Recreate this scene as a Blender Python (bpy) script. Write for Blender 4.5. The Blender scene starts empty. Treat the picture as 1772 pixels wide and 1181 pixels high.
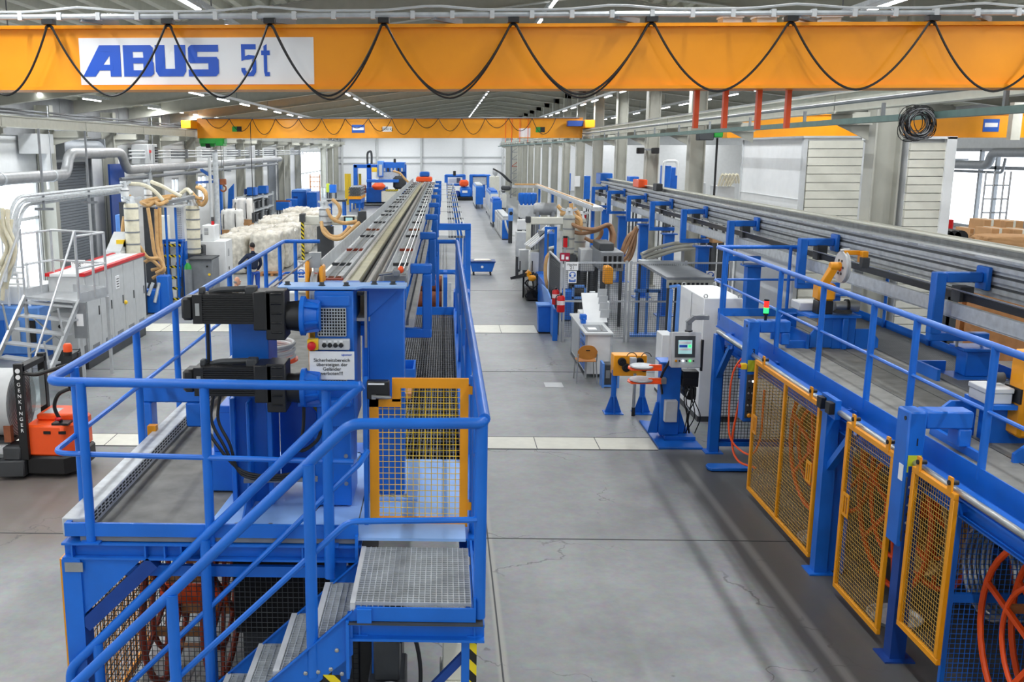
import bpy, bmesh, math, random
from mathutils import Vector, Matrix
PI = math.pi
R_ = random.Random(7)
sc = bpy.context.scene
COL = sc.collection

# ------------------------------------------------------------------ camera, world, exposure
F_PX, CX, CY, CAM_Z = 1680.0, 720.0, 590.0, 4.7
def cam_rot():
    d = Vector(((770 - CX) / F_PX, -(260 - CY) / F_PX, -1)).normalized()      # the hall's long axis
    up = Vector((math.sin(.005), math.cos(.005), 0))
    z = (up - d * up.dot(d)).normalized()
    x = d.cross(z)
    return Matrix((x, d, z))
RC = cam_rot()
cam_d = bpy.data.cameras.new('camera'); cam = bpy.data.objects.new('camera', cam_d); COL.objects.link(cam)
cam_d.sensor_width = 36; cam_d.lens = 36 * F_PX / 1772
cam_d.shift_x = (886 - CX) / 1772; cam_d.shift_y = -(590.5 - CY) / 1772
cam_d.clip_end = 400; cam_d.clip_start = .1
m4 = RC.to_4x4(); m4.translation = (0, 0, CAM_Z); cam.matrix_world = m4
sc.camera = cam
w = bpy.data.worlds.new('world'); sc.world = w; w.use_nodes = True
w.node_tree.nodes['Background'].inputs[0].default_value = (.85, .92, 1, 1)
w.node_tree.nodes['Background'].inputs[1].default_value = 1.0
vs = sc.view_settings
vs.view_transform = 'Standard'; vs.look = 'None'; vs.gamma = 1; vs.use_curve_mapping = False
vs.exposure = 0.0
LAMP_W = 68.0

def _ray(px, py): return RC @ Vector(((px - CX) / F_PX, -(py - CY) / F_PX, -1))
def aY(px, py, y):      # the point seen at a photo pixel on the plane y = const (then a real distance)
    d = _ray(px, py); return Vector((0, 0, CAM_Z)) + d * (y / d.y)
def aZ(px, py, z):
    d = _ray(px, py); return Vector((0, 0, CAM_Z)) + d * ((z - CAM_Z) / d.z)
def aX(px, py, x):
    d = _ray(px, py); return Vector((0, 0, CAM_Z)) + d * (x / d.x)

# ------------------------------------------------------------------ materials
def lin(c):
    return tuple((v / 12.92 if v <= .04045 else ((v + .055) / 1.055) ** 2.4) for v in [q / 255 for q in c]) + (1,)
MATS = {}
def mat(name, rgb, rough=.5, metal=0., var=.06, scale=6., bump=0., spec=.5, alpha=1., trans=0.):
    m = bpy.data.materials.new(name); m.use_nodes = True
    nt = m.node_tree; b = nt.nodes['Principled BSDF']
    b.inputs['Roughness'].default_value = rough; b.inputs['Metallic'].default_value = metal
    b.inputs['Specular IOR Level'].default_value = spec
    c = lin(rgb)
    if var > 0:
        tc = nt.nodes.new('ShaderNodeTexCoord'); n = nt.nodes.new('ShaderNodeTexNoise')
        n.inputs['Scale'].default_value = scale; n.inputs['Detail'].default_value = 5
        nt.links.new(tc.outputs['Object'], n.inputs['Vector'])
        r = nt.nodes.new('ShaderNodeValToRGB')
        r.color_ramp.elements[0].position = .3; r.color_ramp.elements[1].position = .7
        r.color_ramp.elements[0].color = tuple(v * (1 - var) for v in c[:3]) + (1,)
        r.color_ramp.elements[1].color = tuple(min(1, v * (1 + var)) for v in c[:3]) + (1,)
        nt.links.new(n.outputs['Fac'], r.inputs['Fac']); nt.links.new(r.outputs['Color'], b.inputs['Base Color'])
        if bump:
            bp = nt.nodes.new('ShaderNodeBump'); bp.inputs['Strength'].default_value = bump; bp.inputs['Distance'].default_value = .02
            nt.links.new(n.outputs['Fac'], bp.inputs['Height']); nt.links.new(bp.outputs['Normal'], b.inputs['Normal'])
    else:
        b.inputs['Base Color'].default_value = c
    if trans: b.inputs['Transmission Weight'].default_value = trans
    if alpha < 1: b.inputs['Alpha'].default_value = alpha
    MATS[name] = m; return m
def emit(name, rgb, s):
    m = bpy.data.materials.new(name); m.use_nodes = True
    b = m.node_tree.nodes['Principled BSDF']; b.inputs['Base Color'].default_value = lin(rgb)
    b.inputs['Emission Color'].default_value = lin(rgb); b.inputs['Emission Strength'].default_value = s
    MATS[name] = m; return m

mat('blue', (22, 106, 206), .36, var=.10, scale=3)
mat('blue_light', (96, 150, 226), .42, var=.12, scale=4)
mat('blue_pale', (146, 186, 240), .42, var=.10, scale=3)
mat('roof_sheet', (206, 206, 190), .6, var=.06)
mat('rafter', (176, 176, 166), .6, var=.06)
mat('wall_grey', (140, 142, 144), .8, var=.12, scale=3)
mat('blue_dark', (14, 62, 140), .45, var=.1)
mat('orange', (252, 158, 6), .42, var=.05, scale=2)
mat('amber', (240, 158, 14), .4, var=.05, scale=3)
mat('red_orange', (236, 84, 22), .45, var=.08, scale=4)
mat('signal_orange', (252, 92, 34), .35, var=.03)
mat('black', (24, 25, 27), .45, var=.15)
mat('black_matt', (16, 16, 18), .75, var=.1)
mat('rubber', (28, 28, 30), .6, var=.1)
mat('dark_grey', (62, 65, 68), .55, var=.12)
mat('grey', (128, 132, 136), .5, var=.1)
mat('light_grey', (196, 199, 200), .45, var=.05)
mat('white', (232, 234, 234), .4, var=.03)
mat('cream', (222, 221, 208), .5, var=.05)
mat('column_grey', (172, 172, 162), .55, var=.08, scale=2)
mat('steel', (176, 178, 178), .3, metal=.75, var=.12, scale=8)
mat('rail_steel', (186, 185, 180), .36, metal=.3, var=.16, scale=5)
mat('galv', (194, 199, 202), .42, metal=.25, var=.15, scale=9)
mat('alu', (200, 203, 206), .35, metal=.6, var=.08)
mat('brass_rail', (206, 203, 172), .35, metal=.3, var=.12)
mat('rust', (142, 82, 52), .7, var=.25, scale=7)
mat('rust_red', (150, 58, 34), .6, var=.2, scale=7)
mat('wood', (176, 122, 74), .55, var=.18, scale=5)
mat('chair_wood', (196, 126, 46), .4, var=.1)
mat('card', (186, 142, 96), .7, var=.12, scale=3)
mat('red', (206, 22, 30), .35, var=.05)
mat('yellow', (246, 204, 40), .42, var=.05)
mat('lime', (196, 206, 44), .5, var=.05)
mat('green', (34, 150, 54), .4, var=.06)
mat('hose', (206, 164, 108), .5, var=.12, scale=10)
mat('hose_pale', (222, 216, 192), .5, var=.08, scale=10)
mat('hose_brown', (150, 112, 80), .5, var=.12, scale=10)
mat('teal_tray', (104, 134, 128), .5, var=.1)
mat('skin', (206, 152, 124), .5, var=.05)
mat('hair_dark', (30, 26, 24), .7, var=.1)
mat('cloth_navy', (28, 40, 66), .85, var=.1, bump=.1)
mat('cloth_blue', (40, 84, 176), .8, var=.1, bump=.1)
mat('fibc', (232, 232, 228), .75, var=.06, scale=4, bump=.3)
mat('film', (206, 201, 188), .3, var=.26, scale=6, bump=1.0)
mat('insulation', (168, 170, 172), .45, metal=.35, var=.12, scale=5)
mat('shutter', (112, 118, 124), .5, var=.05)
mat('ink_blue', (30, 88, 200), .4, var=0)
mat('ink_black', (20, 20, 22), .5, var=0)
mat('paper', (244, 245, 246), .5, var=0)
mat('sign_blue', (28, 92, 190), .45, var=0)
mat('sign_red', (172, 24, 60), .45, var=0)
mat('glass', (225, 240, 240), .05, var=0, trans=.9)
emit('daylight', (238, 246, 255), 2.6)
emit('lamp_face', (250, 252, 255), 9)
emit('lamp_green', (40, 255, 90), 3); emit('lamp_red', (255, 50, 40), 1.0); emit('lamp_white', (235, 245, 255), 4)
emit('screen', (150, 190, 190), .7)

def floor_mat():
    m = bpy.data.materials.new('concrete_floor'); m.use_nodes = True; nt = m.node_tree; b = nt.nodes['Principled BSDF']
    N = lambda t, **k: _n(nt, t, k); L = nt.links.new
    g = N('ShaderNodeNewGeometry'); sep = N('ShaderNodeSeparateXYZ'); L(g.outputs['Position'], sep.inputs[0])
    n1 = N('ShaderNodeTexNoise', Scale=.55, Detail=8., Roughness=.62); L(g.outputs['Position'], n1.inputs['Vector'])
    n2 = N('ShaderNodeTexNoise', Scale=9., Detail=6., Roughness=.7); L(g.outputs['Position'], n2.inputs['Vector'])
    r1 = N('ShaderNodeValToRGB'); L(n1.outputs['Fac'], r1.inputs[0])
    r1.color_ramp.elements[0].position = .3; r1.color_ramp.elements[0].color = lin((134, 137, 139))
    r1.color_ramp.elements[1].position = .72; r1.color_ramp.elements[1].color = lin((186, 189, 190))
    mx = N('ShaderNodeMix'); mx.data_type = 'RGBA'; mx.blend_type = 'MULTIPLY'; mx.inputs[0].default_value = .5
    L(r1.outputs[0], mx.inputs[6]); L(n2.outputs['Color'], mx.inputs[7])
    # dark worn coating with platform shade painted in by the winders, browner coating at the left loading place
    def ramp(src, a, bb, inv=False):
        k = N('ShaderNodeMapRange'); k.inputs[1].default_value = a; k.inputs[2].default_value = bb
        if inv: k.inputs[3].default_value = 1; k.inputs[4].default_value = 0
        L(src, k.inputs[0]); return k.outputs[0]
    def mul(a, c):
        k = N('ShaderNodeMath'); k.operation = 'MULTIPLY'; L(a, k.inputs[0]); L(c, k.inputs[1]); return k.outputs[0]
    wob = N('ShaderNodeMath'); wob.operation = 'MULTIPLY_ADD'; wob.inputs[1].default_value = .5
    L(n1.outputs['Fac'], wob.inputs[0]); L(sep.outputs[0], wob.inputs[2])
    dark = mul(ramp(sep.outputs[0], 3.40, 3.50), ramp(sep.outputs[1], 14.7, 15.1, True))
    stripe = mul(mul(ramp(sep.outputs[0], 3.60, 3.66), ramp(sep.outputs[0], 3.76, 3.70)), ramp(sep.outputs[1], 14.0, 14.6, True))
    left = mul(ramp(wob.outputs[0], -3.6, -4.6), mul(ramp(sep.outputs[1], 10.3, 11.2), ramp(sep.outputs[1], 13.6, 14.8, True)))
    line = mul(ramp(sep.outputs[0], .50, .53), ramp(sep.outputs[0], .62, .59))
    c = mx.outputs[2]
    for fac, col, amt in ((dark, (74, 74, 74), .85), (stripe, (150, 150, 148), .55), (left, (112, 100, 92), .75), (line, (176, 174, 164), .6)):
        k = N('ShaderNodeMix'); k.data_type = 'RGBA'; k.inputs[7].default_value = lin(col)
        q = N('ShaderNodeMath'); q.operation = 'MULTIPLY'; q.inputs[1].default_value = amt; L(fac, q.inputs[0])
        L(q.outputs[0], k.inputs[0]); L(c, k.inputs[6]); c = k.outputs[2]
    # cracks
    ds = N('ShaderNodeTexNoise', Scale=2.2, Detail=4.); L(g.outputs['Position'], ds.inputs['Vector'])
    ad = N('ShaderNodeVectorMath'); ad.operation = 'MULTIPLY_ADD'; ad.inputs[1].default_value = (.9, .9, .0)
    L(ds.outputs['Color'], ad.inputs[0]); L(g.outputs['Position'], ad.inputs[2])
    v = N('ShaderNodeTexVoronoi', Scale=.32); v.feature = 'DISTANCE_TO_EDGE'; L(ad.outputs[0], v.inputs['Vector'])
    cr = ramp(v.outputs['Distance'], .0042, .0012)
    gate = ramp(n1.outputs['Fac'], .45, .52)
    k = N('ShaderNodeMix'); k.data_type = 'RGBA'; k.inputs[7].default_value = lin((84, 84, 84))
    q = N('ShaderNodeMath'); q.operation = 'MULTIPLY'; q.inputs[1].default_value = .7
    L(mul(cr, gate), q.inputs[0]); L(q.outputs[0], k.inputs[0]); L(c, k.inputs[6]); c = k.outputs[2]
    # small dark chips and oil specks
    sp = N('ShaderNodeTexVoronoi', Scale=3.2); L(g.outputs['Position'], sp.inputs['Vector'])
    n3 = N('ShaderNodeTexNoise', Scale=1.6, Detail=3.); L(g.outputs['Position'], n3.inputs['Vector'])
    k = N('ShaderNodeMix'); k.data_type = 'RGBA'; k.inputs[7].default_value = lin((92, 92, 90))
    q = N('ShaderNodeMath'); q.operation = 'MULTIPLY'; q.inputs[1].default_value = .6
    L(mul(ramp(sp.outputs['Distance'], .075, .03), ramp(n3.outputs['Fac'], .52, .6)), q.inputs[0]); L(q.outputs[0], k.inputs[0]); L(c, k.inputs[6]); c = k.outputs[2]
    L(c, b.inputs['Base Color'])
    rr = N('ShaderNodeMapRange'); rr.inputs[3].default_value = .28; rr.inputs[4].default_value = .55; L(n1.outputs['Fac'], rr.inputs[0])
    L(rr.outputs[0], b.inputs['Roughness'])
    MATS['floor'] = m
def _n(nt, t, k):
    n = nt.nodes.new(t)
    for a, v in k.items(): n.inputs[a].default_value = v
    return n
floor_mat()
def stripes_mat(name, c1, c2, scale, direction, rough=.5):
    m = bpy.data.materials.new(name); m.use_nodes = True; nt = m.node_tree; b = nt.nodes['Principled BSDF']
    tc = nt.nodes.new('ShaderNodeTexCoord'); d = nt.nodes.new('ShaderNodeVectorMath'); d.operation = 'DOT_PRODUCT'
    d.inputs[1].default_value = direction; nt.links.new(tc.outputs['Object'], d.inputs[0])
    f = nt.nodes.new('ShaderNodeMath'); f.operation = 'MULTIPLY'; f.inputs[1].default_value = scale; nt.links.new(d.outputs['Value'], f.inputs[0])
    g = nt.nodes.new('ShaderNodeMath'); g.operation = 'FRACT'; nt.links.new(f.outputs[0], g.inputs[0])
    h = nt.nodes.new('ShaderNodeMath'); h.operation = 'GREATER_THAN'; h.inputs[1].default_value = .5; nt.links.new(g.outputs[0], h.inputs[0])
    x = nt.nodes.new('ShaderNodeMix'); x.data_type = 'RGBA'; x.inputs[6].default_value = lin(c1); x.inputs[7].default_value = lin(c2)
    nt.links.new(h.outputs[0], x.inputs[0]); nt.links.new(x.outputs[2], b.inputs['Base Color']); b.inputs['Roughness'].default_value = rough
    MATS[name] = m
stripes_mat('hazard', (24, 24, 24), (232, 208, 30), 7, (1, 1, 1))

# ------------------------------------------------------------------ mesh builder
class MB:
    def __init__(s): s.v = []; s.f = []
    def add(s, vs, fs):
        o = len(s.v); s.v += [tuple(p) for p in vs]; s.f += [tuple(i + o for i in q) for q in fs]; return s
    def box(s, x0, x1, y0, y1, z0, z1):
        if x0 > x1: x0, x1 = x1, x0
        if y0 > y1: y0, y1 = y1, y0
        if z0 > z1: z0, z1 = z1, z0
        return s.add([(x, y, z) for z in (z0, z1) for y in (y0, y1) for x in (x0, x1)],
                     [(0, 2, 3, 1), (4, 5, 7, 6), (0, 1, 5, 4), (2, 6, 7, 3), (0, 4, 6, 2), (1, 3, 7, 5)])
    def cbox(s, c, d): return s.box(c[0] - d[0] / 2, c[0] + d[0] / 2, c[1] - d[1] / 2, c[1] + d[1] / 2, c[2] - d[2] / 2, c[2] + d[2] / 2)
    def obox(s, c, d, rot):     # rot = Matrix 3x3
        c = Vector(c)
        P = [c + rot @ Vector((x * d[0] / 2, y * d[1] / 2, z * d[2] / 2)) for z in (-1, 1) for y in (-1, 1) for x in (-1, 1)]
        return s.add(P, [(0, 2, 3, 1), (4, 5, 7, 6), (0, 1, 5, 4), (2, 6, 7, 3), (0, 4, 6, 2), (1, 3, 7, 5)])
    def bar(s, p, q, w, h, up=(0, 0, 1)):     # rectangular bar from p to q; w across, h along up
        p, q, up = Vector(p), Vector(q), Vector(up); d = (q - p)
        t = d.normalized()
        if abs(t.dot(up)) > .98: up = Vector((0, 1, 0))
        sx = t.cross(up).normalized(); u = sx.cross(t).normalized()
        P = [b + sx * a * w / 2 + u * c * h / 2 for b in (p, q) for a, c in ((-1, -1), (1, -1), (1, 1), (-1, 1))]
        return s.add(P, [(3, 2, 1, 0), (4, 5, 6, 7), (0, 1, 5, 4), (1, 2, 6, 5), (2, 3, 7, 6), (3, 0, 4, 7)])
    def tube(s, pts, r, n=8, closed=False, cap=True):
        pts = [Vector(p) for p in pts]; m = len(pts); rr = r if isinstance(r, (list, tuple)) else [r] * m
        rings = []; ref = None
        for i, p in enumerate(pts):
            if closed: t = (pts[(i + 1) % m] - pts[i - 1])
            else:
                t = (pts[min(i + 1, m - 1)] - pts[max(i - 1, 0)])
            if t.length < 1e-9: t = Vector((0, 0, 1))
            t.normalize()
            if ref is None:
                ref = Vector((0, 0, 1)) if abs(t.z) < .9 else Vector((0, 1, 0))
            u = (ref - t * ref.dot(t))
            if u.length < 1e-6: u = t.orthogonal()
            u.normalize(); ref = u; b = t.cross(u)
            k = 1.0
            if 0 < i < m - 1 and not closed:
                a1 = (pts[i] - pts[i - 1]).normalized(); k = 1 / max(.5, a1.dot(t))
            rings.append([p + (u * math.cos(2 * PI * j / n) + b * math.sin(2 * PI * j / n)) * rr[i] * (k if k < 1.5 else 1.5) for j in range(n)])
        o = len(s.v); s.v += [tuple(q) for rg in rings for q in rg]
        segs = m if closed else m - 1
        for i in range(segs):
            a, c = o + i * n, o + ((i + 1) % m) * n
            for j in range(n): s.f.append((a + j, a + (j + 1) % n, c + (j + 1) % n, c + j))
        if not closed and cap:
            s.f.append(tuple(o + j for j in reversed(range(n)))); s.f.append(tuple(o + (m - 1) * n + j for j in range(n)))
        return s
    def cyl(s, p, q, r, r2=None, n=16): return s.tube([p, q], [r, r if r2 is None else r2], n)
    def lathe(s, c, prof, n=20, axis='z'):     # prof = [(r, h)...]
        o = len(s.v); c = Vector(c)
        for r, h in prof:
            for j in range(n):
                a = 2 * PI * j / n; x, y = r * math.cos(a), r * math.sin(a)
                s.v.append(tuple(c + (Vector((x, y, h)) if axis == 'z' else Vector((h, x, y)) if axis == 'x' else Vector((y, h, x)))))
        for i in range(len(prof) - 1):
            for j in range(n):
                a, b = o + i * n, o + (i + 1) * n
                s.f.append((a + j, a + (j + 1) % n, b + (j + 1) % n, b + j))
        s.f.append(tuple(o + j for j in reversed(range(n)))); s.f.append(tuple(o + (len(prof) - 1) * n + j for j in range(n)))
        return s
    def prism(s, poly, a, b, axis='y'):        # poly in the plane normal to axis, extruded a..b
        def P(u, v, t): return (u, t, v) if axis == 'y' else (t, u, v) if axis == 'x' else (u, v, t)
        n = len(poly); o = len(s.v)
        s.v += [P(u, v, a) for u, v in poly] + [P(u, v, b) for u, v in poly]
        s.f.append(tuple(o + i for i in range(n))); s.f.append(tuple(o + n + i for i in reversed(range(n))))
        for i in range(n): s.f.append((o + i, o + n + i, o + n + (i + 1) % n, o + (i + 1) % n))
        return s
    def ell(s, c, r, nu=14, nv=9, rot=None):
        c = Vector(c); o = len(s.v)
        for i in range(nv + 1):
            th = PI * i / nv
            for j in range(nu):
                ph = 2 * PI * j / nu
                p = Vector((r[0] * math.sin(th) * math.cos(ph), r[1] * math.sin(th) * math.sin(ph), r[2] * math.cos(th)))
                s.v.append(tuple(c + (rot @ p if rot else p)))
        for i in range(nv):
            for j in range(nu):
                s.f.append((o + i * nu + j, o + i * nu + (j + 1) % nu, o + (i + 1) * nu + (j + 1) % nu, o + (i + 1) * nu + j))
        return s
    def ring(s, c, R, r, axis='x', n=28, m=8, a0=0, a1=2 * PI):
        c = Vector(c); full = abs(a1 - a0 - 2 * PI) < 1e-6; k = n if full else n + 1; pts = []
        for i in range(k):
            a = a0 + (a1 - a0) * i / n; u, v = R * math.cos(a), R * math.sin(a)
            pts.append(c + (Vector((0, u, v)) if axis == 'x' else Vector((u, 0, v)) if axis == 'y' else Vector((u, v, 0))))
        return s.tube(pts, r, m, closed=full)
    def mesh(s, o, u, v, nu, nv, r, n=4):      # wire mesh on the parallelogram o, o+u, o+v (vectors), real round wires
        o, u, v = Vector(o), Vector(u), Vector(v)
        for i in range(nu + 1): s.cyl(o + u * i / nu, o + u * i / nu + v, r, n=n)
        for j in range(nv + 1): s.cyl(o + v * j / nv, o + v * j / nv + u, r, n=n)
        return s
    def ibeam(s, p, q, w, h, tf=.02, tw=.015, up=(0, 0, 1)):
        p, q, U = Vector(p), Vector(q), Vector(up)
        t = (q - p).normalized()
        if abs(t.dot(U)) > .98: U = Vector((0, 1, 0))
        sx = t.cross(U).normalized(); u = sx.cross(t).normalized()
        for k in (-1, 1): s.bar(p + u * k * (h - tf) / 2, q + u * k * (h - tf) / 2, w, tf, u)
        return s.bar(p, q, tw, h - 2 * tf, u)
    def build(s, name, m, parent=None, smooth=True, bevel=0., ang=38, link=True):
        me = bpy.data.meshes.new(name)
        off = parent_loc(parent)
        me.from_pydata([(x - off[0], y - off[1], z - off[2]) for x, y, z in s.v], [], s.f)
        me.validate(); me.update()
        bm = bmesh.new(); bm.from_mesh(me); bmesh.ops.recalc_face_normals(bm, faces=bm.faces); bm.to_mesh(me); bm.free()
        if smooth:
            me.shade_smooth(); me.set_sharp_from_angle(angle=math.radians(ang))
        me.materials.append(MATS[m] if isinstance(m, str) else m)
        o = bpy.data.objects.new(name, me); COL.objects.link(o)
        if parent: o.parent = parent
        if bevel:
            b = o.modifiers.new('edge', 'BEVEL'); b.width = bevel; b.segments = 1; b.limit_method = 'ANGLE'; b.angle_limit = math.radians(50)
        return o
LOCS = {}
def parent_loc(p):
    x = Vector((0, 0, 0))
    while p: x = x + Vector(p.location); p = p.parent
    return x
def tag(o, label, cat, group=None):
    o['label'] = label; o['category'] = cat
    if group: o['group'] = group
    return o
def thing(name, label, cat, loc=(0, 0, 0), group=None):
    o = bpy.data.objects.new(name, None); COL.objects.link(o); o.location = loc; o.empty_display_size = .1
    return tag(o, label, cat, group)
def struct(name, mb, m, **k):
    o = mb.build(name, m, **k); o['kind'] = 'structure'; return o
def dup(root, loc, label=None, rotz=None, group=None):
    r = root.copy(); COL.objects.link(r); r.location = loc
    if rotz is not None: r.rotation_euler = (0, 0, rotz)
    if label: r['label'] = label
    if group: r['group'] = group
    def kids(a, b):
        for ch in a.children:
            c = ch.copy(); COL.objects.link(c); c.parent = b; kids(ch, c)
    kids(root, r); return r
def text(name, s, h, loc, m, parent, facing='-y', ext=.003, align='CENTER', rot=None, sx=1.):
    cu = bpy.data.curves.new(name, 'FONT'); cu.body = s; cu.size = h; cu.extrude = ext; cu.align_x = align; cu.align_y = 'CENTER'; cu.space_line = .9
    t = bpy.data.objects.new('tmp', cu); COL.objects.link(t)
    dg = bpy.context.evaluated_depsgraph_get()
    me = bpy.data.meshes.new_from_object(t.evaluated_get(dg)); bpy.data.objects.remove(t); bpy.data.curves.remove(cu)
    me.name = name; me.materials.clear(); me.materials.append(MATS[m])
    if rot is None:
        rot = {'-y': Matrix.Rotation(PI / 2, 3, 'X'), '-x': Matrix.Rotation(-PI / 2, 3, 'Z') @ Matrix.Rotation(PI / 2, 3, 'X'),
               '+x': Matrix.Rotation(PI / 2, 3, 'Z') @ Matrix.Rotation(PI / 2, 3, 'X'), '+z': Matrix.Identity(3)}[facing]
    off = Vector(loc) - parent_loc(parent)
    for v in me.vertices: v.co = rot @ Vector((v.co.x * sx, v.co.y, v.co.z)) + off
    o = bpy.data.objects.new(name, me); COL.objects.link(o); o.parent = parent; return o
def arc(c, r, a0, a1, n, plane='xz'):
    out = []
    for i in range(n + 1):
        a = a0 + (a1 - a0) * i / n; u, v = r * math.cos(a), r * math.sin(a)
        out.append(Vector(c) + (Vector((u, 0, v)) if plane == 'xz' else Vector((0, u, v)) if plane == 'yz' else Vector((u, v, 0))))
    return out
def fillet(pts, r, n=4):         # polyline with rounded corners
    P = [Vector(p) for p in pts]; out = [P[0]]
    for i in range(1, len(P) - 1):
        a, b, c = P[i - 1], P[i], P[i + 1]; d1 = (a - b); d2 = (c - b)
        k = min(r, d1.length * .45, d2.length * .45); p, q = b + d1.normalized() * k, b + d2.normalized() * k
        for j in range(n + 1):
            t = j / n; out.append(p * (1 - t) ** 2 + b * 2 * t * (1 - t) + q * t * t)
    out.append(P[-1]); return out
def spline(pts, n=6):            # Catmull-Rom through the points
    P = [Vector(p) for p in pts]; P = [P[0] * 2 - P[1]] + P + [P[-1] * 2 - P[-2]]; out = []
    for i in range(1, len(P) - 2):
        a, b, c, d = P[i - 1:i + 3]
        for j in range(n):
            t = j / n
            out.append(.5 * ((2 * b) + (c - a) * t + (2 * a - 5 * b + 4 * c - d) * t * t + (3 * b - a - 3 * c + d) * t ** 3))
    out.append(P[-2]); return out
# ------------------------------------------------------------------ the hall
XL, XR, YN, YF = -13.0, 20.4, -9.0, 116.0
RIDGE_X, RIDGE_Z, SLOPE = 3.7, 9.0, .157
def roof_z(x): return RIDGE_Z - SLOPE * abs(x - RIDGE_X)
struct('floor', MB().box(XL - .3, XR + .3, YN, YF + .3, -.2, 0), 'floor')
# roof deck: trapezoidal sheet, ribs along the hall
prof = []; x = XL - .3; k = 0
while x < XR + .3:
    for dx, dz in ((0, 0), (.05, -.17), (.14, -.17), (.19, 0)):
        prof.append((x + dx, roof_z(x + dx) + .18 + dz))
    x += .44
mb = MB(); n = len(prof)
mb.v = [(a, YN, b) for a, b in prof] + [(a, YF + .3, b) for a, b in prof]
mb.f = [(i, i + 1, n + i + 1, n + i) for i in range(n - 1)]
ceil = struct('ceiling', mb, 'roof_sheet', smooth=False)
sol = ceil.modifiers.new('sheet', 'SOLIDIFY'); sol.thickness = .03; sol.offset = 1
# rafters: tapered plate girders, one per bay
for k in range(-4, 17):
    y = 16.3 + 6 * k
    if y < YN + .5 or y > YF - .5 or k == 0: continue
    mb = MB(); pts = [XL + .1, -8, -2, RIDGE_X, 9.4, 15.4, XR - .1]
    for a, b in zip(pts, pts[1:]):
        dep = lambda q: .42 + .5 * max(0, 1 - abs(q - RIDGE_X) / 17)
        za, zb = roof_z(a), roof_z(b); da, db = dep(a), dep(b)
        mb.prism([(a, za - da), (b, zb - db), (b, zb - .02), (a, za - .02)], y - .01, y + .01)
        mb.prism([(a, za - .02), (b, zb - .02), (b, zb), (a, za)], y - .12, y + .12)
        mb.prism([(a, za - da - .02), (b, zb - db - .02), (b, zb - db), (a, za - da)], y - .12, y + .12)
    struct('roof_rafter', mb, 'rafter', smooth=False)
# far wall: white cladding on rails and posts
struct('wall_back', MB().box(XL - .3, XR + .3, YF, YF + .3, 0, 9.2), mat('wall_white', (246, 248, 250), .6, var=.02))
mbt = MB()
for z in (3.2, 3.9, 6.6): mbt.box(XL, 7.0, YF - .16, YF - .02, z - .05, z + .05)
struct('trim_1', mbt, 'light_grey')
for i, px in enumerate((592, 653, 729, 802, 870)):
    p = aY(px, 250, YF - .2)
    struct('wall_post', MB().ibeam((p.x, YF - .25, 0), (p.x, YF - .25, 7.4), .22, .3), 'light_grey')
struct('wall_front', MB().box(XL - .3, XR + .3, YN - .3, YN, 0, 9.2), 'white')
# left wall: base, upper band, openings (y ranges) with bright doors or shutters
struct('wall_right', MB().box(XR, XR + .3, YN, YF, 0, 6.6), 'light_grey')
OPEN = [(25.5, 31.0, 0, 4.0, 'day'), (31.8, 35.6, 0, 4.3, 'shutter'), (46.5, 47.7, 2.0, 3.4, 'win'), (51.5, 53.3, 2.0, 3.4, 'win'),
        (72.0, 76.0, 0, 4.0, 'shutter'), (88.0, 103, 0, 4.6, 'day')]
mb = MB(); y = YN
for a, b, z0, z1, kind in OPEN:
    mb.box(XL - .3, XL, y, a, 0, 6.9)
    mb.box(XL - .3, XL, a, b, z1, 6.9)
    if z0 > 0: mb.box(XL - .3, XL, a, b, 0, z0)
    y = b
mb.box(XL - .3, XL, y, YF, 0, 6.9)
struct('wall_left', mb, 'white')
for i in range(20): struct('trim_9', MB().box(XL, XL + .04, YN + .2 + 6 * i, min(YF - .1, YN + 6.16 + 6 * i), 5.15, 6.42), 'wall_grey')
nd = nw = 0
for a, b, z0, z1, kind in OPEN:
    if kind == 'shutter':
        nd += 1; mb = MB()
        k = 0
        while z0 + k * .1 < z1: mb.box(XL - .16, XL - .1, a, b, z0 + k * .1, z0 + k * .1 + .088); k += 1
        mb.box(XL - .2, XL - .16, a, b, z0, z1)
        d = struct(f'door_{nd}', mb, 'shutter')
        g = MB(); g.box(XL, XL + .1, a - .12, a, 0, z1 + .1).box(XL, XL + .1, b, b + .12, 0, z1 + .1)
        g.build('guide_rail', 'grey', d)
    else:
        nw += 1
        f = MB(); nbar = 2 if a < 30 else max(2, round((b - a) / 2.5))
        for i in range(nbar + 1):
            yy = a + (b - a) * i / nbar; f.box(XL - .2, XL - .02, yy - .05, yy + .05, z0, z1)
        for z in ([z0 + .04, z1 - .04] + ([2.6] if kind == 'day' else [(z0 + z1) / 2])): f.box(XL - .2, XL - .02, a, b, z - .05, z + .05)
        wdw = struct(f'window_{nw}', f, 'light_grey')
        MB().box(XL - .16, XL - .13, a, b, z0, z1).build('pane', 'daylight', wdw)
# plinth strip and rails on the left wall
struct('baseboard_left', MB().box(XL, XL + .03, 36.2, 71.6, 0, .3), 'grey')
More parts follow.
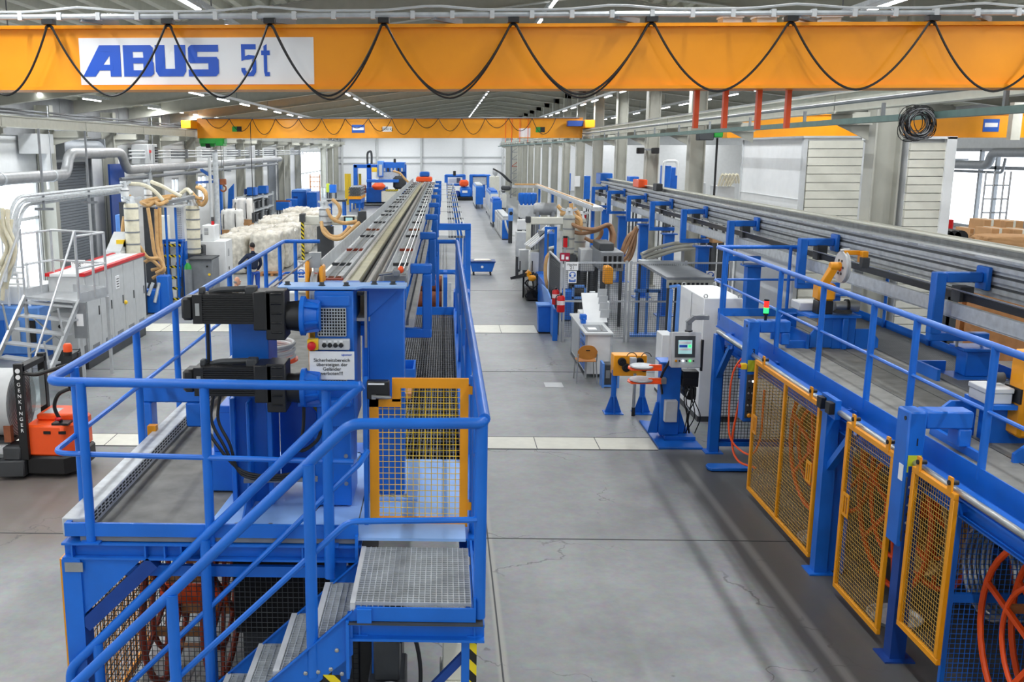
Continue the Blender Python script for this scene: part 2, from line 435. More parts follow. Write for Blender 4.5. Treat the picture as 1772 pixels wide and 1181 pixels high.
# floor details: pale trench covers and joints
for i, (y0, y1, x0, x1) in enumerate(((14.95, 15.62, -12.5, 3.42), (25.0, 26.2, -12.5, 2.45))):
    struct(f'trim_{i + 2}', MB().box(x0, x1, y0, y1, -.02, .006), 'cream')
    mb = MB(); xx = x0
    for yy in (y0, y1): mb.box(x0, x1, yy - .012, yy + .012, 0, .008)
    while xx < x1: mb.box(xx - .006, xx + .006, y0, y1, 0, .008); xx += 1.0
    struct(f'trim_{i + 4}', mb, 'dark_grey')
mb = MB()
for yy in (11.3, 20.5, 32.8): mb.box(-12.9, 7, yy - .008, yy + .008, 0, .004)
mb.box(.545, .56, 3, 24.5, 0, .004)
struct('trim_6', mb, 'dark_grey')
struct('trim_7', MB().box(2.05, 2.42, 19.1, 19.5, 0, .008), 'light_grey')
# columns of the middle row and of the left wall
for k in range(-3, 17):
    y = 16.3 + 6 * k
    if k == 1: continue          # this one stands inside the white cabin
    struct('steel_column', MB().ibeam((7.12, y, 0), (7.12, y, roof_z(7.1) - .55), .36, .44, .03, .02, (1, 0, 0)).box(6.89, 7.4, y - .3, y + .3, 0, .04), 'column_grey', smooth=False)
for y in [19.2 + 6 * k for k in range(-4, 17)]:
    if any(a - .2 < y < b + .2 for a, b, *_ in OPEN): y = next(b for a, b, *_ in OPEN if a - .2 < y < b + .2) + .35
    struct('wall_column', MB().ibeam((-12.72, y, 0), (-12.72, y, 6.1), .3, .5, .03, .02, (1, 0, 0)), 'column_grey', smooth=False)

# ------------------------------------------------------------------ strip lights in five rows
def lamp_mesh():
    mb = MB().box(-.035, .035, -.8, .8, .03, .09); mb.f0 = len(mb.f)
    mb.box(-.03, .03, -.78, .78, 0, .03)
    o = mb.build('strip_light', 'light_grey', smooth=False); o.data.materials.append(MATS['lamp_face'])
    for i, p in enumerate(o.data.polygons):
        if i >= mb.f0: p.material_index = 1
    return o
LD = bpy.data.lights.new('strip_glow', 'AREA'); LD.shape = 'RECTANGLE'; LD.size = .1; LD.size_y = 1.5; LD.energy = LAMP_W; LD.color = (.96, .98, 1)
proto = lamp_mesh(); first = True
ROWS = [(-11.6, 6.31, 'along the left wall'), (-7.26, 6.3, 'second from the left wall'), (-3.85, 6.84, 'left of the ridge, over the left track'),
        (2.33, 7.8, 'under the ridge over the aisle'), (6.4, 6.75, 'hung on chains before the grey columns'), (10.2, 6.6, 'added by the columns to brighten the side bay'), (15.5, 6.2, 'in the middle of the side bay')]  # row beside the columns is added as fill for the dim side bay
for x, z, where in ROWS:
    y = -6.0; n = 0
    while y < 114.5:
        if first: o = proto; first = False
        else: o = proto.copy(); COL.objects.link(o)
        o.location = (x, y, z)
        tag(o, f'slim LED strip light of the row {where}', 'ceiling light', f'strip lights {where}')
        l = bpy.data.objects.new('strip_glow', LD); COL.objects.link(l); l.parent = o; l.location = (0, 0, -.01)
        y += 3.5
    mb = MB().box(x - .03, x + .03, -8, 113, z + .095, z + .17)
    tr = mb.build('light_trunking', 'galv', smooth=False)
    tag(tr, f'long grey trunking rail carrying the strip lights {where}', 'cable trunking')
    for k in range(-4, 17):
        yy = 16.3 + 6 * k
        if -8 < yy < 112: MB().cyl((x, yy + .3, z + .16), (x, yy + .3, roof_z(x) + .08), .012, n=5).build('hanger', 'grey', tr)

# ------------------------------------------------------------------ crane runways
def runway(name, x, side, y0, y1, label):
    t = thing(name, label, 'crane runway', (x, y0, 5.3))
    MB().ibeam((x, y0, 5.45), (x, y1, 5.45), .24, .3, .025, .016).build('girder', 'cream', t, smooth=False)
    MB().box(x - .03, x + .03, y0, y1, 5.6, 5.65).build('rail', 'grey', t)
    ys = [16.3 + 6 * k for k in range(-3, 17)] if side > 0 else [19.2 + 6 * k for k in range(-4, 17)]
    for yy in ys:
        if not y0 < yy < y1: continue
        b = MB(); xc = 6.86 if side > 0 else -12.5
        b.prism([(x - side * .15, 5.3), (xc, 5.3), (xc, 4.85), (x - side * .15, 5.14)], yy - .012, yy + .012)
        b.box(x - .17, x + .17, yy - .15, yy + .15, 5.27, 5.3)
        b.box(x - .15 * side, xc, yy - .12, yy + .12, 5.1, 5.13)
        for s in (-1, 1): b.box(x + s * .12 - .004, x + s * .12 + .004, yy - .012, yy + .012, 5.32, 5.58)
        b.build('console', 'column_grey', t, smooth=False)
    return t
rw = runway('crane_runway', 6.4, 1, -6, 113, 'cream I-beam crane runway on brackets along the row of grey columns')
# conductor line and cable tray hung under the right runway
t = thing('cable_tray', 'grey-green cable tray running under the right crane runway', 'cable tray', (6.0, 0, 5.1))
MB().box(5.98, 6.14, 4, 112, 5.08, 5.16).build('tray', 'teal_tray', t)
for k in range(36): MB().box(6.06, 6.1, 5 + 3 * k, 5.05 + 3 * k, 5.16, 5.34).build('hanger', 'grey', t)
t = thing('conductor_rail', 'thin dark conductor rail beside the right crane runway', 'conductor rail', (6.15, 0, 5.4))
MB().tube([(6.2, 4, 5.42), (6.2, 112, 5.42)], .03, 6).build('rail', 'grey', t)
runway('crane_runway', -11.5, -1, -6, 113, 'cream I-beam crane runway along the left wall')
t = thing('conductor_rail', 'dark conductor rail above the left crane runway', 'conductor rail', (-12.0, 0, 5.7))
MB().tube([(-12.1, 4, 5.82), (-12.1, 112, 5.82)], .03, 6).build('rail', 'dark_grey', t)
MB().tube([(-12.1, 4, 5.72), (-12.1, 112, 5.72)], .03, 6).build('rail', 'dark_grey', t)

# ------------------------------------------------------------------ near bridge crane with the big sign
YC = 9.4
t = thing('bridge_crane', 'near orange bridge crane spanning the whole picture with white ABUS 5t sign'.replace('white ABUS 5t sign', 'the large white sign'), 'crane', (0, YC, 5.26))
Z0, Z1 = 5.26, 5.845
MB().box(-11.2, 6.12, YC, YC + .3, Z0 + .03, Z1 - .03).build('girder', 'orange', t, smooth=False)
mb = MB().box(-11.2, 6.12, YC - .05, YC + .35, Z0, Z0 + .03).box(-11.2, 6.12, YC - .05, YC + .35, Z1 - .03, Z1)
mb.build('flange', 'orange', t, smooth=False)
for x in (-11.5, 6.4): MB().box(x - .2, x + .2, YC - 1.2, YC + 1.5, 5.67, 5.95).build('end_carriage', 'orange', t, bevel=.02)
for x in (-11.25, 6.17): MB().box(x - .08, x + .08, YC, YC + .3, 5.67, Z1).build('end_plate', 'orange', t)
a, b = aY(136, 66, YC), aY(544, 146, YC)
sx0, sx1, sz1, sz0 = a.x, b.x, a.z, b.z
sg = MB().box(sx0, sx1, YC - .006, YC, sz0, sz1).build('sign_panel', 'paper', t)
# block letters drawn as polygons in a unit box (x right, y up)
def glyph(mb, polys, x0, x1, z0, z1, y):
    for i, p in enumerate(polys):
        mb.prism([(x0 + (x1 - x0) * u, z0 + (z1 - z0) * v) for u, v in p], y - .004 - .0008 * i, y, 'y')
LA = [[(0, 0), (.32, 0), (.78, .78), (.72, 1), (.46, 1)], [(.72, 0), (1, 0), (1, 1), (.72, 1)], [(.46, 1), (.46, .8), (.8, .8), (.8, 1)], [(.36, .2), (.42, .38), (.8, .38), (.8, .2)]]
LB = [[(0, 0), (.32, 0), (.32, 1), (0, 1)], [(.3, .79), (.9, .79), (.98, .9), (.92, 1), (.3, 1)], [(.68, .5), (.98, .56), (1, .92), (.9, 1), (.66, .8)], [(.3, .42), (.9, .42), (.98, .54), (.9, .6), (.3, .6)], [(.66, .1), (1, .08), (1, .44), (.92, .54), (.66, .46)], [(.3, 0), (.9, 0), (1, .1), (.9, .2), (.3, .2)]]
LU = [[(0, .16), (.1, .02), (.32, .22), (.32, 1), (0, 1)], [(.64, .22), (.9, .02), (1, .16), (1, 1), (.64, 1)], [(.1, 0), (.9, 0), (.96, .1), (.9, .24), (.1, .24), (.04, .1)]]
LS = [[(.1, .78), (1, .78), (1, 1), (.1, 1), (0, .9)], [(0, .46), (.3, .52), (.3, .84), (.06, .98), (0, .9)], [(.06, .42), (.9, .42), (1, .52), (.94, .62), (.06, .62), (0, .54)], [(.66, .1), (1, .1), (1, .54), (.9, .6), (.66, .5)], [(0, 0), (.9, 0), (1, .1), (.96, .22), (0, .22)]]
mb = MB()
for g, px0, px1 in ((LA, 144, 207), (LB, 215, 264), (LU, 270, 320), (LS, 327, 377)):
    p, q = aY(px0, 133, YC - .012), aY(px1, 78, YC - .012); glyph(mb, g, p.x, q.x, sz0 + .075, sz0 + .36, YC - .006)
mb.build('lettering', 'ink_blue', sg, smooth=False)
G5 = [[(.02, .84), (1, .84), (1, 1), (.02, 1)], [(.02, .48), (.26, .52), (.26, .9), (.02, 1)], [(.02, .48), (.2, .52), (.5, .52), (.86, .56), (.94, .64), (.5, .67), (.26, .62)], [(.74, .18), (1, .2), (1, .48), (.9, .64), (.74, .5)], [(.2, 0), (.8, 0), (.98, .12), (1, .24), (.74, .2), (.6, .12), (.4, .12), (.26, .2), (.26, .26), (0, .26), (0, .16)]]
GT = [[(.28, .14), (.4, 0), (.66, .14), (.66, 1), (.28, .94)], [(0, .66), (1, .66), (1, .8), (0, .8)], [(.36, 0), (.95, 0), (.95, .13), (.5, .13)]]
mb = MB()
for g, px0, px1 in ((G5, 418, 442), (GT, 453, 466)):
    p, q = aY(px0, 130, YC - .012), aY(px1, 76, YC - .012); glyph(mb, g, p.x, q.x, sz0 + .075, sz0 + .365, YC - .006)
mb.build('lettering', 'ink_blue', sg, smooth=False)
# festoon: C-rail pipe on outriggers, trolleys, sagging cable loops
zr = 5.905; yr = YC - .18
MB().tube([(-11.2, yr, zr), (6.15, yr, zr)], .026, 8).build('festoon_rail', 'galv', t)
arms = [aY(px, 44, yr).x for px in (140, 455, 750, 1065, 1380, 1690)]
for x in arms:
    MB().bar((x, yr, zr - .02), (x + .25, YC + .1, Z1 + .03), .05, .05).build('outrigger', 'grey', t)
for i in range(48): x = -11.1 + i * .36; MB().box(x - .02, x + .02, yr - .034, yr + .034, zr - .034, zr + .034).build('clamp', 'light_grey', t, smooth=False)
pts = []
for i in range(104):
    x = -11.2 + i / 6; pts.append((x, yr - .02, zr + .04 + .04 * max(0, 1 - min(abs(x - q) for q in arms) / .45)))
MB().tube(pts, .012, 5).build('supply_cable', 'light_grey', t)
peaks = [-80, 85, 291, 467, 664, 888, 1127, 1368, 1612, 1850]
lows = [165, 166, 169, 166, 164, 163, 158, 155, 158]
for i, px in enumerate(peaks):
    p = aY(px, 48, yr)
    mb = MB().box(p.x - .05, p.x + .05, yr - .05, yr + .05, zr - .07, zr - .026); mb.tube(arc((p.x, yr, zr - .11), .03, 0, PI, 8), .014, 6)
    mb.build('cable_trolley', 'black', t)
yc = YC - .2
for i, (pa, pb) in enumerate(zip(peaks, peaks[1:])):
    a, b = aY(pa, 50, yc), aY(pb, 50, yc); low = aY((pa + pb) / 2, lows[i], yc).z; top = zr - .085
    def loop(dx, dz):
        out = []
        for j in range(33):
            u = -1 + j / 16
            s = abs(u); sh = s ** 1.85
            if s > .97: sh = min(1, sh)
            xx = (a.x + b.x) / 2 + (b.x - a.x) / 2 * (u * (.96 + .0 * s))
            out.append((xx + dx * (1 - s), yc, low + dz * (1 - s * s) + (top - low - dz * (1 - s * s)) * sh))
        return out
    mb = MB().tube(loop(0, 0), .0105, 6)
    if i in (3, 4, 5): mb.tube([(x, yc + .05, z) for x, y_, z in loop(.02, -.03)], .009, 5)
    mb.build('festoon_cable', 'black', t)
# limit switch boxes on top and the orange struts hanging from its right part
for px in (1263, 1322, 1378, 1432):
    p = aY(px, 48, YC + .1)
    MB().box(p.x - .09, p.x + .09, YC + .02, YC + .2, Z1 + .0, Z1 + .05).box(p.x - .1, p.x + .1, YC, YC + .2, Z1 + .05, Z1 + .07).build('lamp_bracket', 'light_grey', t)
for px, yb in ((1206, 222), (1256, 222), (1314, 224), (1365, 222)):
    p = aY(px, 160, YC + .25); q = aY(px, yb, YC + .25)
    MB().box(p.x - .022, p.x + .022, YC + .22, YC + .28, q.z, Z0).build('hanging_strut', 'red_orange', t)
# coil of spare cable hung on the tray at the right
p = aY(1588, 214, 12.4)
t = thing('cable_coil', 'big tangled coil of black and grey cable hung under the cable tray at right', 'cable', p)
mb = MB(); rr = random.Random(3)
for i in range(26):
    a = rr.uniform(-.25, .25); R = rr.uniform(.11, .2); c = p + Vector((rr.uniform(-.03, .03), rr.uniform(-.06, .06), rr.uniform(-.02, .03)))
    mb.tube([c + Vector((R * math.cos(v) , .08 * math.sin(v + i), R * 1.05 * math.sin(v) + a * R * math.cos(v))) for v in [2 * PI * j / 20 for j in range(20)]], .0055, 5, closed=True)
mb.build('cable_turns', 'black', t)
mb = MB()
for i in range(8):
    R = rr.uniform(.11, .19); c = p + Vector((rr.uniform(-.03, .03), rr.uniform(-.07, -.02), rr.uniform(-.02, .03)))
    mb.tube([c + Vector((R * math.cos(v), .06 * math.sin(v + i), R * math.sin(v))) for v in [2 * PI * j / 20 for j in range(20)]], .005, 5, closed=True)
mb.build('grey_cable_turns', 'grey', t)

# ------------------------------------------------------------------ far bridge crane
YB = 45.0
t = thing('bridge_crane', 'far yellow-orange bridge crane before the end wall with two plates and looping cable', 'crane', (0, YB, 5.2))
MB().box(-11.3, 6.2, YB, YB + .4, 5.27, 6.1).build('girder', 'amber', t, smooth=False)
MB().box(-11.3, 6.2, YB - .06, YB + .46, 5.24, 5.27).box(-11.3, 6.2, YB - .06, YB + .46, 6.1, 6.13).build('flange', 'amber', t, smooth=False)
for x in (-11.5, 6.35): MB().box(x - .22, x + .22, YB - 1.2, YB + 1.6, 5.66, 6.0).build('end_carriage', 'orange', t, bevel=.02)
for px0, px1, py0, py1, m in ((609, 631, 216, 230, 'sign_blue'), (662, 678, 219, 228, 'paper'), (898, 918, 222, 238, 'paper'), (927, 943, 220, 229, 'green'), (402, 418, 219, 228, 'green')):
    a, b = aY(px0, py1, YB), aY(px1, py0, YB)
    pl = MB().box(a.x, b.x, YB - .01, YB, a.z, b.z).build('plate', m, t)
    if m == 'sign_blue': MB().box(a.x + .04, b.x - .04, YB - .014, YB - .01, a.z + .12, b.z - .12).build('print', 'paper', pl)
    if px0 == 662: text('print', '5000 kg', .17, ((a.x + b.x) / 2, YB - .012, (a.z + b.z) / 2), 'ink_black', pl)
    if m == 'green': MB().box((a.x + b.x) / 2, b.x, YB - .014, YB - .01, a.z, b.z).build('print', 'ink_black', pl)
MB().tube([(-11, YB - .3, 6.12), (6, YB - .3, 6.12)], .03, 6).build('festoon_rail', 'grey', t)
for i in range(15):
    a, b = -10.8 + i * 1.05, -9.75 + i * 1.05
    dep = .42 + .14 * ((i * 7) % 3)
    MB().tube([(a + (b - a) * j / 12, YB - .3, 6.1 - dep * (1 - (2 * j / 12 - 1) ** 2)) for j in range(13)], .016, 5).build('festoon_cable', 'black', t)
bx = aY(995, 214, YB - .4)
MB().box(bx.x - .35, bx.x + .35, YB - .7, YB - .2, bx.z - .12, bx.z + .12).build('switch_box', 'blue_dark', t, bevel=.01)
for px in (875, 886, 900, 914):
    p = aY(px, 208, YB - .08); MB().box(p.x - .012, p.x + .012, YB - .1, YB - .07, 5.05, 6.1).build('hanging_strut', 'red_orange', t)
# green chain hoist under the far crane at the left
p = aY(368, 241, 45.2); p.z = 5.1
t = thing('chain_hoist', 'green chain hoist trolley under the far crane, at the left runway', 'hoist', p)
mb = MB().box(p.x - .55, p.x + .6, 44.9, 45.5, p.z - .1, p.z + .14)
mb.cyl((p.x - .55, 45.2, p.z - .08), (p.x + .1, 45.2, p.z - .08), .16, n=14).box(p.x + .2, p.x + .55, 44.85, 45.55, p.z - .2, p.z + .05)
mb.build('body', 'green', t, bevel=.015)
MB().cyl((p.x - .3, 45.2, p.z - .1), (p.x - .1, 45.2, p.z - .1), .2, n=14).build('drum', 'black', t)
hk = aY(386, 318, 45.2)
for dx in (-.04, .06):
    MB().cyl((hk.x + dx, 45.2, p.z - .1), (hk.x + dx, 45.2, hk.z + .2), .016, n=5).build('chain', 'grey', t)
mb = MB().box(hk.x - .14, hk.x + .14, 45.1, 45.3, hk.z - .05, hk.z + .22); mb.ring((hk.x, 45.2, hk.z - .22), .13, .04, 'y', a0=-PI * .9, a1=PI * .5)
mb.build('hook_block', 'rust', t, bevel=.02)
pend = aY(434, 240, 44.3); MB().cyl((pend.x, 44.3, 5.9), (pend.x, 44.3, 1.9), .018, n=5).build('pendant_cable', 'black', t)
MB().box(pend.x - .06, pend.x + .06, 44.25, 44.35, 1.45, 1.9).build('pendant_control', 'dark_grey', t)
# crane in the right-hand bay
YD = 27.0
a, b = aY(1395, 232, YD), aY(1742, 200, YD)
t = thing('bridge_crane', 'orange bridge crane in the right side bay above the white cabins', 'crane', (12, YD, 5.2))
MB().box(7.6, 16.8, YD, YD + .4, 5.05, 5.62).box(7.6, 16.8, YD - .05, YD + .45, 5.02, 5.05).box(7.6, 16.8, YD - .05, YD + .45, 5.62, 5.65).build('girder', 'amber', t, smooth=False)
p, q = aY(1700, 228, YD), aY(1730, 206, YD)
pl = MB().box(p.x, q.x, YD - .01, YD, p.z, q.z).build('plate', 'sign_blue', t)
MB().box(p.x + .04, q.x - .04, YD - .014, YD - .01, p.z + .12, q.z - .1).build('print', 'paper', pl)
MB().box(16.6, 17.1, YD - 1, YD + 1.2, 5.2, 5.6).build('end_carriage', 'column_grey', t, bevel=.02)
p = aY(1757, 205, YD - .8)
MB().box(p.x - .12, p.x + .12, YD - .9, YD - .7, 4.95, 5.9).build('side_arm', 'cream', t)
# ------------------------------------------------------------------ left machine: platform with railing
DZ = 2.0
pf = thing('machine_platform', 'blue steel machine platform with grey deck and blue guard rails, left foreground', 'platform', (-1.25, 6.5, 0))
MB().box(-2.56, -.62, 6.55, 17.0, 1.96, DZ).build('deck_plate', mat('deck_plate', (126, 126, 122), .75, var=.22, scale=5, bump=.25), pf)
mb = MB().box(-2.74, -2.56, 6.52, 13.2, 1.97, 2.11)
ch = mb.build('cable_channel', 'galv', pf, bevel=.008)
mb = MB()
for r in (2.035, 2.062, 2.088):
    y = 6.6
    while y < 13.1: mb.box(-2.561, -2.557, y, y + .05, r - .006, r + .006); y += .08
pp = mb.build('perforation', 'black_matt', ch, smooth=False); pp['kind'] = 'stuff'
MB().box(-2.66, -.6, 6.46, 6.485, 1.995, 2.092).box(-2.7, -2.66, 6.46, 6.7, 1.995, 2.092).build('toe_board', 'blue', pf)
MB().box(-2.6, -.62, 6.485, 6.55, 1.95, 1.99).build('deck_edge', 'grey', pf)
mb = MB().ibeam((-2.73, 6.52, 1.88), (-.58, 6.52, 1.88), .13, .125, .016, .012)
for x in (-2.66, -2.13, -1.99, -1.87, -1.0): mb.box(x - .006, x + .006, 6.46, 6.58, 1.83, 1.93)
mb.box(-.62, -.6, 6.42, 6.5, 1.69, 2.03).box(-2.72, -.6, 6.5, 6.54, 1.68, 1.76)
mb.build('front_beam', 'blue', pf)
for x in (-2.70, -1.3, .18):
    MB().ibeam((x, 6.6, 1.88), (x, 17, 1.88), .12, .14, .016, .012).build('side_beam', 'blue', pf)
# corner legs with big gusset and diagonal brace
mb = MB().box(-2.735, -2.60, 6.45, 6.62, 0, 1.82)
mb.prism([(-2.61, 1.82), (-2.16, 1.82), (-2.61, 1.38)], 6.47, 6.5)
mb.build('corner_leg', 'blue', pf)
MB().bar((-2.6, 6.5, 1.3), (-2.08, 6.5, 1.8), .1, .09, (0, 1, 0)).build('diagonal_brace', 'blue_dark', pf)
pl = aY(113, 966, 6.46); MB().box(-2.71, -2.58, 6.44, 6.45, 1.73, 1.80).build('type_plate', 'steel', pf)
for x, y in ((-.75, 6.55), (-2.68, 11.4), (-2.68, 16.9), (-.7, 16.9), (.12, 16.9), (.12, 11.4)):
    MB().box(x - .06, x + .06, y - .06, y + .06, .02, 1.82).box(x - .12, x + .12, y - .12, y + .12, 0, .02).build('leg', 'blue', pf)
# light blue floor plates beside the columns and at the gate
MB().box(-.62, .16, 6.46, 8.25, 1.985, 2.006).build('step_plate', 'blue_pale', pf)
# walkway grating along the right side
mb = MB(); n = 24
for i in range(n + 1): x = -.58 + .73 * i / n; mb.box(x - .003, x + .003, 8.25, 16.0, 1.965, 2.0)
y = 8.28
while y < 16: mb.box(-.58, .15, y - .004, y + .004, 1.985, 1.999); y += .11
mb.build('walkway_grating', mat('grating', (124, 126, 128), .5, metal=.4, var=.1), pf, smooth=False)
MB().box(-.6, .17, 8.25, 16, 1.93, 1.95).build('under_tray', 'black_matt', pf)
MB().box(.155, .17, 8.2, 16.2, 1.99, 2.1).box(-.6, .17, 16.0, 16.03, 1.99, 2.13).build('toe_board', 'blue', pf)
MB().prism([(-1.04, 6.56), (-.63, 6.56), (-.63, 8.4), (-.7, 8.4)], 2.0, 2.008, 'z').build('step_plate', 'blue_pale', pf)
# railings
RZ = 3.12
FL, FR = (-2.68, 6.52), (-.56, 6.42)
def post(x, y, z0, z1, r=.034, p=pf, nm='railing_post', m='blue'):
    return MB().cyl((x, y, z0), (x, y, z1), r, n=10).build(nm, m, p)
rail = fillet([(-2.2, 17.1, RZ), (-2.84, 17.1, RZ), (-2.76, 6.5, RZ), (-.56, 6.42, RZ)], .12, 6)
MB().tube(rail, .034, 12).build('handrail', 'blue', pf)
mid = fillet([(-2.2, 17.1, 2.56), (-2.84, 17.1, 2.56), (-2.76, 6.5, 2.6), (-.62, 6.42, 2.58)], .12, 6)
MB().tube(mid, .02, 8).build('mid_rail', 'blue', pf)
for y in (8.56, 9.88, 11.25, 12.55, 13.88, 15.22, 16.6): post(-2.775 - .06 * (y - 6.5) / 10.5, y, 1.9, RZ)
post(-2.74, 6.95, 1.85, RZ)
for x in (-2.515, -1.655, -.81): post(x, 6.47, 1.95, RZ); 
mb = MB()
for x in (-2.515, -1.655, -.81): mb.box(x - .07, x + .07, 6.42, 6.54, 1.945, 1.957)
for i, x in enumerate((-2.515, -1.655, -.81)): MB().box(x - .07, x + .07, 6.42, 6.54, 1.945, 1.957).build('post_foot', 'blue', pf)
post(-2.64, 17.1, 1.9, RZ)
# right hand railing from the gate to the back
rr_ = fillet([(-.45, 17.1, RZ), (.215, 17.1, RZ), (.245, 5.62, RZ)], .1, 5)
MB().tube(rr_, .036, 12).build('handrail', 'blue', pf)
MB().tube(fillet([(-.45, 17.1, 2.56), (.215, 17.1, 2.56), (.235, 6.6, 2.56)], .1, 5), .02, 8).build('mid_rail', 'blue', pf)
for y in (6.75, 8.6, 10.6, 12.6, 14.6, 16.7): post(.222, y, 1.9, RZ, .034)
post(-.12, 17.1, 1.3, RZ, .03); post(-.3, 17.1, 1.9, RZ)
# ------------------------------------------------------------------ yellow gate on the platform
gt = thing('safety_gate', 'yellow mesh gate with stepped corner and black lock on the left platform', 'gate', (-.18, 6.75, DZ))
gy0, gy1 = 6.735, 6.77
poly = [(-.535, 1.985), (-.535, 2.99), (-.4, 2.99), (-.4, 3.1), (.178, 3.1), (.178, 1.985)]
mb = MB()
mb.box(-.535, -.468, gy0, gy1, 1.985, 2.99).box(.118, .178, gy0, gy1, 1.985, 3.1).box(-.468, .118, gy0, gy1, 1.985, 2.05)
mb.box(-.37, .118, gy0, gy1, 3.03, 3.1).box(-.37, -.31, gy0, gy1, 2.93, 3.03).box(-.468, -.31, gy0, gy1, 2.89, 2.95)
mb.box(-.535, -.468, gy0, gy1, 2.89, 2.97)
mb.build('frame', 'amber', gt)
mb = MB(); z = 2.08
while z < 3.03: mb.cyl((-.468 if z < 2.89 else -.31, 6.752, z), (.118, 6.752, z), .0026, n=4); z += .044
x = -.44
while x < .118: mb.cyl((x, 6.756, 2.05), (x, 6.756, 2.89 if x < -.31 else 3.03), .0026, n=4); x += .044
mb.build('wire_mesh', 'yellow', gt)
lk = MB().box(-.545, -.385, 6.66, 6.735, 2.965, 3.095).build('lock_box', 'black', gt, bevel=.006)
mb = MB().tube([(-.5, 6.645, 2.99), (-.37, 6.64, 2.985)], .012, 8).box(-.51, -.48, 6.64, 6.66, 2.97, 3.0); mb.build('handle', 'steel', lk)
MB().box(-.535, -.42, 6.657, 6.66, 3.072, 3.084).build('label_strip', 'paper', lk)
for z in (2.15, 3.02): MB().box(.178, .205, 6.72, 6.78, z - .03, z + .03).build('hinge', 'amber', gt)
MB().box(-.575, -.545, 6.7, 6.8, 1.99, 3.1).build('gate_post', 'blue', pf)
post(.235, 6.7, 1.2, 3.05, .03)

# ------------------------------------------------------------------ drive unit (two servo motors on the haul-off)
du = thing('drive_unit', 'blue haul-off drive with two black servo motors on the left platform', 'machine', (-1.2, 7.4, DZ))
mb = MB().prism([(-1.72, 6.56), (-1.08, 6.56), (-1.03, 6.62), (-.74, 8.4), (-1.62, 8.4)], 2.0, 2.02, 'z')
mb.build('base_plate', 'blue_pale', du, bevel=.004)
for x, y in ((-1.5, 6.62), (-1.25, 6.62), (-1.62, 6.75), (-1.02, 7.2), (-.92, 7.6)):
    MB().lathe((x, y, 2.02), [(.028, 0), (.028, .006), (.016, .008), (.016, .022)], 8).build('anchor_bolt', 'steel', du)
# left column with webs and shoulders
mb = MB().box(-1.60, -1.32, 7.12, 7.5, 2.02, 3.6).box(-1.48, -1.455, 6.98, 7.12, 2.02, 2.85)
mb.prism([(6.68, 2.02), (7.12, 2.02), (7.12, 2.5), (6.95, 2.2)], -1.48, -1.46, 'x')
mb.box(-1.62, -1.58, 7.06, 7.16, 2.02, 2.86).box(-1.34, -1.30, 7.06, 7.16, 2.02, 2.86)
mb.build('motor_column', 'blue', du, bevel=.006)
mb = MB().prism([(-1.86, 2.3), (-1.6, 2.3), (-1.6, 2.78), (-1.7, 2.78), (-1.86, 2.55)], 7.5, 7.6).box(-1.9, -1.6, 7.35, 7.75, 2.02, 2.3)
mb.box(-1.76, -1.6, 7.3, 7.7, 2.68, 2.74)
mb.prism([(-1.32, 2.1), (-1.02, 2.1), (-1.02, 2.62), (-1.12, 2.74), (-1.32, 2.74)], 7.52, 7.56)
mb.build('shoulder_bracket', 'blue', du, bevel=.006)
# gearbox tower with vent grilles
mb = MB().box(-.98, -.70, 7.05, 7.55, 2.02, 2.66).box(-.95, -.665, 7.0, 7.6, 2.66, 3.69)
mb.box(-.935, -.69, 6.985, 7.0, 3.58, 3.66).box(-1.08, -.68, 6.9, 7.1, 2.84, 2.89)
gb = mb.build('gearbox', 'blue', du, bevel=.012)
for z0, z1 in ((3.36, 3.565), (2.96, 3.05)):
    MB().box(-.925, -.72, 6.988, 6.998, z0, z1).build('vent_opening', 'black_matt', gb)
    MB().mesh((-.925, 6.984, z0), (.205, 0, 0), (0, 0, z1 - z0), 10, max(4, int((z1 - z0) / .021)), .004).build('vent_grille', 'galv', gb)
for z in (2.2, 2.42, 2.64): MB().lathe((-.74, 7.05, z), [(.016, 0), (.016, -.01)], 8, 'y').build('bolt', 'steel', gb)
# big right column and the top cross plate
mb = MB().box(-.575, -.305, 7.28, 7.5, 2.03, 3.70)
mb.prism([(-.575, 3.45), (-.305, 3.70), (-.575, 3.70)], 7.25, 7.28).box(-.585, -.575, 7.25, 7.3, 2.03, 3.70)
mb.build('right_column', 'blue', du, bevel=.006)
MB().box(-.62, -.2, 7.2, 8.0, 2.006, 2.03).build('base_plate', 'blue_pale', du, bevel=.004)
for x in (-.58, -.5, -.4, -.3): MB().lathe((x, 7.24, 2.03), [(.026, 0), (.026, .006), (.015, .008), (.015, .022)], 8).build('anchor_bolt', 'steel', du)
mb = MB().prism([(-1.22, 7.0), (-.64, 7.0), (-.6, 7.06), (-.28, 7.06), (-.28, 7.26), (-1.22, 7.26)], 3.70, 3.722, 'z')
mb.build('top_plate', 'blue_pale', du, bevel=.004)
for x, y in ((-.9, 7.06), (-.72, 7.06), (-.52, 7.14), (-.38, 7.14), (-1.16, 7.1)):
    MB().lathe((x, y, 3.722), [(.026, 0), (.026, .006), (.018, .008), (.018, .026)], 6).build('hex_bolt', 'dark_grey', du)
MB().box(-1.2, -.3, 7.22, 7.25, 3.66, 3.70).build('top_web', 'blue', du)
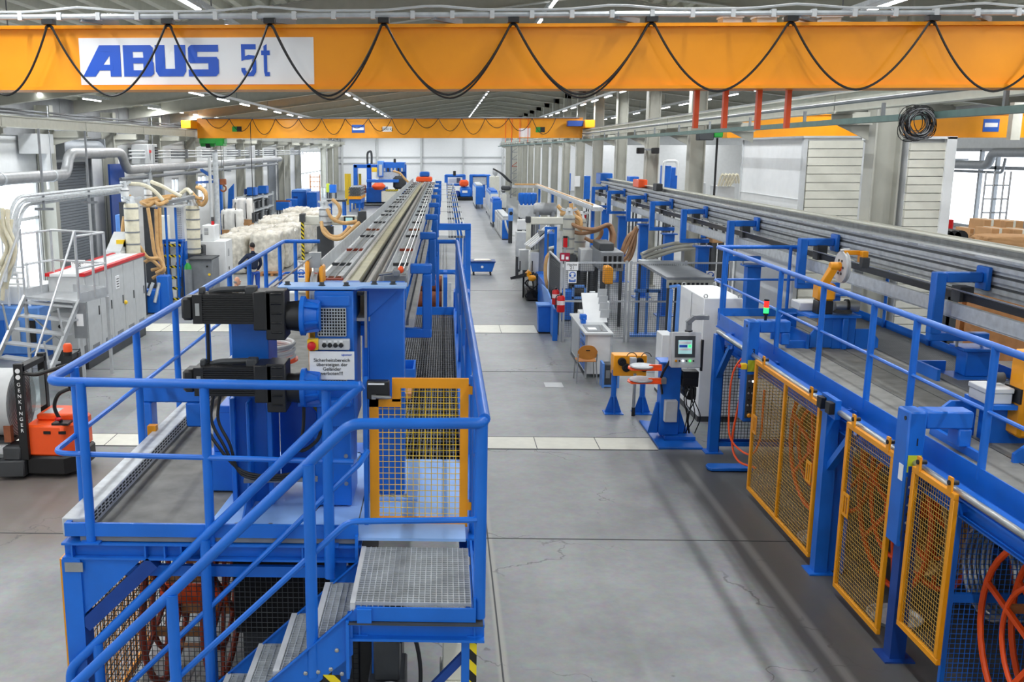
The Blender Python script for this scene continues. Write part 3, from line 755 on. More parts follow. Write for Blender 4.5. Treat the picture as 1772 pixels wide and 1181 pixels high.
# servo motors
for z, yy in ((3.575, 6.95), (3.05, 6.9)):
    sv = MB()
    x0 = -1.90
    sv.box(x0, x0 + .09, yy - .085, yy + .085, z - .085, z + .085).build('encoder_cap', 'black', du, bevel=.02)
    mb = MB().box(x0 + .09, x0 + .16, yy - .105, yy + .105, z - .105, z + .105).box(x0 + .16, x0 + .56, yy - .085, yy + .085, z - .095, z + .095)
    k = 0
    while k < 12:
        zz = z - .09 + .18 * k / 11; mb.box(x0 + .16, x0 + .56, yy - .1, yy + .1, zz - .004, zz + .004); k += 1
    k = 0
    while k < 10:
        y2 = yy - .085 + .17 * k / 9; mb.box(x0 + .16, x0 + .56, y2 - .004, y2 + .004, z - .108, z + .108); k += 1
    mo = mb.build('servo_motor', 'black', du)
    MB().box(x0 + .11, x0 + .14, yy - .107, yy - .105, z - .045, z + .045).build('rating_plate', 'steel', mo)
    mb = MB().box(x0 + .53, x0 + .66, yy - .12, yy + .12, z - .15, z + .13).box(x0 + .62, x0 + .76, yy - .12, yy + .12, z - .22, z + .14)
    for q in range(5): mb.box(x0 + .655, x0 + .74, yy - .13, yy + .12, z - .17 + .07 * q, z - .155 + .07 * q)
    ge = mb.build('reduction_gear', 'black', du, bevel=.012)
    mb = MB().cyl((x0 + .76, yy, z - .06), (x0 + .86, yy, z - .06), .105, .115, 20)
    mb.build('coupling', 'black', du)
    mb = MB().lathe((x0 + .86, yy, z - .06), [(.145, 0), (.145, .03), (.115, .035), (.09, .12), (.11, .14)], 20, 'x')
    for a in range(6):
        an = a * PI / 3 + .3; mb.bar((x0 + .89, yy + .1 * math.cos(an), z - .06 + .1 * math.sin(an)), (x0 + .99, yy + .09 * math.cos(an), z - .06 + .09 * math.sin(an)), .012, .05, (0, math.cos(an), math.sin(an)))
    mb.build('bell_housing', 'blue', du)
    mb = MB().box(x0 + .46, x0 + .54, yy - .05, yy + .05, z + .095, z + .16); mb.tube(spline([(x0 + .5, yy, z + .14), (x0 + .38, yy, z + .135), (x0 + .26, yy + .02, z + .125), (x0 + .18, yy + .05, z + .1)], 6), .022, 8)
    mb.box(x0 + .12, x0 + .16, yy - .03, yy + .03, z + .1, z + .15)
    mb.build('cable_plug', 'dark_grey', du, bevel=.008)
# cables from the lower motor
for k, dx in enumerate((0, .05, .1)):
    p0 = Vector((-1.74 + dx, 6.88, 2.95)); p3 = Vector((-1.0, 7.0, 2.33 - .02 * k))
    MB().tube(spline([p0, p0 + Vector((-.02, -.02, -.2)), p0 + Vector((.06, -.03, -.38)), (-1.5, 6.86, 2.36 - .015 * k), (-1.25, 6.9, 2.31 - .015 * k), p3], 6), .012, 6).build('motor_cable', 'black', du)
MB().tube([(-1.73, 6.95, 3.5), (-1.735, 6.95, 3.1)], .014, 6).build('motor_cable', 'black', du)
MB().tube(spline([(-1.03, 6.95, 3.1), (-1.04, 6.93, 2.7), (-1.07, 6.93, 2.5), (-.95, 6.98, 2.56), (-.9, 7, 2.7)], 6), .014, 6).build('motor_cable', 'black', du)
MB().bar((-1.5, 6.93, 2.26), (-.95, 6.98, 2.26), .06, .025).build('cable_shelf', 'grey', du)
# emergency stop box, key panel and notice
es = MB().box(-1.0, -.92, 6.93, 6.99, 3.262, 3.345).build('emergency_stop_box', 'yellow', du, bevel=.006)
MB().lathe((-.965, 6.93, 3.298), [(.03, 0), (.033, -.02), (.028, -.04), (.01, -.046)], 14, 'y').build('push_button', 'red', es)
kp = MB().box(-.92, -.69, 6.94, 6.99, 3.262, 3.342).build('switch_panel', 'light_grey', du, bevel=.006)
for i in range(4):
    x = -.875 + .041 * i
    MB().lathe((x, 6.94, 3.3), [(.017, 0), (.017, -.012), (.01, -.02)], 12, 'y').build('rotary_switch', 'black', kp)
    MB().box(x - .012, x + .012, 6.938, 6.94, 3.32, 3.334).build('switch_label', 'paper', kp)
nt_ = MB().box(-.985, -.655, 6.925, 6.932, 3.045, 3.255).build('notice_board', 'white', du)
for i, s in enumerate(('Sicherheitsbereich', 'übersteigen der', 'Geländer', 'verboten!!!')):
    text('lettering', s, .036, (-.82, 6.925, 3.19 - .033 * i), 'ink_black', nt_, sx=1.0)
text('lettering', 'uponor', .026, (-.71, 6.925, 3.232), 'ink_blue', nt_)

# ------------------------------------------------------------------ staircase with landing
st = thing('staircase', 'blue steel staircase and grating landing climbing to the left platform gate', 'stairs', (-.8, 6.0, 0))
# landing
lz = 1.94
mb = MB()
for i in range(21): x = -.545 + .72 * i / 20; mb.box(x - .003, x + .003, 5.6, 6.46, lz - .03, lz)
for i in range(27): y = 5.61 + .84 * i / 26; mb.box(-.545, .175, y - .0028, y + .0028, lz - .025, lz - .001)
mb.build('landing_grating', 'galv', st, smooth=False)
MB().box(-.575, -.545, 5.58, 6.46, lz - .05, lz + .004).build('landing_nosing', 'light_grey', st)
mb = MB().prism([(-.585, 1.83), (.205, 1.83), (.205, 1.92), (-.53, 1.92), (-.585, 1.86)], 5.565, 5.58)
mb.box(.19, .205, 5.57, 6.5, 1.86, 1.98); mb.box(-.53, -.44, 5.545, 5.565, 1.81, 1.915)
mb.build('landing_toe_board', 'blue', st)
mb = MB().ibeam((-.58, 5.62, 1.755), (.26, 5.62, 1.755), .12, .12, .016, .012).ibeam((-.52, 5.6, 1.76), (-.52, 6.45, 1.76), .1, .11, .014, .012).ibeam((.2, 5.6, 1.76), (.2, 6.45, 1.76), .1, .11, .014, .012)
mb.box(-.6, -.58, 5.54, 5.68, 1.45, 1.84)
mb.build('landing_frame', 'blue', st)
MB().box(-.585, .25, 5.54, 5.7, 1.815, 1.825).build('landing_base', 'dark_grey', st)
lg = MB().box(.12, .17, 5.62, 5.74, 0, 1.7).build('landing_leg', 'blue', st)
MB().box(.17, .215, 5.618, 5.66, 0, 1.7).build('hazard_strip', 'hazard', lg)
MB().box(-.5, -.42, 6.3, 6.38, 0, 1.7).build('landing_leg', 'blue', st)
MB().bar((-.35, 5.75, .95), (.14, 5.68, 1.55), .05, .05).build('cross_brace', 'blue_dark', st)
# flight: slope 35 deg going down to the left
dxs, dzs, n = .2425, .2425 * .98, 8
slope = dzs / dxs
def zl(x): return 1.90 + (x + .56) * slope * 1.0          # stringer top line
xb = -.56 - 1.9 / slope
for yy, nm in ((5.575, 'stringer'), (6.39, 'stringer')):
    o = MB().prism([(-.56, zl(-.56)), (-.56, zl(-.56) - .3), (xb + .12, 0), (xb - .06, 0), (xb - .06, .06)], yy - .006, yy + .006).build(nm, 'blue', st)
    MB().prism([(-.56, zl(-.56)), (xb - .06, .06), (xb - .06, .052), (-.56, zl(-.56) - .008)], yy - .03, yy + .006).build('stringer_flange', 'blue', st)
    if yy < 6:
        p = aY(575, 1170, 5.55); MB().box(p.x - .06, p.x + .05, 5.560, 5.569, 1.36, 1.46).build('hazard_plate', 'hazard', o)
        for x, z in ((-.86, 1.47), (-.78, 1.48), (-.7, 1.5), (-.66, 1.63), (-.63, 1.47)): MB().lathe((x, 5.569, z), [(.014, 0), (.014, -.008), (.008, -.012)], 8, 'y').build('bolt', 'steel', o)
for i in range(1, n):
    x1 = -.56 - dxs * (i - 1) - .02; x0 = x1 - .25; z = 1.94 - dzs * i
    if z < .1: break
    mb = MB().box(x0, x1, 5.59, 5.6, z - .04, z).box(x0, x1, 6.37, 6.38, z - .04, z)
    for k in range(6): x = x0 + .05 + (x1 - x0 - .05) * k / 5; mb.box(x - .002, x + .002, 5.6, 6.37, z - .03, z)
    for k in range(24): y = 5.61 + .75 * k / 23; mb.box(x0 + .03, x1, y - .0015, y + .0015, z - .025, z - .002)
    tr = mb.build('tread', 'galv', st, smooth=False)
    nm = MB().box(x0, x0 + .038, 5.595, 6.375, z - .03, z + .003)
    nm.build('tread_nosing', 'light_grey', tr)
# stair railings
yb, yf = 6.42, 5.6
bx0 = -2.72
def rz_b(x): return 3.125 + (x + .575) * 1.0
top_b = fillet([(-.56, yb, 3.12), (-.64, yb, 3.06), (-2.72, yb, .98), (-2.72, yb, .72), (-2.5, yb, .86)], .08, 5)
MB().tube([(-.555, yb, 3.13), (-.6, yb, 3.10)] + top_b[2:], .034, 12).build('handrail', 'blue', st)
MB().tube(fillet([(-.53, yb + .1, 2.63), (-.58, yb, 2.57), (-2.62, yb, .53)], .03, 3), .02, 8).build('mid_rail', 'blue', st)
top_f = fillet([(.245, yf + .1, RZ), (.24, yf, RZ - .02), (-.56, yf, 3.09), (-2.66, yf, 1.04), (-2.66, yf, .8)], .07, 5)
MB().tube(top_f, .034, 12).build('handrail', 'blue', st)
MB().tube(fillet([(.236, yf + .25, 2.5), (.232, yf, 2.49), (-.58, yf, 2.47), (-2.6, yf, .52)], .06, 4), .02, 8).build('mid_rail', 'blue', st)
for x, y, z0, z1 in ((-.815, yf - .01, 1.44, 2.84), (-1.69, yf - .01, .7, 1.98), (-1.684, yb, .82, 2.0), (-2.5, yb, .2, 1.19), (.228, yf + .02, 1.84, RZ), (-.8, yb, 1.72, 2.9), (-2.5, yf, .1, 1.2)):
    MB().cyl((x, y, z0), (x, y, z1), .038, n=12).build('railing_post', 'blue', st)

# ------------------------------------------------------------------ winder below the left platform, seen through its mesh
gm = thing('mesh_guard', 'dark wire mesh guard panel below the front of the left platform', 'machine guard', (-1.6, 6.68, 0))
MB().mesh((-2.55, 6.68, .3), (1.92, 0, 0), (0, 0, 1.38), 48, 34, .003).build('wire_mesh', 'dark_grey', gm)
MB().box(-1.78, -1.7, 6.63, 6.7, 0, 1.7).box(-2.6, -.62, 6.65, 6.72, .25, .3).build('frame', 'blue', gm)
mg = thing('mesh_guard', 'wire mesh guard along the left side of the left platform', 'machine guard', (-2.68, 9, 0))
MB().mesh((-2.69, 6.75, .2), (0, 4.5, 0), (0, 0, 1.55), 56, 20, .004).build('wire_mesh', 'dark_grey', mg)
MB().box(-2.71, -2.67, 6.7, 6.76, .1, 1.78).box(-2.71, -2.67, 11.2, 11.26, .1, 1.78).build('frame', 'amber', mg)
gy = thing('sliding_gate', 'edge of a yellow sliding gate on the left side of the left platform', 'gate', (-2.8, 6.8, .1))
MB().box(-2.79, -2.76, 6.55, 6.6, .1, 1.78).box(-2.79, -2.76, 6.6, 8.6, 1.72, 1.78).box(-2.79, -2.76, 6.6, 8.6, .1, .16).box(-2.79, -2.76, 8.55, 8.6, .1, 1.78).build('frame', 'amber', gy)
MB().mesh((-2.775, 6.6, .16), (0, 1.95, 0), (0, 0, 1.56), 36, 30, .003).build('wire_mesh', 'amber', gy)
def reel(name, label, c, R, wd, m, group=None, spokes=6, rim=.03, axis='x', hubm='red_orange'):
    t = thing(name, label, 'coil reel', (c[0], c[1], c[2] - R), group)
    for s in (-1, 1):
        cc = (c[0] + s * wd / 2, c[1], c[2])
        MB().ring(cc, R, rim, 'x', 40, 8).build('rim', m, t)
        MB().ring(cc, R * .62, rim * .8, 'x', 32, 8).build('inner_ring', m, t)
        for k in range(spokes):
            a = 2 * PI * k / spokes + .3
            MB().bar((cc[0], c[1], c[2]), (cc[0], c[1] + R * math.cos(a), c[2] + R * math.sin(a)), .045, .03, (1, 0, 0)).build('spoke', m, t)
    mb = MB()
    for k in range(spokes):
        a = 2 * PI * k / spokes + .3
        mb.bar((c[0] - wd / 2, c[1] + R * .62 * math.cos(a), c[2] + R * .62 * math.sin(a)), (c[0] + wd / 2, c[1] + R * .62 * math.cos(a), c[2] + R * .62 * math.sin(a)), .09, .02, (0, math.cos(a), math.sin(a)))
    mb.build('drum_slat', 'wood', t)
    MB().cyl((c[0] - wd / 2 - .05, c[1], c[2]), (c[0] + wd / 2 + .05, c[1], c[2]), .09, n=16).build('hub', hubm, t)
    return t
reel('coil_reel', 'rust red winding reel behind the mesh under the left platform', (-2.2, 8.0, .82), .74, .5, 'rust_red')
wh_ = thing('shade_box', 'black box added as deck shade behind the front mesh of the left platform', 'machine', (-1.2, 7.6, 0))  # black box added to darken the space shaded by the deck
MB().box(-1.75, -.66, 7.5, 9.4, .7, 1.7).build('housing', 'black_matt', wh_, bevel=.02)
MB().box(-1.7, -.7, 7.6, 9.3, 0, .7).build('base', 'dark_grey', wh_)
MB().cyl((-1.78, 8.2, 1.2), (-1.75, 8.2, 1.2), .3, n=20).build('side_disc', 'steel', wh_)
pk = thing('winder_drive', 'grey and black winder drive under the landing of the left platform', 'machine', (-.3, 7.0, 0))
MB().box(-.62, -.3, 6.6, 7.0, .02, 1.25).build('frame', 'black', pk, bevel=.01)
MB().box(-.48, -.3, 6.2, 6.5, 1.05, 1.35).box(-.52, -.26, 6.15, 6.6, .02, 1.05).build('cabinet', 'dark_grey', pk, bevel=.01)
MB().ell((-.36, 6.05, .92), (.16, .16, .2)).build('dome_cover', 'galv', pk)
MB().box(.0, .14, 6.3, 6.6, 1.0, 1.3).box(-.02, .16, 6.25, 6.65, .02, 1.0).build('terminal_box', 'cream', pk, bevel=.01)
MB().tube(spline([(-.3, 6.3, 1.3), (-.2, 6.2, 1.4), (-.15, 6.15, 1.1), (-.22, 6.1, .7)], 6), .015, 6).build('hose', 'black', pk)

# blue inverted-U bracket that straddles the left edge of the deck
br = thing('guide_bracket', 'blue inverted-U bracket straddling the left edge of the left platform', 'bracket', (-2.55, 8.9, 1.0))
bz = 2.52
MB().box(-2.92, -2.3, 8.85, 9.05, bz - .17, bz).box(-2.92, -2.78, 8.85, 9.05, 1.0, bz - .17).box(-2.45, -2.3, 8.85, 9.05, 2.11, bz - .17).build('arm', 'blue', br, bevel=.015)
MB().box(-2.3, -2.1, 8.9, 9.1, 2.0, 2.03).build('foot', 'grey', br)
MB().box(-2.78, -2.70, 8.7, 8.78, 2.06, 2.16).build('stop_block', 'amber', br)

# ------------------------------------------------------------------ the long cutting and transport track over the left platform
tk = thing('conveyor_track', 'long steel conveyor track with three rails running to the far end, left machine', 'conveyor', (-.66, 7.8, 0))
TZ, TY0, TY1 = 3.67, 7.55, 33.0
def tb_(mb, x0, x1, y0, y1, dz0, dz1, k=.824): return mb.box(x0 * k, x1 * k, y0, y1, TZ + dz0 * k, TZ + dz1 * k)
# centre beam: deep open trough with two shoulders and a pale top band
mb = MB()
for a in ((-.965, -.93, -.55, .03), (-.735, -.70, -.55, .03), (-.93, -.735, -.3, -.27), (-.985, -.965, -.04, 0), (-.70, -.66, -.09, -.06), (-.66, -.645, -.12, 0), (-.985, -.965, -.3, -.26), (-.70, -.685, -.3, -.26)): tb_(mb, a[0], a[1], 7.26, TY1, a[2], a[3])
mb.build('centre_beam', 'rail_steel', tk, smooth=False)
tb_(MB(), -.925, -.83, 7.26, TY1, -.02, .01).build('slide_band', 'brass_rail', tk)
tb_(MB(), -.80, -.745, 7.26, TY1, -.06, -.03).build('guide_strip', 'dark_grey', tk)
mb = MB()
for a in ((-1.295, -1.28, -.02, .13), (-1.28, -1.0, -.06, -.045), (-1.02, -1.0, -.045, .03)): tb_(mb, a[0], a[1], TY0 + .3, TY1, a[2], a[3])
mb.build('left_tray', 'galv', tk, smooth=False)
mb = MB()
for a in ((-.6, -.585, -.045, .03), (-.585, -.37, -.06, -.045), (-.37, -.355, -.06, .1)): tb_(mb, a[0], a[1], TY0 + .2, TY1, a[2], a[3])
mb.build('right_tray', 'galv', tk, smooth=False)
for x in (-.965, -.905, -.41, -.36): MB().cyl((x, TY0 + .2, TZ + .0), (x, TY1, TZ + .0), .006, n=6).build('guide_rod', 'steel', tk)
tb_(tb_(MB(), -.34, -.29, TY0, TY1, -.42, -.34), -.42, -.34, TY0, TY1, -.42, -.4).build('lower_rail', 'rail_steel', tk, smooth=False)
y, k = TY0 + .55, 0
while y < TY1 - .5:
    for x0, x1 in ((-1.28, -1.0), (-.59, -.37)):
        tb_(MB(), x0, x1, y - .022, y + .022, -.045, -.015).build('cross_tie', ['rust', 'dark_grey', 'rust_red', 'dark_grey'][k % 4] if y < 16 else 'dark_grey', tk)
    y += 1.0 + .35 * (k % 3); k += 1
tb_(MB(), -1.3, -1.24, TY0 + .2, TY0 + .3, -.05, .06).build('end_stop', 'rust_red', tk); tb_(MB(), -1.24, -1.0, TY0 + .2, TY0 + .3, -.06, .01).build('end_stop', 'rust_red', tk)
MB().tube([(-1.5, 7.1, 3.6), (-1.05, 7.7, TZ)], .014, 6).build('feed_bar', 'rust_red', tk)
# C-shaped hangers on the right
for i in range(8):
    y = 8.35 + 3.3 * i
    mb = MB(); tb_(mb, -.36, -.13, y - .05, y + .05, -.02, .08); tb_(mb, -.23, -.13, y - .05, y + .05, -.62, -.02); tb_(mb, -.42, -.13, y - .05, y + .05, -.7, -.6)
    mb.build('hanger_bracket', 'blue', tk, bevel=.01)
    mb = MB(); tb_(mb, -1.32, -.4, y - .05, y + .05, -.68, -.56); tb_(mb, -1.25, -1.15, y - .04, y + .04, -.56, -.06); tb_(mb, -.9, -.78, y - .04, y + .04, -.56, -.3); tb_(mb, -.5, -.4, y - .04, y + .04, -.56, -.06); mb.build('cross_beam', 'blue', tk, bevel=.008)
    zb = 2.0 if y < 17 else 0
    tb_(MB(), -.88, -.74, y + .1, y + .24, -.7, -.56).box(-.73, -.61, y + .1, y + .24, zb + .02, TZ - .5).build('stand', 'blue', tk, bevel=.01)
    MB().box(-.84, -.5, y + .02, y + .34, zb, zb + .02).build('foot_plate', 'blue', tk)
# clamp carriage on the near end
cr = thing('clamp_carriage', 'small grey clamp with orange knob on the near end of the left track', 'clamp', (-.37, 7.75, TZ))
MB().box(-.49, -.3, 7.7, 7.8, TZ - .03, TZ + .05).box(-.41, -.35, 7.6, 7.76, TZ + .05, TZ + .1).build('body', 'grey', cr, bevel=.008)
MB().tube([(-.52, 7.64, TZ + .06), (-.37, 7.66, TZ + .08)], .012, 8).build('lever', 'steel', cr)
MB().ell((-.345, 7.65, TZ + .1), (.024, .024, .03)).build('knob', 'signal_orange', cr)
# orange saw carriage at the far end
sw = thing('track_carriage', 'orange carriage with blue housing at the far end of the left track', 'carriage', (-.68, 32, TZ))
MB().box(-.93, -.41, 31.8, 32.4, TZ + .025, TZ + .18).build('body', 'signal_orange', sw, bevel=.03)
MB().box(-.82, -.5, 32.0, 32.4, TZ + .18, TZ + .34).build('housing', 'blue', sw, bevel=.03)
# big sheave at the near end of the left track
sh = thing('cable_sheave', 'yellow sheave wheel block beside the near end of the left track', 'sheave', (-1.02, 7.62, 2.0))
MB().lathe((-1.02, 7.62, 3.56), [(.2, -.026), (.178, -.011), (.178, .011), (.2, .026)], 28, 'x').build('wheel', 'galv', sh)
MB().box(-1.09, -1.06, 7.52, 7.72, 3.4, 3.85).box(-.98, -.95, 7.52, 7.72, 3.4, 3.81).box(-1.09, -.96, 7.62, 7.72, 2.0, 3.4).build('cheek_plate', 'amber', sh, bevel=.015)
MB().box(-1.065, -.975, 7.58, 7.66, 3.79, 3.91).build('pulley_block', 'steel', sh)
MB().cyl((-1.04, 7.56, 3.88), (-1.66, 7.56, 3.4), .007, n=6).build('wire_rope', 'steel', sh)
# coil stand behind the motor column
cs = thing('coil_basket', 'white pipe coil lying on an orange reel behind the left motor column', 'coil', (-1.9, 10.3, 2.0))
mb = MB()
for k in range(5): mb.ring((-1.95, 10.3, 2.5 + .035 * k), .32 - .02 * (k % 2), .02, 'z', 28, 6)
mb.build('pipe_coil', 'light_grey', cs)
MB().lathe((-1.95, 10.3, 2.45), [(.36, 0), (.36, .02), (.1, .03)], 24).build('reel_plate', 'red_orange', cs)
MB().cyl((-1.95, 10.3, 2.0), (-1.95, 10.3, 2.46), .06).build('stand', 'blue', cs)
# blue portal over the trough behind the platform
po = thing('portal_frame', 'blue portal frame standing behind the right end of the left platform', 'frame', (.1, 27, 0))
a, b = aY(733, 387, 27.0), aY(815, 387, 27.0)
MB().box(a.x, b.x, 26.92, 27.08, a.z - .18, a.z).box(b.x - .16, b.x, 26.92, 27.08, .06, a.z - .18).box(a.x, a.x + .16, 26.92, 27.08, .06, a.z - .18).build('frame', 'blue', po, bevel=.012)
MB().box(b.x - .2, b.x + .04, 26.85, 27.15, 0, .06).box(a.x - .04, a.x + .2, 26.85, 27.15, 0, .06).build('foot', 'black', po)
MB().box(a.x + .16, b.x - .16, 26.95, 27.05, 1.3, 1.42).build('cross_bar', 'blue', po)
# ------------------------------------------------------------------ right machine: platform over the winders
pr_ = thing('machine_platform', 'blue steel machine platform with grey deck and guard rails, right foreground', 'platform', (5.6, 10.5, 0))
RX0, RX1, RY0, RY1 = 4.53, 6.78, 5.2, 16.0
MB().box(RX0 + .05, RX1, RY0, RY1, 1.95, DZ).build('deck_plate', 'deck_plate', pr_)
for x in (5.05, 5.5): MB().box(x - .004, x + .004, RY0, RY1, DZ, DZ + .003).build('deck_joint', 'dark_grey', pr_)
MB().box(RX0, RX0 + .012, RY0, RY1, 1.84, 2.06).box(RX0 - .02, RX0 + .03, RY0, RY1, 1.82, 1.84).build('toe_board', 'blue', pr_)
MB().box(RX0 + .012, RX0 + .085, RY0, RY1, 2.0, 2.012).build('edge_strip', 'light_grey', pr_)
MB().box(RX0, RX1, RY1, RY1 + .012, 1.95, 2.13).box(RX1, RX1 + .012, RY0, RY1, 1.95, 2.13).build('toe_board', 'blue', pr_)
mb = MB(); n = 34
for i in range(n + 1): x = 5.95 + .8 * i / n; mb.box(x - .004, x + .004, RY0, 15.9, DZ + .002, DZ + .02)
y = RY0
while y < 15.9: mb.box(5.95, 6.75, y - .004, y + .004, DZ + .002, DZ + .016); y += .12
mb.build('walkway_grating', 'grating', pr_, smooth=False)
MB().ibeam((4.42, RY0, 1.74), (4.42, 15.2, 1.74), .16, .16, .016, .012).build('edge_beam', 'blue', pr_)
MB().ibeam((6.7, RY0, 1.78), (6.7, 16, 1.78), .16, .2, .016, .012).build('edge_beam', 'blue', pr_)
for y in (7.2, 9.0, 10.9, 13, 15.1): MB().ibeam((4.5, y, 1.8), (6.7, y, 1.8), .12, .16, .014, .012).build('cross_beam', 'blue', pr_)
MB().tube([(4.25, RY0, 1.93), (4.25, 14.95, 1.93)], .03, 10).build('gate_rail', 'steel', pr_)
MB().box(4.32, 4.42, RY0, 14.95, 1.88, 1.9).build('gate_rail_cover', 'blue', pr_)
# railing
MB().tube(fillet([(4.56, RY0, 3.1), (4.58, 16.45, 3.1), (5.95, 16.45, 3.1)], .08, 5), .033, 10).build('handrail', 'blue', pr_)
MB().tube(fillet([(4.55, RY0, 2.55), (4.56, 16.45, 2.55), (5.9, 16.45, 2.55)], .08, 5), .019, 8).build('mid_rail', 'blue', pr_)
for y in (15.9, 13.2, 11.7, 10.3, 9.35, 8.0, 6.6): MB().cyl((4.555, y, 1.95), (4.56, y, 3.1), .034, n=10).build('railing_post', 'blue', pr_)
for x in (4.75, 5.8): MB().cyl((x, 16.43, 1.95), (x, 16.43, 3.1), .028, n=8).build('railing_post', 'blue', pr_)
for y in (14.9, 13.5): MB().cyl((RX1 - .03, y, 2.0), (RX1 - .03, y, 2.9), .025, n=8).build('railing_post', 'blue', pr_)
# columns on the aisle side
for y, nm in ((14.9, 'e'), (10.45, 'm'), (8.55, 'n')):
    mb = MB().box(4.19, 4.33, y - .07, y + .07, .015, 1.9).box(4.12, 4.4, y - .13, y + .13, 0, .015)
    if nm == 'm': mb.box(4.33, 4.5, y - .012, y + .012, .015, 1.9).box(4.48, 4.5, y - .1, y + .1, .015, 1.9)
    mb.build('leg', 'blue' if nm != 'n' else 'blue_dark', pr_)
    if nm != 'n': MB().bar((4.27, y - .05, 1.25), (4.27, y - .62, 1.82), .07, .08, (1, 0, 0)).build('knee_brace', 'blue', pr_)
for y in (14.9, 12.6, 10.4, 8.2, 6.0): MB().box(6.62, 6.76, y - .07, y + .07, 0, 1.9).build('leg', 'blue_dark', pr_)
MB().box(4.3, 6.7, 14.87, 14.93, .1, .16).build('floor_rail', 'blue', pr_)
# mesh behind the winders and at the end
g = thing('mesh_guard', 'black wire mesh guard across the far end of the right platform', 'machine guard', (5.4, 15, 0))
MB().mesh((4.36, 14.95, .18), (2.2, 0, 0), (0, 0, 1.5), 44, 30, .004).build('wire_mesh', 'black_matt', g)
MB().box(4.33, 4.37, 14.92, 14.98, 0, 1.72).box(6.54, 6.58, 14.92, 14.98, 0, 1.72).box(4.37, 6.54, 14.93, 14.97, .16, .2).build('frame', 'blue_dark', g)
g = thing('mesh_guard', 'dark wire mesh guard behind the winding reels under the right platform', 'machine guard', (6.5, 10, 0))
MB().mesh((6.5, 5.2, .1), (0, 9.6, 0), (0, 0, 1.6), 120, 24, .004).build('wire_mesh', 'dark_grey', g)
MB().box(6.5, 6.53, 5.2, 14.8, .06, .1).box(6.5, 6.53, 5.2, 14.8, 1.7, 1.74).build('frame', 'blue_dark', g)
rp_ = thing('shade_sheet', 'black sheet added as deep shade behind the winders under the right platform', 'panel', (6.57, 10, 0))  # black sheet standing in for the deep shade below the platform
MB().box(6.56, 6.58, 5.2, 14.8, .05, 1.7).build('sheet', 'black_matt', rp_); MB().box(6.55, 6.6, 5.2, 14.8, 0, .05).build('floor_channel', 'blue_dark', rp_)
g = thing('mesh_guard', 'blue wire mesh guard between the shorter yellow gate and the front reel, right machine', 'machine guard', (4.6, 7.3, 0))
MB().mesh((4.36, 7.9, .12), (.9, -.0, 0), (0, 0, 1.66), 20, 36, .0035).build('wire_mesh', 'blue', g)
MB().mesh((4.95, 7.5, .12), (0, -2.4, 0), (0, 0, 1.66), 54, 36, .0035).build('wire_mesh', 'blue_dark', g)
MB().box(4.34, 4.38, 7.88, 7.92, 0, 1.78).box(4.38, 5.3, 7.88, 7.92, .88, .96).box(4.38, 5.3, 7.88, 7.92, .06, .12).box(4.38, 5.3, 7.88, 7.92, 1.7, 1.78).box(4.93, 4.97, 5.1, 7.5, .9, .96).build('frame', 'blue', g)
# hanging control arms (inverted L) with button panels
def control(num, y, xa, zb, label):
    t = thing('control_station', label, 'control panel', (4.3, y, 0))
    o = MB().box(4.16, 4.32, y - .12, y + .12, zb, 2.4).box(4.32, 4.74, y - .1, y + .1, 2.24, 2.4).box(4.62, 4.74, y - .1, y + .1, 2.07, 2.24).build('arm', 'blue', t, bevel=.014)
    pn = MB().box(4.18, 4.3, y - .135, y - .12, zb + .06, zb + .68).build('button_panel', 'dark_grey', t, bevel=.004)
    for i in range(6):
        for j in range(2):
            m = 'lamp_white' if (i, j) in ((5, 1),) else 'steel' if i % 2 else 'black'
            MB().lathe((4.213 + .052 * j, y - .135, zb + .16 + .085 * i), [(.014, 0), (.014, -.012), (.008, -.016)], 10, 'y').build('push_button', m, pn)
    MB().lathe((4.24, y - .135, zb + .1), [(.03, 0), (.032, -.012), (.018, -.03)], 12, 'y').build('rotary_switch', 'amber' if num == '3' else 'black', pn)
    MB().box(4.18, 4.3, y - .128, y - .12, zb + .72, zb + .88).build('instruction_tag', 'lime', t)
    text('lettering', num, .1, (4.25, y - .121, zb + 1.0), 'ink_black', t)
    MB().cyl((4.165, y - .05, 2.33), (4.155, y - .05, 2.33), .02, n=10).build('plug', 'black', t)
    return t
t3 = control('3', 13.3, 0, .98, 'blue hanging control arm marked 3, by the farther yellow gate')
eb = MB().box(4.08, 4.16, 13.12, 13.2, 1.74, 1.82).build('emergency_stop_box', 'yellow', t3, bevel=.006)
MB().lathe((4.08, 13.16, 1.78), [(.024, 0), (.026, -.02), (.02, -.035)], 12, 'x').build('push_button', 'red', eb)
t1 = control('1', 8.62, 0, 1.12, 'blue hanging control arm marked 1, between the two nearer yellow gates')
MB().box(4.155, 4.16, 8.52, 8.6, 1.75, 1.9).build('notice', 'paper', t1)
sl = thing('signal_tower', 'red and green signal light on the control arm marked 3', 'signal light', (4.42, 13.3, 2.4))
MB().cyl((4.42, 13.3, 2.4), (4.42, 13.3, 2.47), .02, n=10).cyl((4.42, 13.3, 2.47), (4.42, 13.3, 2.5), .035, n=12).cyl((4.42, 13.3, 2.67), (4.42, 13.3, 2.69), .035, n=12).build('base', 'black', sl)
MB().cyl((4.42, 13.3, 2.5), (4.42, 13.3, 2.575), .034, n=14).build('green_lamp', 'lamp_green', sl)
MB().cyl((4.42, 13.3, 2.575), (4.42, 13.3, 2.67), .034, n=14).build('red_lamp', 'lamp_red', sl)
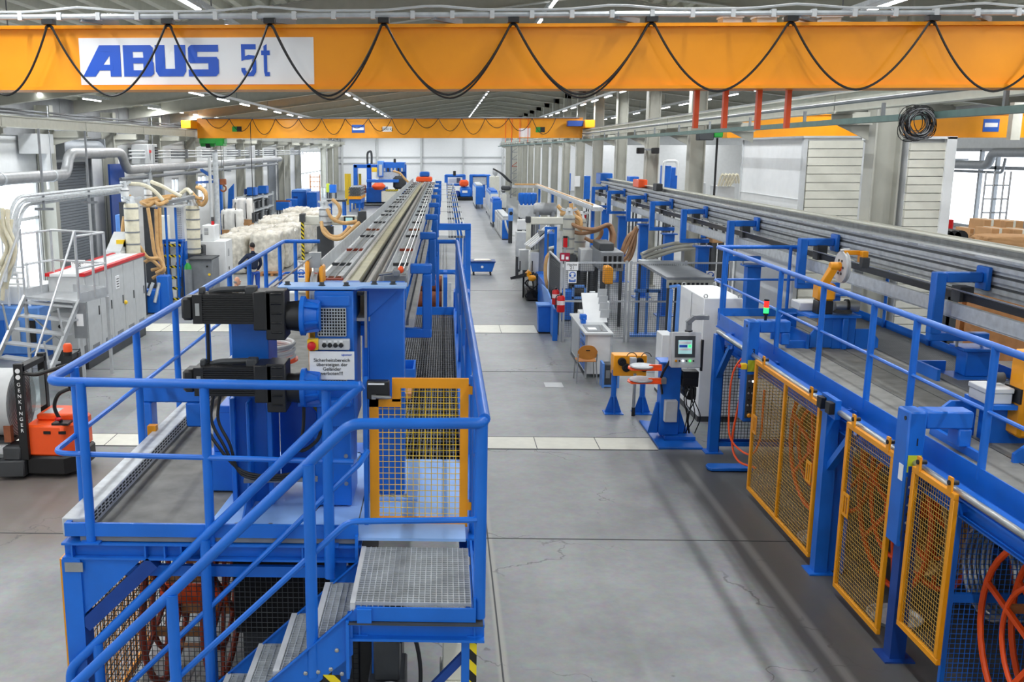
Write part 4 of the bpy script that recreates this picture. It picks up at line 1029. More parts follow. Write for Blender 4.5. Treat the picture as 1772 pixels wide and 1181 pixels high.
# yellow mesh sliding gates
def ygate(name, label, y0, y1, z0, z1, x=4.2, midbar=False, handles=()):
    t = thing(name, label, 'gate', (x, (y0 + y1) / 2, z0))
    w = .055
    mb = MB().box(x - .015, x + .025, y0, y1, z1 - w, z1).box(x - .015, x + .025, y0, y1, z0, z0 + w).box(x - .015, x + .025, y0, y0 + w, z0 + w, z1 - w).box(x - .015, x + .025, y1 - w, y1, z0 + w, z1 - w)
    if midbar: ym = y0 + (y1 - y0) * .49; mb.box(x - .015, x + .025, ym - .022, ym + .022, z0 + w, z1 - w)
    mb.build('frame', 'amber', t, bevel=.004)
    mb = MB(); k = max(2, int((y1 - y0) / .045)); n = int((z1 - z0) / .045)
    mb.mesh((x + .005, y0 + w, z0 + w), (0, y1 - y0 - 2 * w, 0), (0, 0, z1 - z0 - 2 * w), k, n, .0026)
    mb.build('wire_mesh', mat('gate_wire', (196, 156, 66), .4, metal=.3, var=0) if 'gate_wire' not in MATS else 'gate_wire', t)
    for yy in handles:
        hp = MB().box(x - .025, x - .015, yy - .075, yy - .045, z0 + .85, z0 + 1.1).box(x - .025, x - .015, yy + .045, yy + .075, z0 + .85, z0 + 1.1).box(x - .025, x - .015, yy - .045, yy + .045, z0 + 1.07, z0 + 1.1).box(x - .025, x - .015, yy - .045, yy + .045, z0 + .85, z0 + .88).box(x - .025, x - .015, yy - .01, yy + .01, z0 + .88, z0 + 1.07)
        hp.build('handle_plate', 'amber', t)
    for yy in (y0 + (y1 - y0) * .12, y0 + (y1 - y0) * .85):
        MB().box(x - .02, x + .0, yy - .03, yy + .03, z1 - .02, z1 + .12).build('hanger', 'amber', t)
        MB().cyl((x - .03, yy, z1 + .07), (x + .05, yy, z1 + .07), .022, n=10).build('roller', 'black', t)
    return t
ygate('sliding_gate', 'wide two-panel yellow mesh gate, the farthest on the right machine', 10.6, 12.9, .1, 1.93, midbar=True, handles=(10.75, 12.72))
ygate('sliding_gate', 'single yellow mesh gate next to the control arm marked 1, farther side', 8.78, 9.86, .1, 1.93, handles=(9.7,))
ygate('sliding_gate', 'shorter yellow mesh gate at the front of the right machine', 7.68, 8.42, .4, 1.93)
# limit switch on the rail
ls = thing('limit_switch', 'black limit switch pair on the gate rail by the farthest yellow gate', 'switch', (4.2, 10.4, 1.95))
for q in (10.46, 10.22): MB().box(4.14, 4.22, q, q + .12, 1.9, 2.03).build('switch_body', 'black', ls, bevel=.006)
MB().box(4.2, 4.26, 10.2, 10.6, 1.85, 2.06).build('mounting_plate', 'blue', ls)
# winding reels
reel('coil_reel', 'orange-red winding reel behind the single yellow gate', (4.95, 9.85, .98), .82, .42, 'red_orange')
reel('coil_reel', 'orange-red winding reel behind the wide yellow gate', (4.95, 12.1, .95), .8, .42, 'red_orange')
reel('coil_reel', 'orange-red winding reel with wooden slats at the lower right picture edge', (4.72, 6.98, .875), .84, .26, 'red_orange', spokes=5, rim=.026)
reel('coil_reel', 'rust red winding reel behind the shorter yellow gate', (5.7, 8.35, .92), .7, .3, 'rust_red')
for i, (x, y, R) in enumerate(((5.0, 12.75, .36), (5.05, 8.35, .42), (5.0, 9.5, .5))):
    cp = thing('pipe_coil', ['coil of tan pipe hanging behind the wide yellow gate', 'coil of silver pipe behind the shorter yellow gate', 'coil of tan pipe behind the single yellow gate'][i], 'coil', (x, y, .9 - R))
    mb = MB()
    for k in range(7): mb.ring((x - .12 + .04 * k, y, .95), R - .015 * (k % 3), .02, 'x', 28, 6)
    mb.build('turns', ['hose_brown', 'steel', 'hose'][i], cp)
for y, lab in ((11.3, 'wide'), (9.3, 'single')):
    t = thing('drip_tray', f'grey oval tray on the floor behind the {lab} yellow gate', 'tray', (4.6, y, 0))
    MB().lathe((4.6, y, 0), [(.24, 0), (.27, .05), (.25, .05), (.22, .015), (.01, .012)], 22).build('tray', 'galv', t)
t = thing('floor_rail', 'blue floor guide shoe with rounded end beside the far leg of the right machine', 'guide', (4.3, 14.2, 0))
MB().prism([(3.98, 13.9), (4.6, 13.9), (4.6, 14.15), (3.98, 14.15), (3.94, 14.08), (3.94, 13.97)], 0.01, .06, 'z').build('shoe', 'blue', t, bevel=.01)
# orange hose loop at control arm 3
hs = thing('hose_loop', 'orange hose hanging in a loop beside the control arm marked 3', 'hose', (4.15, 13.5, 0))
MB().tube(spline([(4.35, 13.6, 1.95), (4.12, 13.6, 1.6), (4.1, 13.62, 1.0), (4.12, 13.5, .62), (4.3, 13.2, .5), (4.36, 13.0, .8), (4.36, 12.95, 1.5)], 8), .014, 6).tube(spline([(4.3, 13.5, 1.9), (4.2, 13.5, 1.2), (4.15, 13.55, .6), (4.2, 13.4, .35), (4.4, 13.2, .3)], 8), .016, 6).build('hose', 'signal_orange', hs)
# ------------------------------------------------------------------ sheave station on the deck
ss = thing('sheave_station', 'yellow arm with large grey deflection wheel on a blue stand, right platform', 'machine', (5.5, 13.4, DZ))
mb = MB().box(5.34, 5.66, 13.3, 13.62, 2.0, 2.44).box(5.46, 5.54, 13.25, 13.3, 2.0, 2.44)
mb.build('pedestal', 'blue', ss, bevel=.01)
MB().box(5.0, 5.7, 13.25, 13.75, 2.44, 2.475).build('table_plate', 'blue', ss)
mb = MB().prism([(5.05, 2.02), (5.34, 2.02), (5.34, 2.44), (5.22, 2.44), (5.05, 2.2)], 13.3, 13.34)
MB().prism([(5.66, 2.0), (5.98, 2.0), (5.98, 2.14), (5.86, 2.28), (5.66, 2.28)], 13.3, 13.34).build('foot_bracket', 'blue', ss)
mb.box(4.75, 5.1, 13.34, 13.4, 2.0, 2.1).box(5.0, 5.04, 13.3, 14.0, 2.0, 2.2)
mb.build('foot_bracket', 'blue', ss)
MB().prism([(4.75, 2.0), (5.1, 2.0), (5.1, 2.38), (4.92, 2.38), (4.75, 2.18)], 14.0, 14.04).build('foot_bracket', 'blue', ss)
MB().box(4.98, 5.28, 13.6, 13.95, 2.48, 2.6).build('terminal_box', 'light_grey', ss, bevel=.012)
MB().box(5.14, 5.35, 13.35, 13.55, 2.475, 2.66).build('motor_foot', 'black', ss, bevel=.008)
MB().box(5.13, 5.37, 13.34, 13.58, 2.66, 2.9).build('arm_base', 'amber', ss, bevel=.03)
MB().bar((5.2, 13.4, 2.86), (5.33, 13.36, 3.16), .1, .1, (1, 0, 0)).cyl((5.26, 13.36, 3.14), (5.42, 13.36, 3.14), .06, n=12).build('arm', 'amber', ss, bevel=.01)
wh = MB().lathe((5.43, 13.36, 3.13), [(.215, -.03), (.22, -.018), (.2, -.008), (.2, .008), (.22, .018), (.215, .03)], 36, 'x').build('wheel', 'light_grey', ss)
for k in range(6):
    a = k * PI / 3; MB().cyl((5.39, 13.36 + .1 * math.cos(a), 3.13 + .1 * math.sin(a)), (5.40, 13.36 + .1 * math.cos(a), 3.13 + .1 * math.sin(a)), .018, n=8).build('wheel_bolt', 'dark_grey', wh)
MB().lathe((5.385, 13.36, 3.13), [(.06, 0), (.06, .02)], 14, 'x').build('wheel_hub', 'red_orange', wh)
MB().box(5.42, 5.7, 13.3, 13.36, 3.3, 3.36).box(5.62, 5.7, 13.2, 13.36, 3.2, 3.36).build('guide_arm', 'amber', ss, bevel=.006)
MB().box(5.6, 5.7, 13.14, 13.24, 3.14, 3.28).build('guide_roller_box', 'dark_grey', ss, bevel=.006)
MB().cyl((5.38, 13.34, 3.36), (5.5, 13.34, 3.37), .02, n=10).build('guide_pin', 'light_grey', ss)
MB().cyl((5.4, 13.45, 2.58), (5.56, 13.45, 2.58), .07, n=16).cyl((5.58, 13.45, 2.58), (5.72, 13.45, 2.58), .085, n=16).build('motor', 'steel', ss)
MB().cyl((5.55, 13.45, 2.58), (5.585, 13.45, 2.58), .095, n=16).build('motor_flange', 'black', ss)
mb = MB()
for k in range(4): mb.ring((5.5, 13.4, 2.5 + .012 * k), .12 - .01 * k, .008, 'z', 20, 5)
mb.build('coiled_cable', 'dark_grey', ss)
MB().box(5.14, 5.2, 13.27, 13.33, 2.0, 2.44).build('prop', 'amber', ss)
# second station at the right picture edge
s2 = thing('sheave_station', 'yellow arm station with pale junction box at the right picture edge, right platform', 'machine', (5.4, 8.9, DZ))
MB().box(5.0, 5.8, 8.75, 9.2, 2.36, 2.4).box(5.1, 5.5, 8.9, 9.1, 2.0, 2.36).build('table', 'blue', s2)
mb = MB().prism([(4.7, 2.0), (5.1, 2.0), (5.1, 2.34), (4.86, 2.34), (4.7, 2.2)], 9.15, 9.19).prism([(5.0, 2.0), (5.5, 2.0), (5.5, 2.3), (5.2, 2.24), (5.0, 2.08)], 8.3, 8.34).box(4.7, 4.74, 8.3, 9.15, 2.0, 2.08)
mb.build('foot_bracket', 'blue', s2)
MB().box(4.98, 5.22, 8.8, 9.1, 2.4, 2.5).box(4.97, 5.23, 8.79, 9.11, 2.5, 2.55).build('junction_box', 'light_grey', s2, bevel=.008)
MB().box(5.25, 5.5, 8.7, 8.95, 2.1, 2.9).build('arm_base', 'amber', s2, bevel=.03)
MB().box(5.24, 5.3, 8.72, 8.98, 2.42, 2.56).build('motor_foot', 'black', s2)
MB().lathe((5.1, 8.95, 2.62), [(.03, 0), (.05, .02), (.05, .1)], 12, 'x').build('coupling', 'dark_grey', s2)

# ------------------------------------------------------------------ the long track of the right machine
tr_ = thing('conveyor_track', 'long galvanised conveyor track on blue C brackets, right machine', 'conveyor', (6.5, 10, 0))
Y0, Y1 = 5.0, 41.0
mb = MB().box(6.5, 6.53, Y0, Y1, 2.98, 3.43)
for z in (3.06, 3.19, 3.32): mb.box(6.475, 6.5, Y0, Y1, z - .02, z + .035)
mb.box(6.46, 6.62, Y0, Y1, 3.42, 3.45).box(6.79, 6.81, Y0, Y1, 3.0, 3.52).box(6.53, 6.79, Y0, Y1, 3.34, 3.36)
mb.build('main_beam', 'galv', tr_, smooth=False)
MB().box(6.70, 6.87, Y0, Y1, 3.52, 3.54).box(6.865, 6.88, Y0, Y1, 3.5, 3.56).build('cover_plate', 'column_grey', tr_)
for z in (3.105, 3.235, 3.365): MB().box(6.492, 6.5, Y0, Y1, z - .008, z + .02).build('groove_strip', 'dark_grey', tr_)
MB().box(6.62, 6.78, Y0, Y1, 3.36, 3.40).build('slide_bed', 'dark_grey', tr_)
MB().box(6.18, 6.36, Y0, Y1, 2.95, 3.0).box(6.16, 6.18, Y0, Y1, 2.94, 3.02).build('cable_chain', 'black', tr_)
for x, z in ((6.08, 3.07), (6.13, 3.05)): MB().cyl((x, Y0, z), (x, Y1, z), .008, n=6).build('guide_rod', 'steel', tr_)
MB().box(6.06, 6.075, Y0, Y1, 2.74, 2.9).box(6.06, 6.2, Y0, Y1, 2.73, 2.745).box(6.06, 6.12, Y0, Y1, 2.9, 2.91).build('lower_beam', 'galv', tr_, smooth=False)
for k in range(24):
    y = 6.2 + 1.45 * k
    MB().box(6.457, 6.46, y, y + .3, 3.425, 3.445).build('joint_plate', 'steel', tr_)
for y in (11.7, 16.2, 20.3, 24.3, 28.0, 31.6, 35.4, 39.2):
    mb = MB().box(5.84, 5.97, y - .07, y + .07, 2.52, 3.27).box(5.97, 6.4, y - .06, y + .06, 3.15, 3.27).box(5.84, 6.55, y - .06, y + .06, 2.44, 2.54)
    mb.box(6.4, 6.46, y - .13, y + .13, 3.06, 3.34)
    mb.build('c_bracket', 'blue', tr_, bevel=.012)
    MB().box(6.12, 6.28, y - .1, y + .1, 2.92, 3.16 if y > 16 else 3.1).build('spacer_block', 'dark_grey', tr_)
    for dx in (-.1, .2): MB().cyl((6.3 + dx, y, 2.36), (6.3 + dx, y, 2.46), .018, n=8).build('levelling_screw', 'steel', tr_)
    zb = 2.0 if y < 16 else 0
    MB().box(6.27, 6.55, y - .12, y + .12, zb + .02, 2.36).box(6.2, 6.62, y - .18, y + .18, 2.33, 2.37).box(6.1, 6.7, y - .3, y + .2, zb, zb + .02).build('stand', 'blue', tr_, bevel=.008)
    if zb == 2.0: MB().box(5.85, 6.2, y + .2, y + .24, 2.0, 2.14).box(5.85, 5.89, y - .3, y + .2, 2.0, 2.14).build('tray_edge', 'blue', tr_)
oc = thing('track_carriage', 'small orange carriage on the far part of the right track', 'carriage', (6.7, 33.5, 3.46))
MB().box(6.5, 6.8, 33.2, 34.2, 3.46, 3.72).build('body', 'signal_orange', oc, bevel=.02)
MB().box(6.5, 6.7, 30.4, 30.9, 3.46, 3.68).build('motor', 'dark_grey', oc, bevel=.02)
MB().box(6.45, 6.95, 41.0, 42.2, 3.3, 3.75).build('end_housing', 'blue', tr_, bevel=.02)

# ------------------------------------------------------------------ white cabins in the side bay behind the track
cb = thing('cabin', 'white cabin with slatted front, farther one in the side bay', 'cabin', (7.8, 21, 0))
MB().box(7.05, 9.0, 19.65, 23.6, 0, 4.93).build('wall_panel', 'white', cb)
MB().box(7.03, 7.05, 19.65, 23.6, 3.72, 3.735).box(7.02, 7.1, 19.6, 19.7, 0, 4.95).box(7.02, 7.06, 23.58, 23.63, 0, 4.95).box(7.0, 9.05, 19.58, 23.65, 4.93, 4.97).build('edge_trim', 'light_grey', cb)
mb = MB(); z = 0
while z < 4.8: mb.box(7.12, 8.98, 19.59, 19.65, z, z + .15); z += .163
mb.build('slatted_wall', 'cream', cb, smooth=False)
cb = thing('cabin', 'grey and white slatted cabin, nearer one in the side bay beside the bright window', 'cabin', (7.8, 16.5, 0))
a, c, d = 7.42, 7.98, 8.13
MB().box(a, d, 16.08, 17.8, 0, 4.87).build('wall_panel', 'light_grey', cb)
mb = MB(); z = 0
while z < 4.8: mb.box(a + .01, c, 16.02, 16.08, z, z + .122); z += .134
mb.build('slatted_wall', 'cream', cb, smooth=False)
MB().box(c, d, 15.98, 17.8, 0, 4.9).box(a - .02, d, 15.98, 17.82, 4.87, 4.91).build('corner_post', 'white', cb)
# ------------------------------------------------------------------ operator console and roller stand in the aisle
def pbox(mb, px0, py0, px1, py1, y, d, grow=0):      # box whose front face fills a photo rectangle at the real distance y, d metres deep
    a, b = aY(px0, py1, y), aY(px1, py0, y)
    return mb.box(a.x - grow, b.x + grow, y, y + d, a.z - grow, b.z + grow)
cp = thing('capstan_stand', 'blue pillar on a big blue base plate with orange roller plates, beside the right platform', 'machine', (3.75, 15.4, 0))
MB().prism([(3.44, 15.0), (4.14, 15.0), (4.14, 16.4), (3.44, 16.6)], 0, .035, 'z').build('base_plate', 'blue', cp, bevel=.006)
MB().box(3.62, 4.12, 15.4, 16.2, .035, .09).build('raised_plate', 'blue', cp, bevel=.004)
mb = MB().box(3.55, 3.86, 15.5, 15.8, .09, 1.3).prism([(3.38, .09), (3.55, .09), (3.55, .62), (3.5, .62)], 15.62, 15.65).prism([(3.86, .09), (4.04, .09), (3.9, .5), (3.86, .5)], 15.62, 15.65).box(3.5, 3.92, 15.45, 15.85, 1.3, 1.33)
mb.build('pillar', 'blue', cp, bevel=.01)
jb = MB().box(3.60, 3.80, 15.38, 15.5, .34, .70).build('junction_box', 'light_grey', cp, bevel=.008)
for z in (.36, 1.28): MB().box(3.88, 4.14, 15.48, 15.72, z + .55 if z < 1 else 1.05, z + .7 if z < 1 else 1.17).build('gear_motor', 'black', cp, bevel=.01)
MB().box(3.92, 4.12, 15.5, 15.75, .74, .9).cyl((4.0, 15.4, .8), (4.0, 15.8, .8), .09, n=12).build('drive_motor', 'black', cp, bevel=.01)
for z in (1.0, 1.22):
    MB().prism([(3.02, 15.3), (3.5, 15.3), (3.5, 15.6), (3.02, 15.6), (2.98, 15.45)], z, z + .02, 'z').box(3.3, 3.5, 15.33, 15.37, z + .02, z + .09).build('roller_plate', 'signal_orange', cp)
    MB().lathe((3.2, 15.42, z + .03), [(.17, 0), (.19, .012), (.19, .03), (.17, .042), (.05, .05)], 26).build('roller', 'galv', cp)
MB().box(3.48, 3.6, 15.38, 15.48, .98, 1.08).build('clamp', 'grey', cp, bevel=.006)
mb = MB(); rr = random.Random(5)
for i in range(7):
    x = 3.9 + .03 * i
    mb.tube(spline([(x, 15.42, .95), (x + rr.uniform(-.08, .08), 15.34, .75), (x + rr.uniform(-.1, .1), 15.35, .45), (x + rr.uniform(-.05, .05), 15.42, .15)], 5), .009, 5)
mb.build('cable_bundle', 'black_matt', cp)
MB().tube(spline([(3.97, 15.4, .9), (3.9, 15.33, .7), (3.98, 15.33, .55)], 5), .007, 5).build('white_cable', 'light_grey', cp)
op = thing('operator_terminal', 'grey operator panel with lit screen hung from an arm of the right platform', 'control panel', (3.85, 15.2, 1.3))
a, b = aY(1161, 637, 15.2), aY(1216, 576, 15.2)
cs_ = MB().prism([(15.2, a.z), (15.42, a.z), (15.42, b.z - .04), (15.26, b.z)], a.x, b.x, 'x').build('case', 'light_grey', op, bevel=.01)
rot = Matrix.Rotation(math.atan2(.06, b.z - a.z), 3, 'X')
def tilt(px0, py0, px1, py1, d0, d1):
    p, q = aY(px0, py1, 15.2), aY(px1, py0, 15.2); f = lambda z: 15.2 + .06 * (z - a.z) / (b.z - a.z)
    return MB().prism([(f(p.z) + d0, p.z), (f(p.z) + d1, p.z), (f(q.z) + d1, q.z), (f(q.z) + d0, q.z)], p.x, q.x, 'x')
tilt(1168, 583, 1205, 619, -.008, .01).build('screen_frame', 'dark_grey', cs_)
tilt(1174, 590, 1199, 613, -.012, -.004).build('screen', 'screen', cs_)
for px0, py0, px1, py1, m in ((1176, 592, 1197, 596, 'paper'), (1176, 598, 1190, 602, 'ink_blue'), (1176, 604, 1197, 607, 'paper'), (1192, 598, 1197, 602, 'lamp_green')):
    tilt(px0, py0, px1, py1, -.016, -.011).build('screen_field', m, cs_)
for i, m in enumerate(('amber', 'black', 'lamp_white', 'black', 'lamp_green', 'black')):
    p = aY(1170 + 6 * i, 625, 15.2); MB().lathe((p.x, 15.21, p.z), [(.02 if i == 0 else .013, 0), (.018 if i == 0 else .012, -.02)], 10, 'y').build('push_button', m, cs_)
c = aY(1193, 560, 15.3)
MB().box(c.x - .04, c.x + .04, 15.28, 15.36, b.z - .02, c.z + .02).bar((c.x - .03, 15.32, c.z + .0), (c.x + .08, 15.32, c.z + .1), .07, .09, (0, 1, 0)).box(c.x + .05, 4.2, 15.28, 15.36, c.z + .06, c.z + .13).build('support_arm', 'grey', op, bevel=.006)
MB().cyl((c.x, 15.32, b.z - .03), (c.x, 15.32, b.z + .015), .06, n=14).build('swivel', 'black', op)
MB().box(b.x + .0, b.x + .03, 15.2, 15.26, a.z - .05, b.z - .12).build('handle', 'black', op)
MB().tube(spline([(a.x + .02, 15.35, a.z + .1), (a.x - .1, 15.4, a.z - .2), (a.x - .05, 15.5, a.z - .5)], 6), .02, 6).build('cable', 'black', op)
ye = thing('roller_straightener', 'yellow box with black rollers on two blue legs in the aisle', 'machine', (3.3, 17.2, 0))
pbox(MB(), 1061, 616, 1120, 651, 17.1, .3).build('body', 'amber', ye, bevel=.008)
for px, py in ((1076, 626), (1083, 636), (1106, 626), (1114, 636)):
    p = aY(px, py, 17.1); MB().lathe((p.x, 17.1, p.z), [(.075, 0), (.075, -.05), (.055, -.055), (.055, -.035), (.02, -.035), (.02, -.07)], 18, 'y').build('roller', 'black', ye)
p = aY(1095, 622, 17.05); MB().box(p.x - .05, p.x + .06, 17.0, 17.1, p.z - .15, p.z + .03).build('guide_block', 'galv', ye)
MB().tube(arc((p.x - .02, 17.05, p.z + .03), .09, .2, PI - .2, 8), .008, 5).tube(arc((p.x + .24, 17.05, p.z + .03), .09, .2, PI - .2, 8), .008, 5).build('hose', 'black', ye)
for x in (3.08, 3.6):
    mb = MB().cyl((x, 17.2, .3), (x, 17.2, .8), .05, n=12).box(x - .17, x + .17, 17.05, 17.35, 0, .015).prism([(x - .15, .015), (x + .15, .015), (x + .05, .32), (x - .05, .32)], 17.19, 17.21).prism([(17.07, .015), (17.33, .015), (17.25, .32), (17.15, .32)], x - .01, x + .01, 'x')
    mb.build('leg', 'blue', ye)
MB().cyl((3.41, 17.0, .02), (3.41, 17.0, .78), .028, n=10).build('prop_tube', 'steel', ye)
MB().cyl((3.41, 17.0, 0), (3.41, 17.0, .16), .032, n=10).build('prop_foot', 'black', ye)
# ------------------------------------------------------------------ workbench, chair, case
wb = thing('workbench', 'grey and white workbench with blue drawer fronts beside the mesh fence', 'workbench', (3.2, 21, 0))
MB().box(2.92, 3.52, 19.9, 22.4, .92, .97).build('worktop', 'light_grey', wb, bevel=.008)
MB().box(2.98, 3.48, 19.98, 22.3, .08, .92).build('carcass', 'white', wb)
for i in range(4):
    d = MB().box(2.96, 2.98, 20.1, 20.85, .14 + .19 * i, .31 + .19 * i).build('drawer', 'blue_light' if i % 2 else 'blue', wb)
    MB().box(2.945, 2.96, 20.3, 20.6, .25 + .19 * i, .27 + .19 * i).build('handle', 'grey', d)
MB().box(2.96, 2.98, 21.0, 22.2, .14, .88).build('door', 'light_grey', wb)
for x, y in ((2.95, 19.95), (3.47, 19.95), (2.95, 22.3), (3.47, 22.3)): MB().box(x, x + .04, y, y + .04, 0, .92).build('leg', 'galv', wb)
bk = thing('document_rack', 'white slanted document rack standing on the grey workbench', 'rack', (3.35, 21.6, .97))
MB().prism([(21.2, .97), (21.3, .97), (21.9, 1.5), (21.85, 1.53)], 3.1, 3.6, 'x').build('slanted_shelf', 'white', bk)
for k in range(4): MB().prism([(21.3 + .15 * k, 1.05 + .13 * k), (21.32 + .15 * k, 1.05 + .13 * k), (21.26 + .15 * k, 1.25 + .13 * k), (21.24 + .15 * k, 1.25 + .13 * k)], 3.45, 3.65, 'x').build('folder', 'light_grey', bk)
MB().box(3.3, 3.42, 21.9, 21.98, .97, 1.55).build('stand', 'galv', bk)
ty = thing('tray', 'flat grey tray of tools on the near end of the workbench', 'tray', (3.2, 20.3, .97))
MB().box(3.0, 3.42, 20.05, 20.8, .97, .985).build('tray', 'grey', ty)
MB().box(3.05, 3.22, 20.2, 20.45, .985, .992).build('sheet', 'paper', ty)
MB().bar((3.3, 20.1, .995), (3.36, 20.7, .995), .03, .02).build('rule', 'steel', ty)
vs_ = thing('bench_vice', 'small blue bench vice on the workbench', 'vice', (3.05, 21.1, .97))
MB().box(3.0, 3.1, 21.0, 21.2, .97, 1.05).box(2.98, 3.12, 21.02, 21.08, 1.05, 1.16).box(2.98, 3.12, 21.13, 21.19, 1.05, 1.16).cyl((3.05, 20.85, 1.08), (3.05, 21.3, 1.08), .018).build('body', 'blue', vs_, bevel=.008)
bx = thing('storage_box', 'stack of white low boxes behind the workbench by the fence', 'box', (3.3, 22.7, 0))
pbox(MB(), 1016, 523, 1055, 540, 22.6, .5).box(3.2, 3.7, 22.6, 23.1, 0, .95).build('box', 'white', bx, bevel=.01)
ch = thing('chair', 'wooden-back chair with chrome legs in front of the workbench', 'chair', (2.9, 19.6, 0))
mb = MB(); N = 14; fr, bkp = [], []
for i in range(N + 1):
    u = -1 + 2 * i / N; z1 = .80 - .13 * abs(u) ** 3.0; z0 = .50 + .05 * abs(u) ** 2
    y = 19.45 + .05 * u * u
    fr += [(2.93 + .2 * u, y, z0), (2.93 + .2 * u, y - .02, z1)]; bkp += [(2.93 + .2 * u, y + .016, z0), (2.93 + .2 * u, y - .004, z1)]
n2 = 2 * (N + 1); fs = []
for i in range(N):
    a = 2 * i; fs += [(a, a + 2, a + 3, a + 1), (n2 + a, n2 + a + 1, n2 + a + 3, n2 + a + 2), (a + 1, a + 3, n2 + a + 3, n2 + a + 1), (a, n2 + a, n2 + a + 2, a + 2)]
fs += [(0, 1, n2 + 1, n2), (n2 - 2, 2 * n2 - 2, 2 * n2 - 1, n2 - 1)]
mb.add(fr + bkp, fs).build('backrest', 'chair_wood', ch)
MB().box(2.89, 2.97, 19.425, 19.44, .685, .705).build('grip_opening', 'black_matt', ch)
MB().prism([(2.74, 19.5), (3.12, 19.5), (3.14, 19.85), (3.04, 19.92), (2.82, 19.92), (2.72, 19.85)], .44, .456, 'z').build('seat', 'chair_wood', ch, bevel=.005)
for sx in (-1, 1):
    x = 2.93 + sx * .19
    MB().tube(fillet([(x, 19.43, .62), (x, 19.52, .43), (x, 19.9, .43), (x + sx * .02, 19.93, 0)], .04, 4), .012, 8).build('front_leg', 'steel', ch)
    MB().tube([(x, 19.55, .43), (x + sx * .02, 19.45, 0)], .012, 8).build('rear_leg', 'steel', ch)
cz = thing('tool_case', 'black and blue tool case standing on the floor between chair and yellow box', 'case', (3.35, 19.2, 0))
MB().box(3.2, 3.5, 19.1, 19.4, .06, .48).build('case', 'dark_grey', cz, bevel=.02)
MB().box(3.18, 3.22, 19.08, 19.42, 0, .5).box(3.48, 3.52, 19.08, 19.42, 0, .5).box(3.22, 3.48, 19.08, 19.12, .02, .06).build('frame', 'blue_light', cz)
MB().box(3.25, 3.33, 19.085, 19.1, .2, .36).build('latch', 'grey', cz); MB().box(3.37, 3.45, 19.085, 19.1, .2, .36).build('latch', 'grey', cz)
# ------------------------------------------------------------------ mesh fence of machine 21 with signs, extinguishers, bin
fe = thing('mesh_fence', 'grey wire mesh fence with aluminium posts around machine 21', 'fence', (4.6, 23.9, 0))
FY = 23.9
xs = [2.86, 2.94, 4.46, 4.56, 5.9, 7.0]
for x in xs: MB().box(x, x + .05, FY - .025, FY + .025, 0, 2.03).build('post', 'alu', fe)
for a, b in ((2.99, 4.46), (4.61, 5.9), (5.95, 7.0)):
    MB().mesh((a, FY, .12), (b - a, 0, 0), (0, 0, 1.86), int((b - a) / .05), 38, .003, n=3).build('wire_mesh', 'dark_grey', fe)
    for z in (.1, 1.02, 1.98): MB().box(a, b, FY - .02, FY + .02, z - .02, z + .02).build('rail', 'alu', fe)
f2 = thing('mesh_fence', 'grey wire mesh fence panel running back from the extinguisher post', 'fence', (2.88, 26, 0))
MB().mesh((2.88, 24.0, .12), (0, 2.6, 0), (0, 0, 1.86), 52, 38, .003, n=3).build('wire_mesh', 'dark_grey', f2)
MB().box(2.86, 2.9, 24.0, 26.6, 1.96, 2.0).box(2.86, 2.9, 26.6, 26.65, 0, 2.0).build('frame', 'alu', f2)
def fsign(label, px0, py0, px1, py1, y, m='paper', cat='sign'):
    t = thing('sign', label, cat, aY((px0 + px1) / 2, py1, y)); a, b = aY(px0, py1, y), aY(px1, py0, y)
    MB().box(a.x, b.x, y - .012, y, a.z, b.z).build('plate', m, t); return t, a, b
def mandatory(t, a, b, y):
    cx, w = (a.x + b.x) / 2, b.x - a.x; r = w * .4; cz_ = b.z - w * .5
    MB().cyl((cx, y - .016, cz_), (cx, y - .012, cz_), r, n=24).build('symbol', 'sign_blue', t)
    MB().ell((cx, y - .018, cz_ + r * .05), (r * .42, .003, r * .58)).box(cx - r * .34, cx + r * .34, y - .02, y - .016, cz_ - r * .65, cz_ - r * .3).build('symbol_head', 'paper', t)
    MB().ring((cx, y - .02, cz_ + r * .05), r * .62, r * .1, 'y', 18, 5, a0=.1, a1=PI - .1).build('symbol_ear_muffs', 'paper', t)
    MB().box(a.x + .02, b.x - .02, y - .015, y - .012, a.z + .03, a.z + (b.z - a.z) * .32).build('text_field', 'sign_blue', t)
    for k in range(2): MB().box(a.x + .05, b.x - .05, y - .018, y - .015, a.z + .07 + .07 * k, a.z + .09 + .07 * k).build('text_line', 'paper', t)
t, a, b = fsign('white sign reading Maschine 21 at the corner of the fence', 979, 454, 1001, 468, FY - .03)
text('lettering', 'Maschine', .075, ((a.x + b.x) / 2, FY - .044, b.z - .06), 'ink_black', t, sx=.85); text('lettering', '21', .11, ((a.x + b.x) / 2, FY - .044, a.z + .06), 'ink_black', t)
t, a, b = fsign('blue and white ear protection sign below the white sign on the fence', 983, 469, 998, 490, FY - .03); mandatory(t, a, b, FY - .03)
t, a, b = fsign('blue and white ear protection sign on the right part of the fence', 1221, 469, 1237, 490, FY - .03); mandatory(t, a, b, FY - .03)
t, a, b = fsign('red fire extinguisher sign on top of the corner post', 969, 438, 986, 452, FY - .03, 'sign_red')
MB().box(a.x + .03, a.x + .1, FY - .046, FY - .042, a.z + .04, b.z - .04).build('symbol', 'paper', t); MB().box(a.x + .14, b.x - .03, FY - .046, FY - .042, a.z + .04, b.z - .09).build('symbol', 'paper', t)
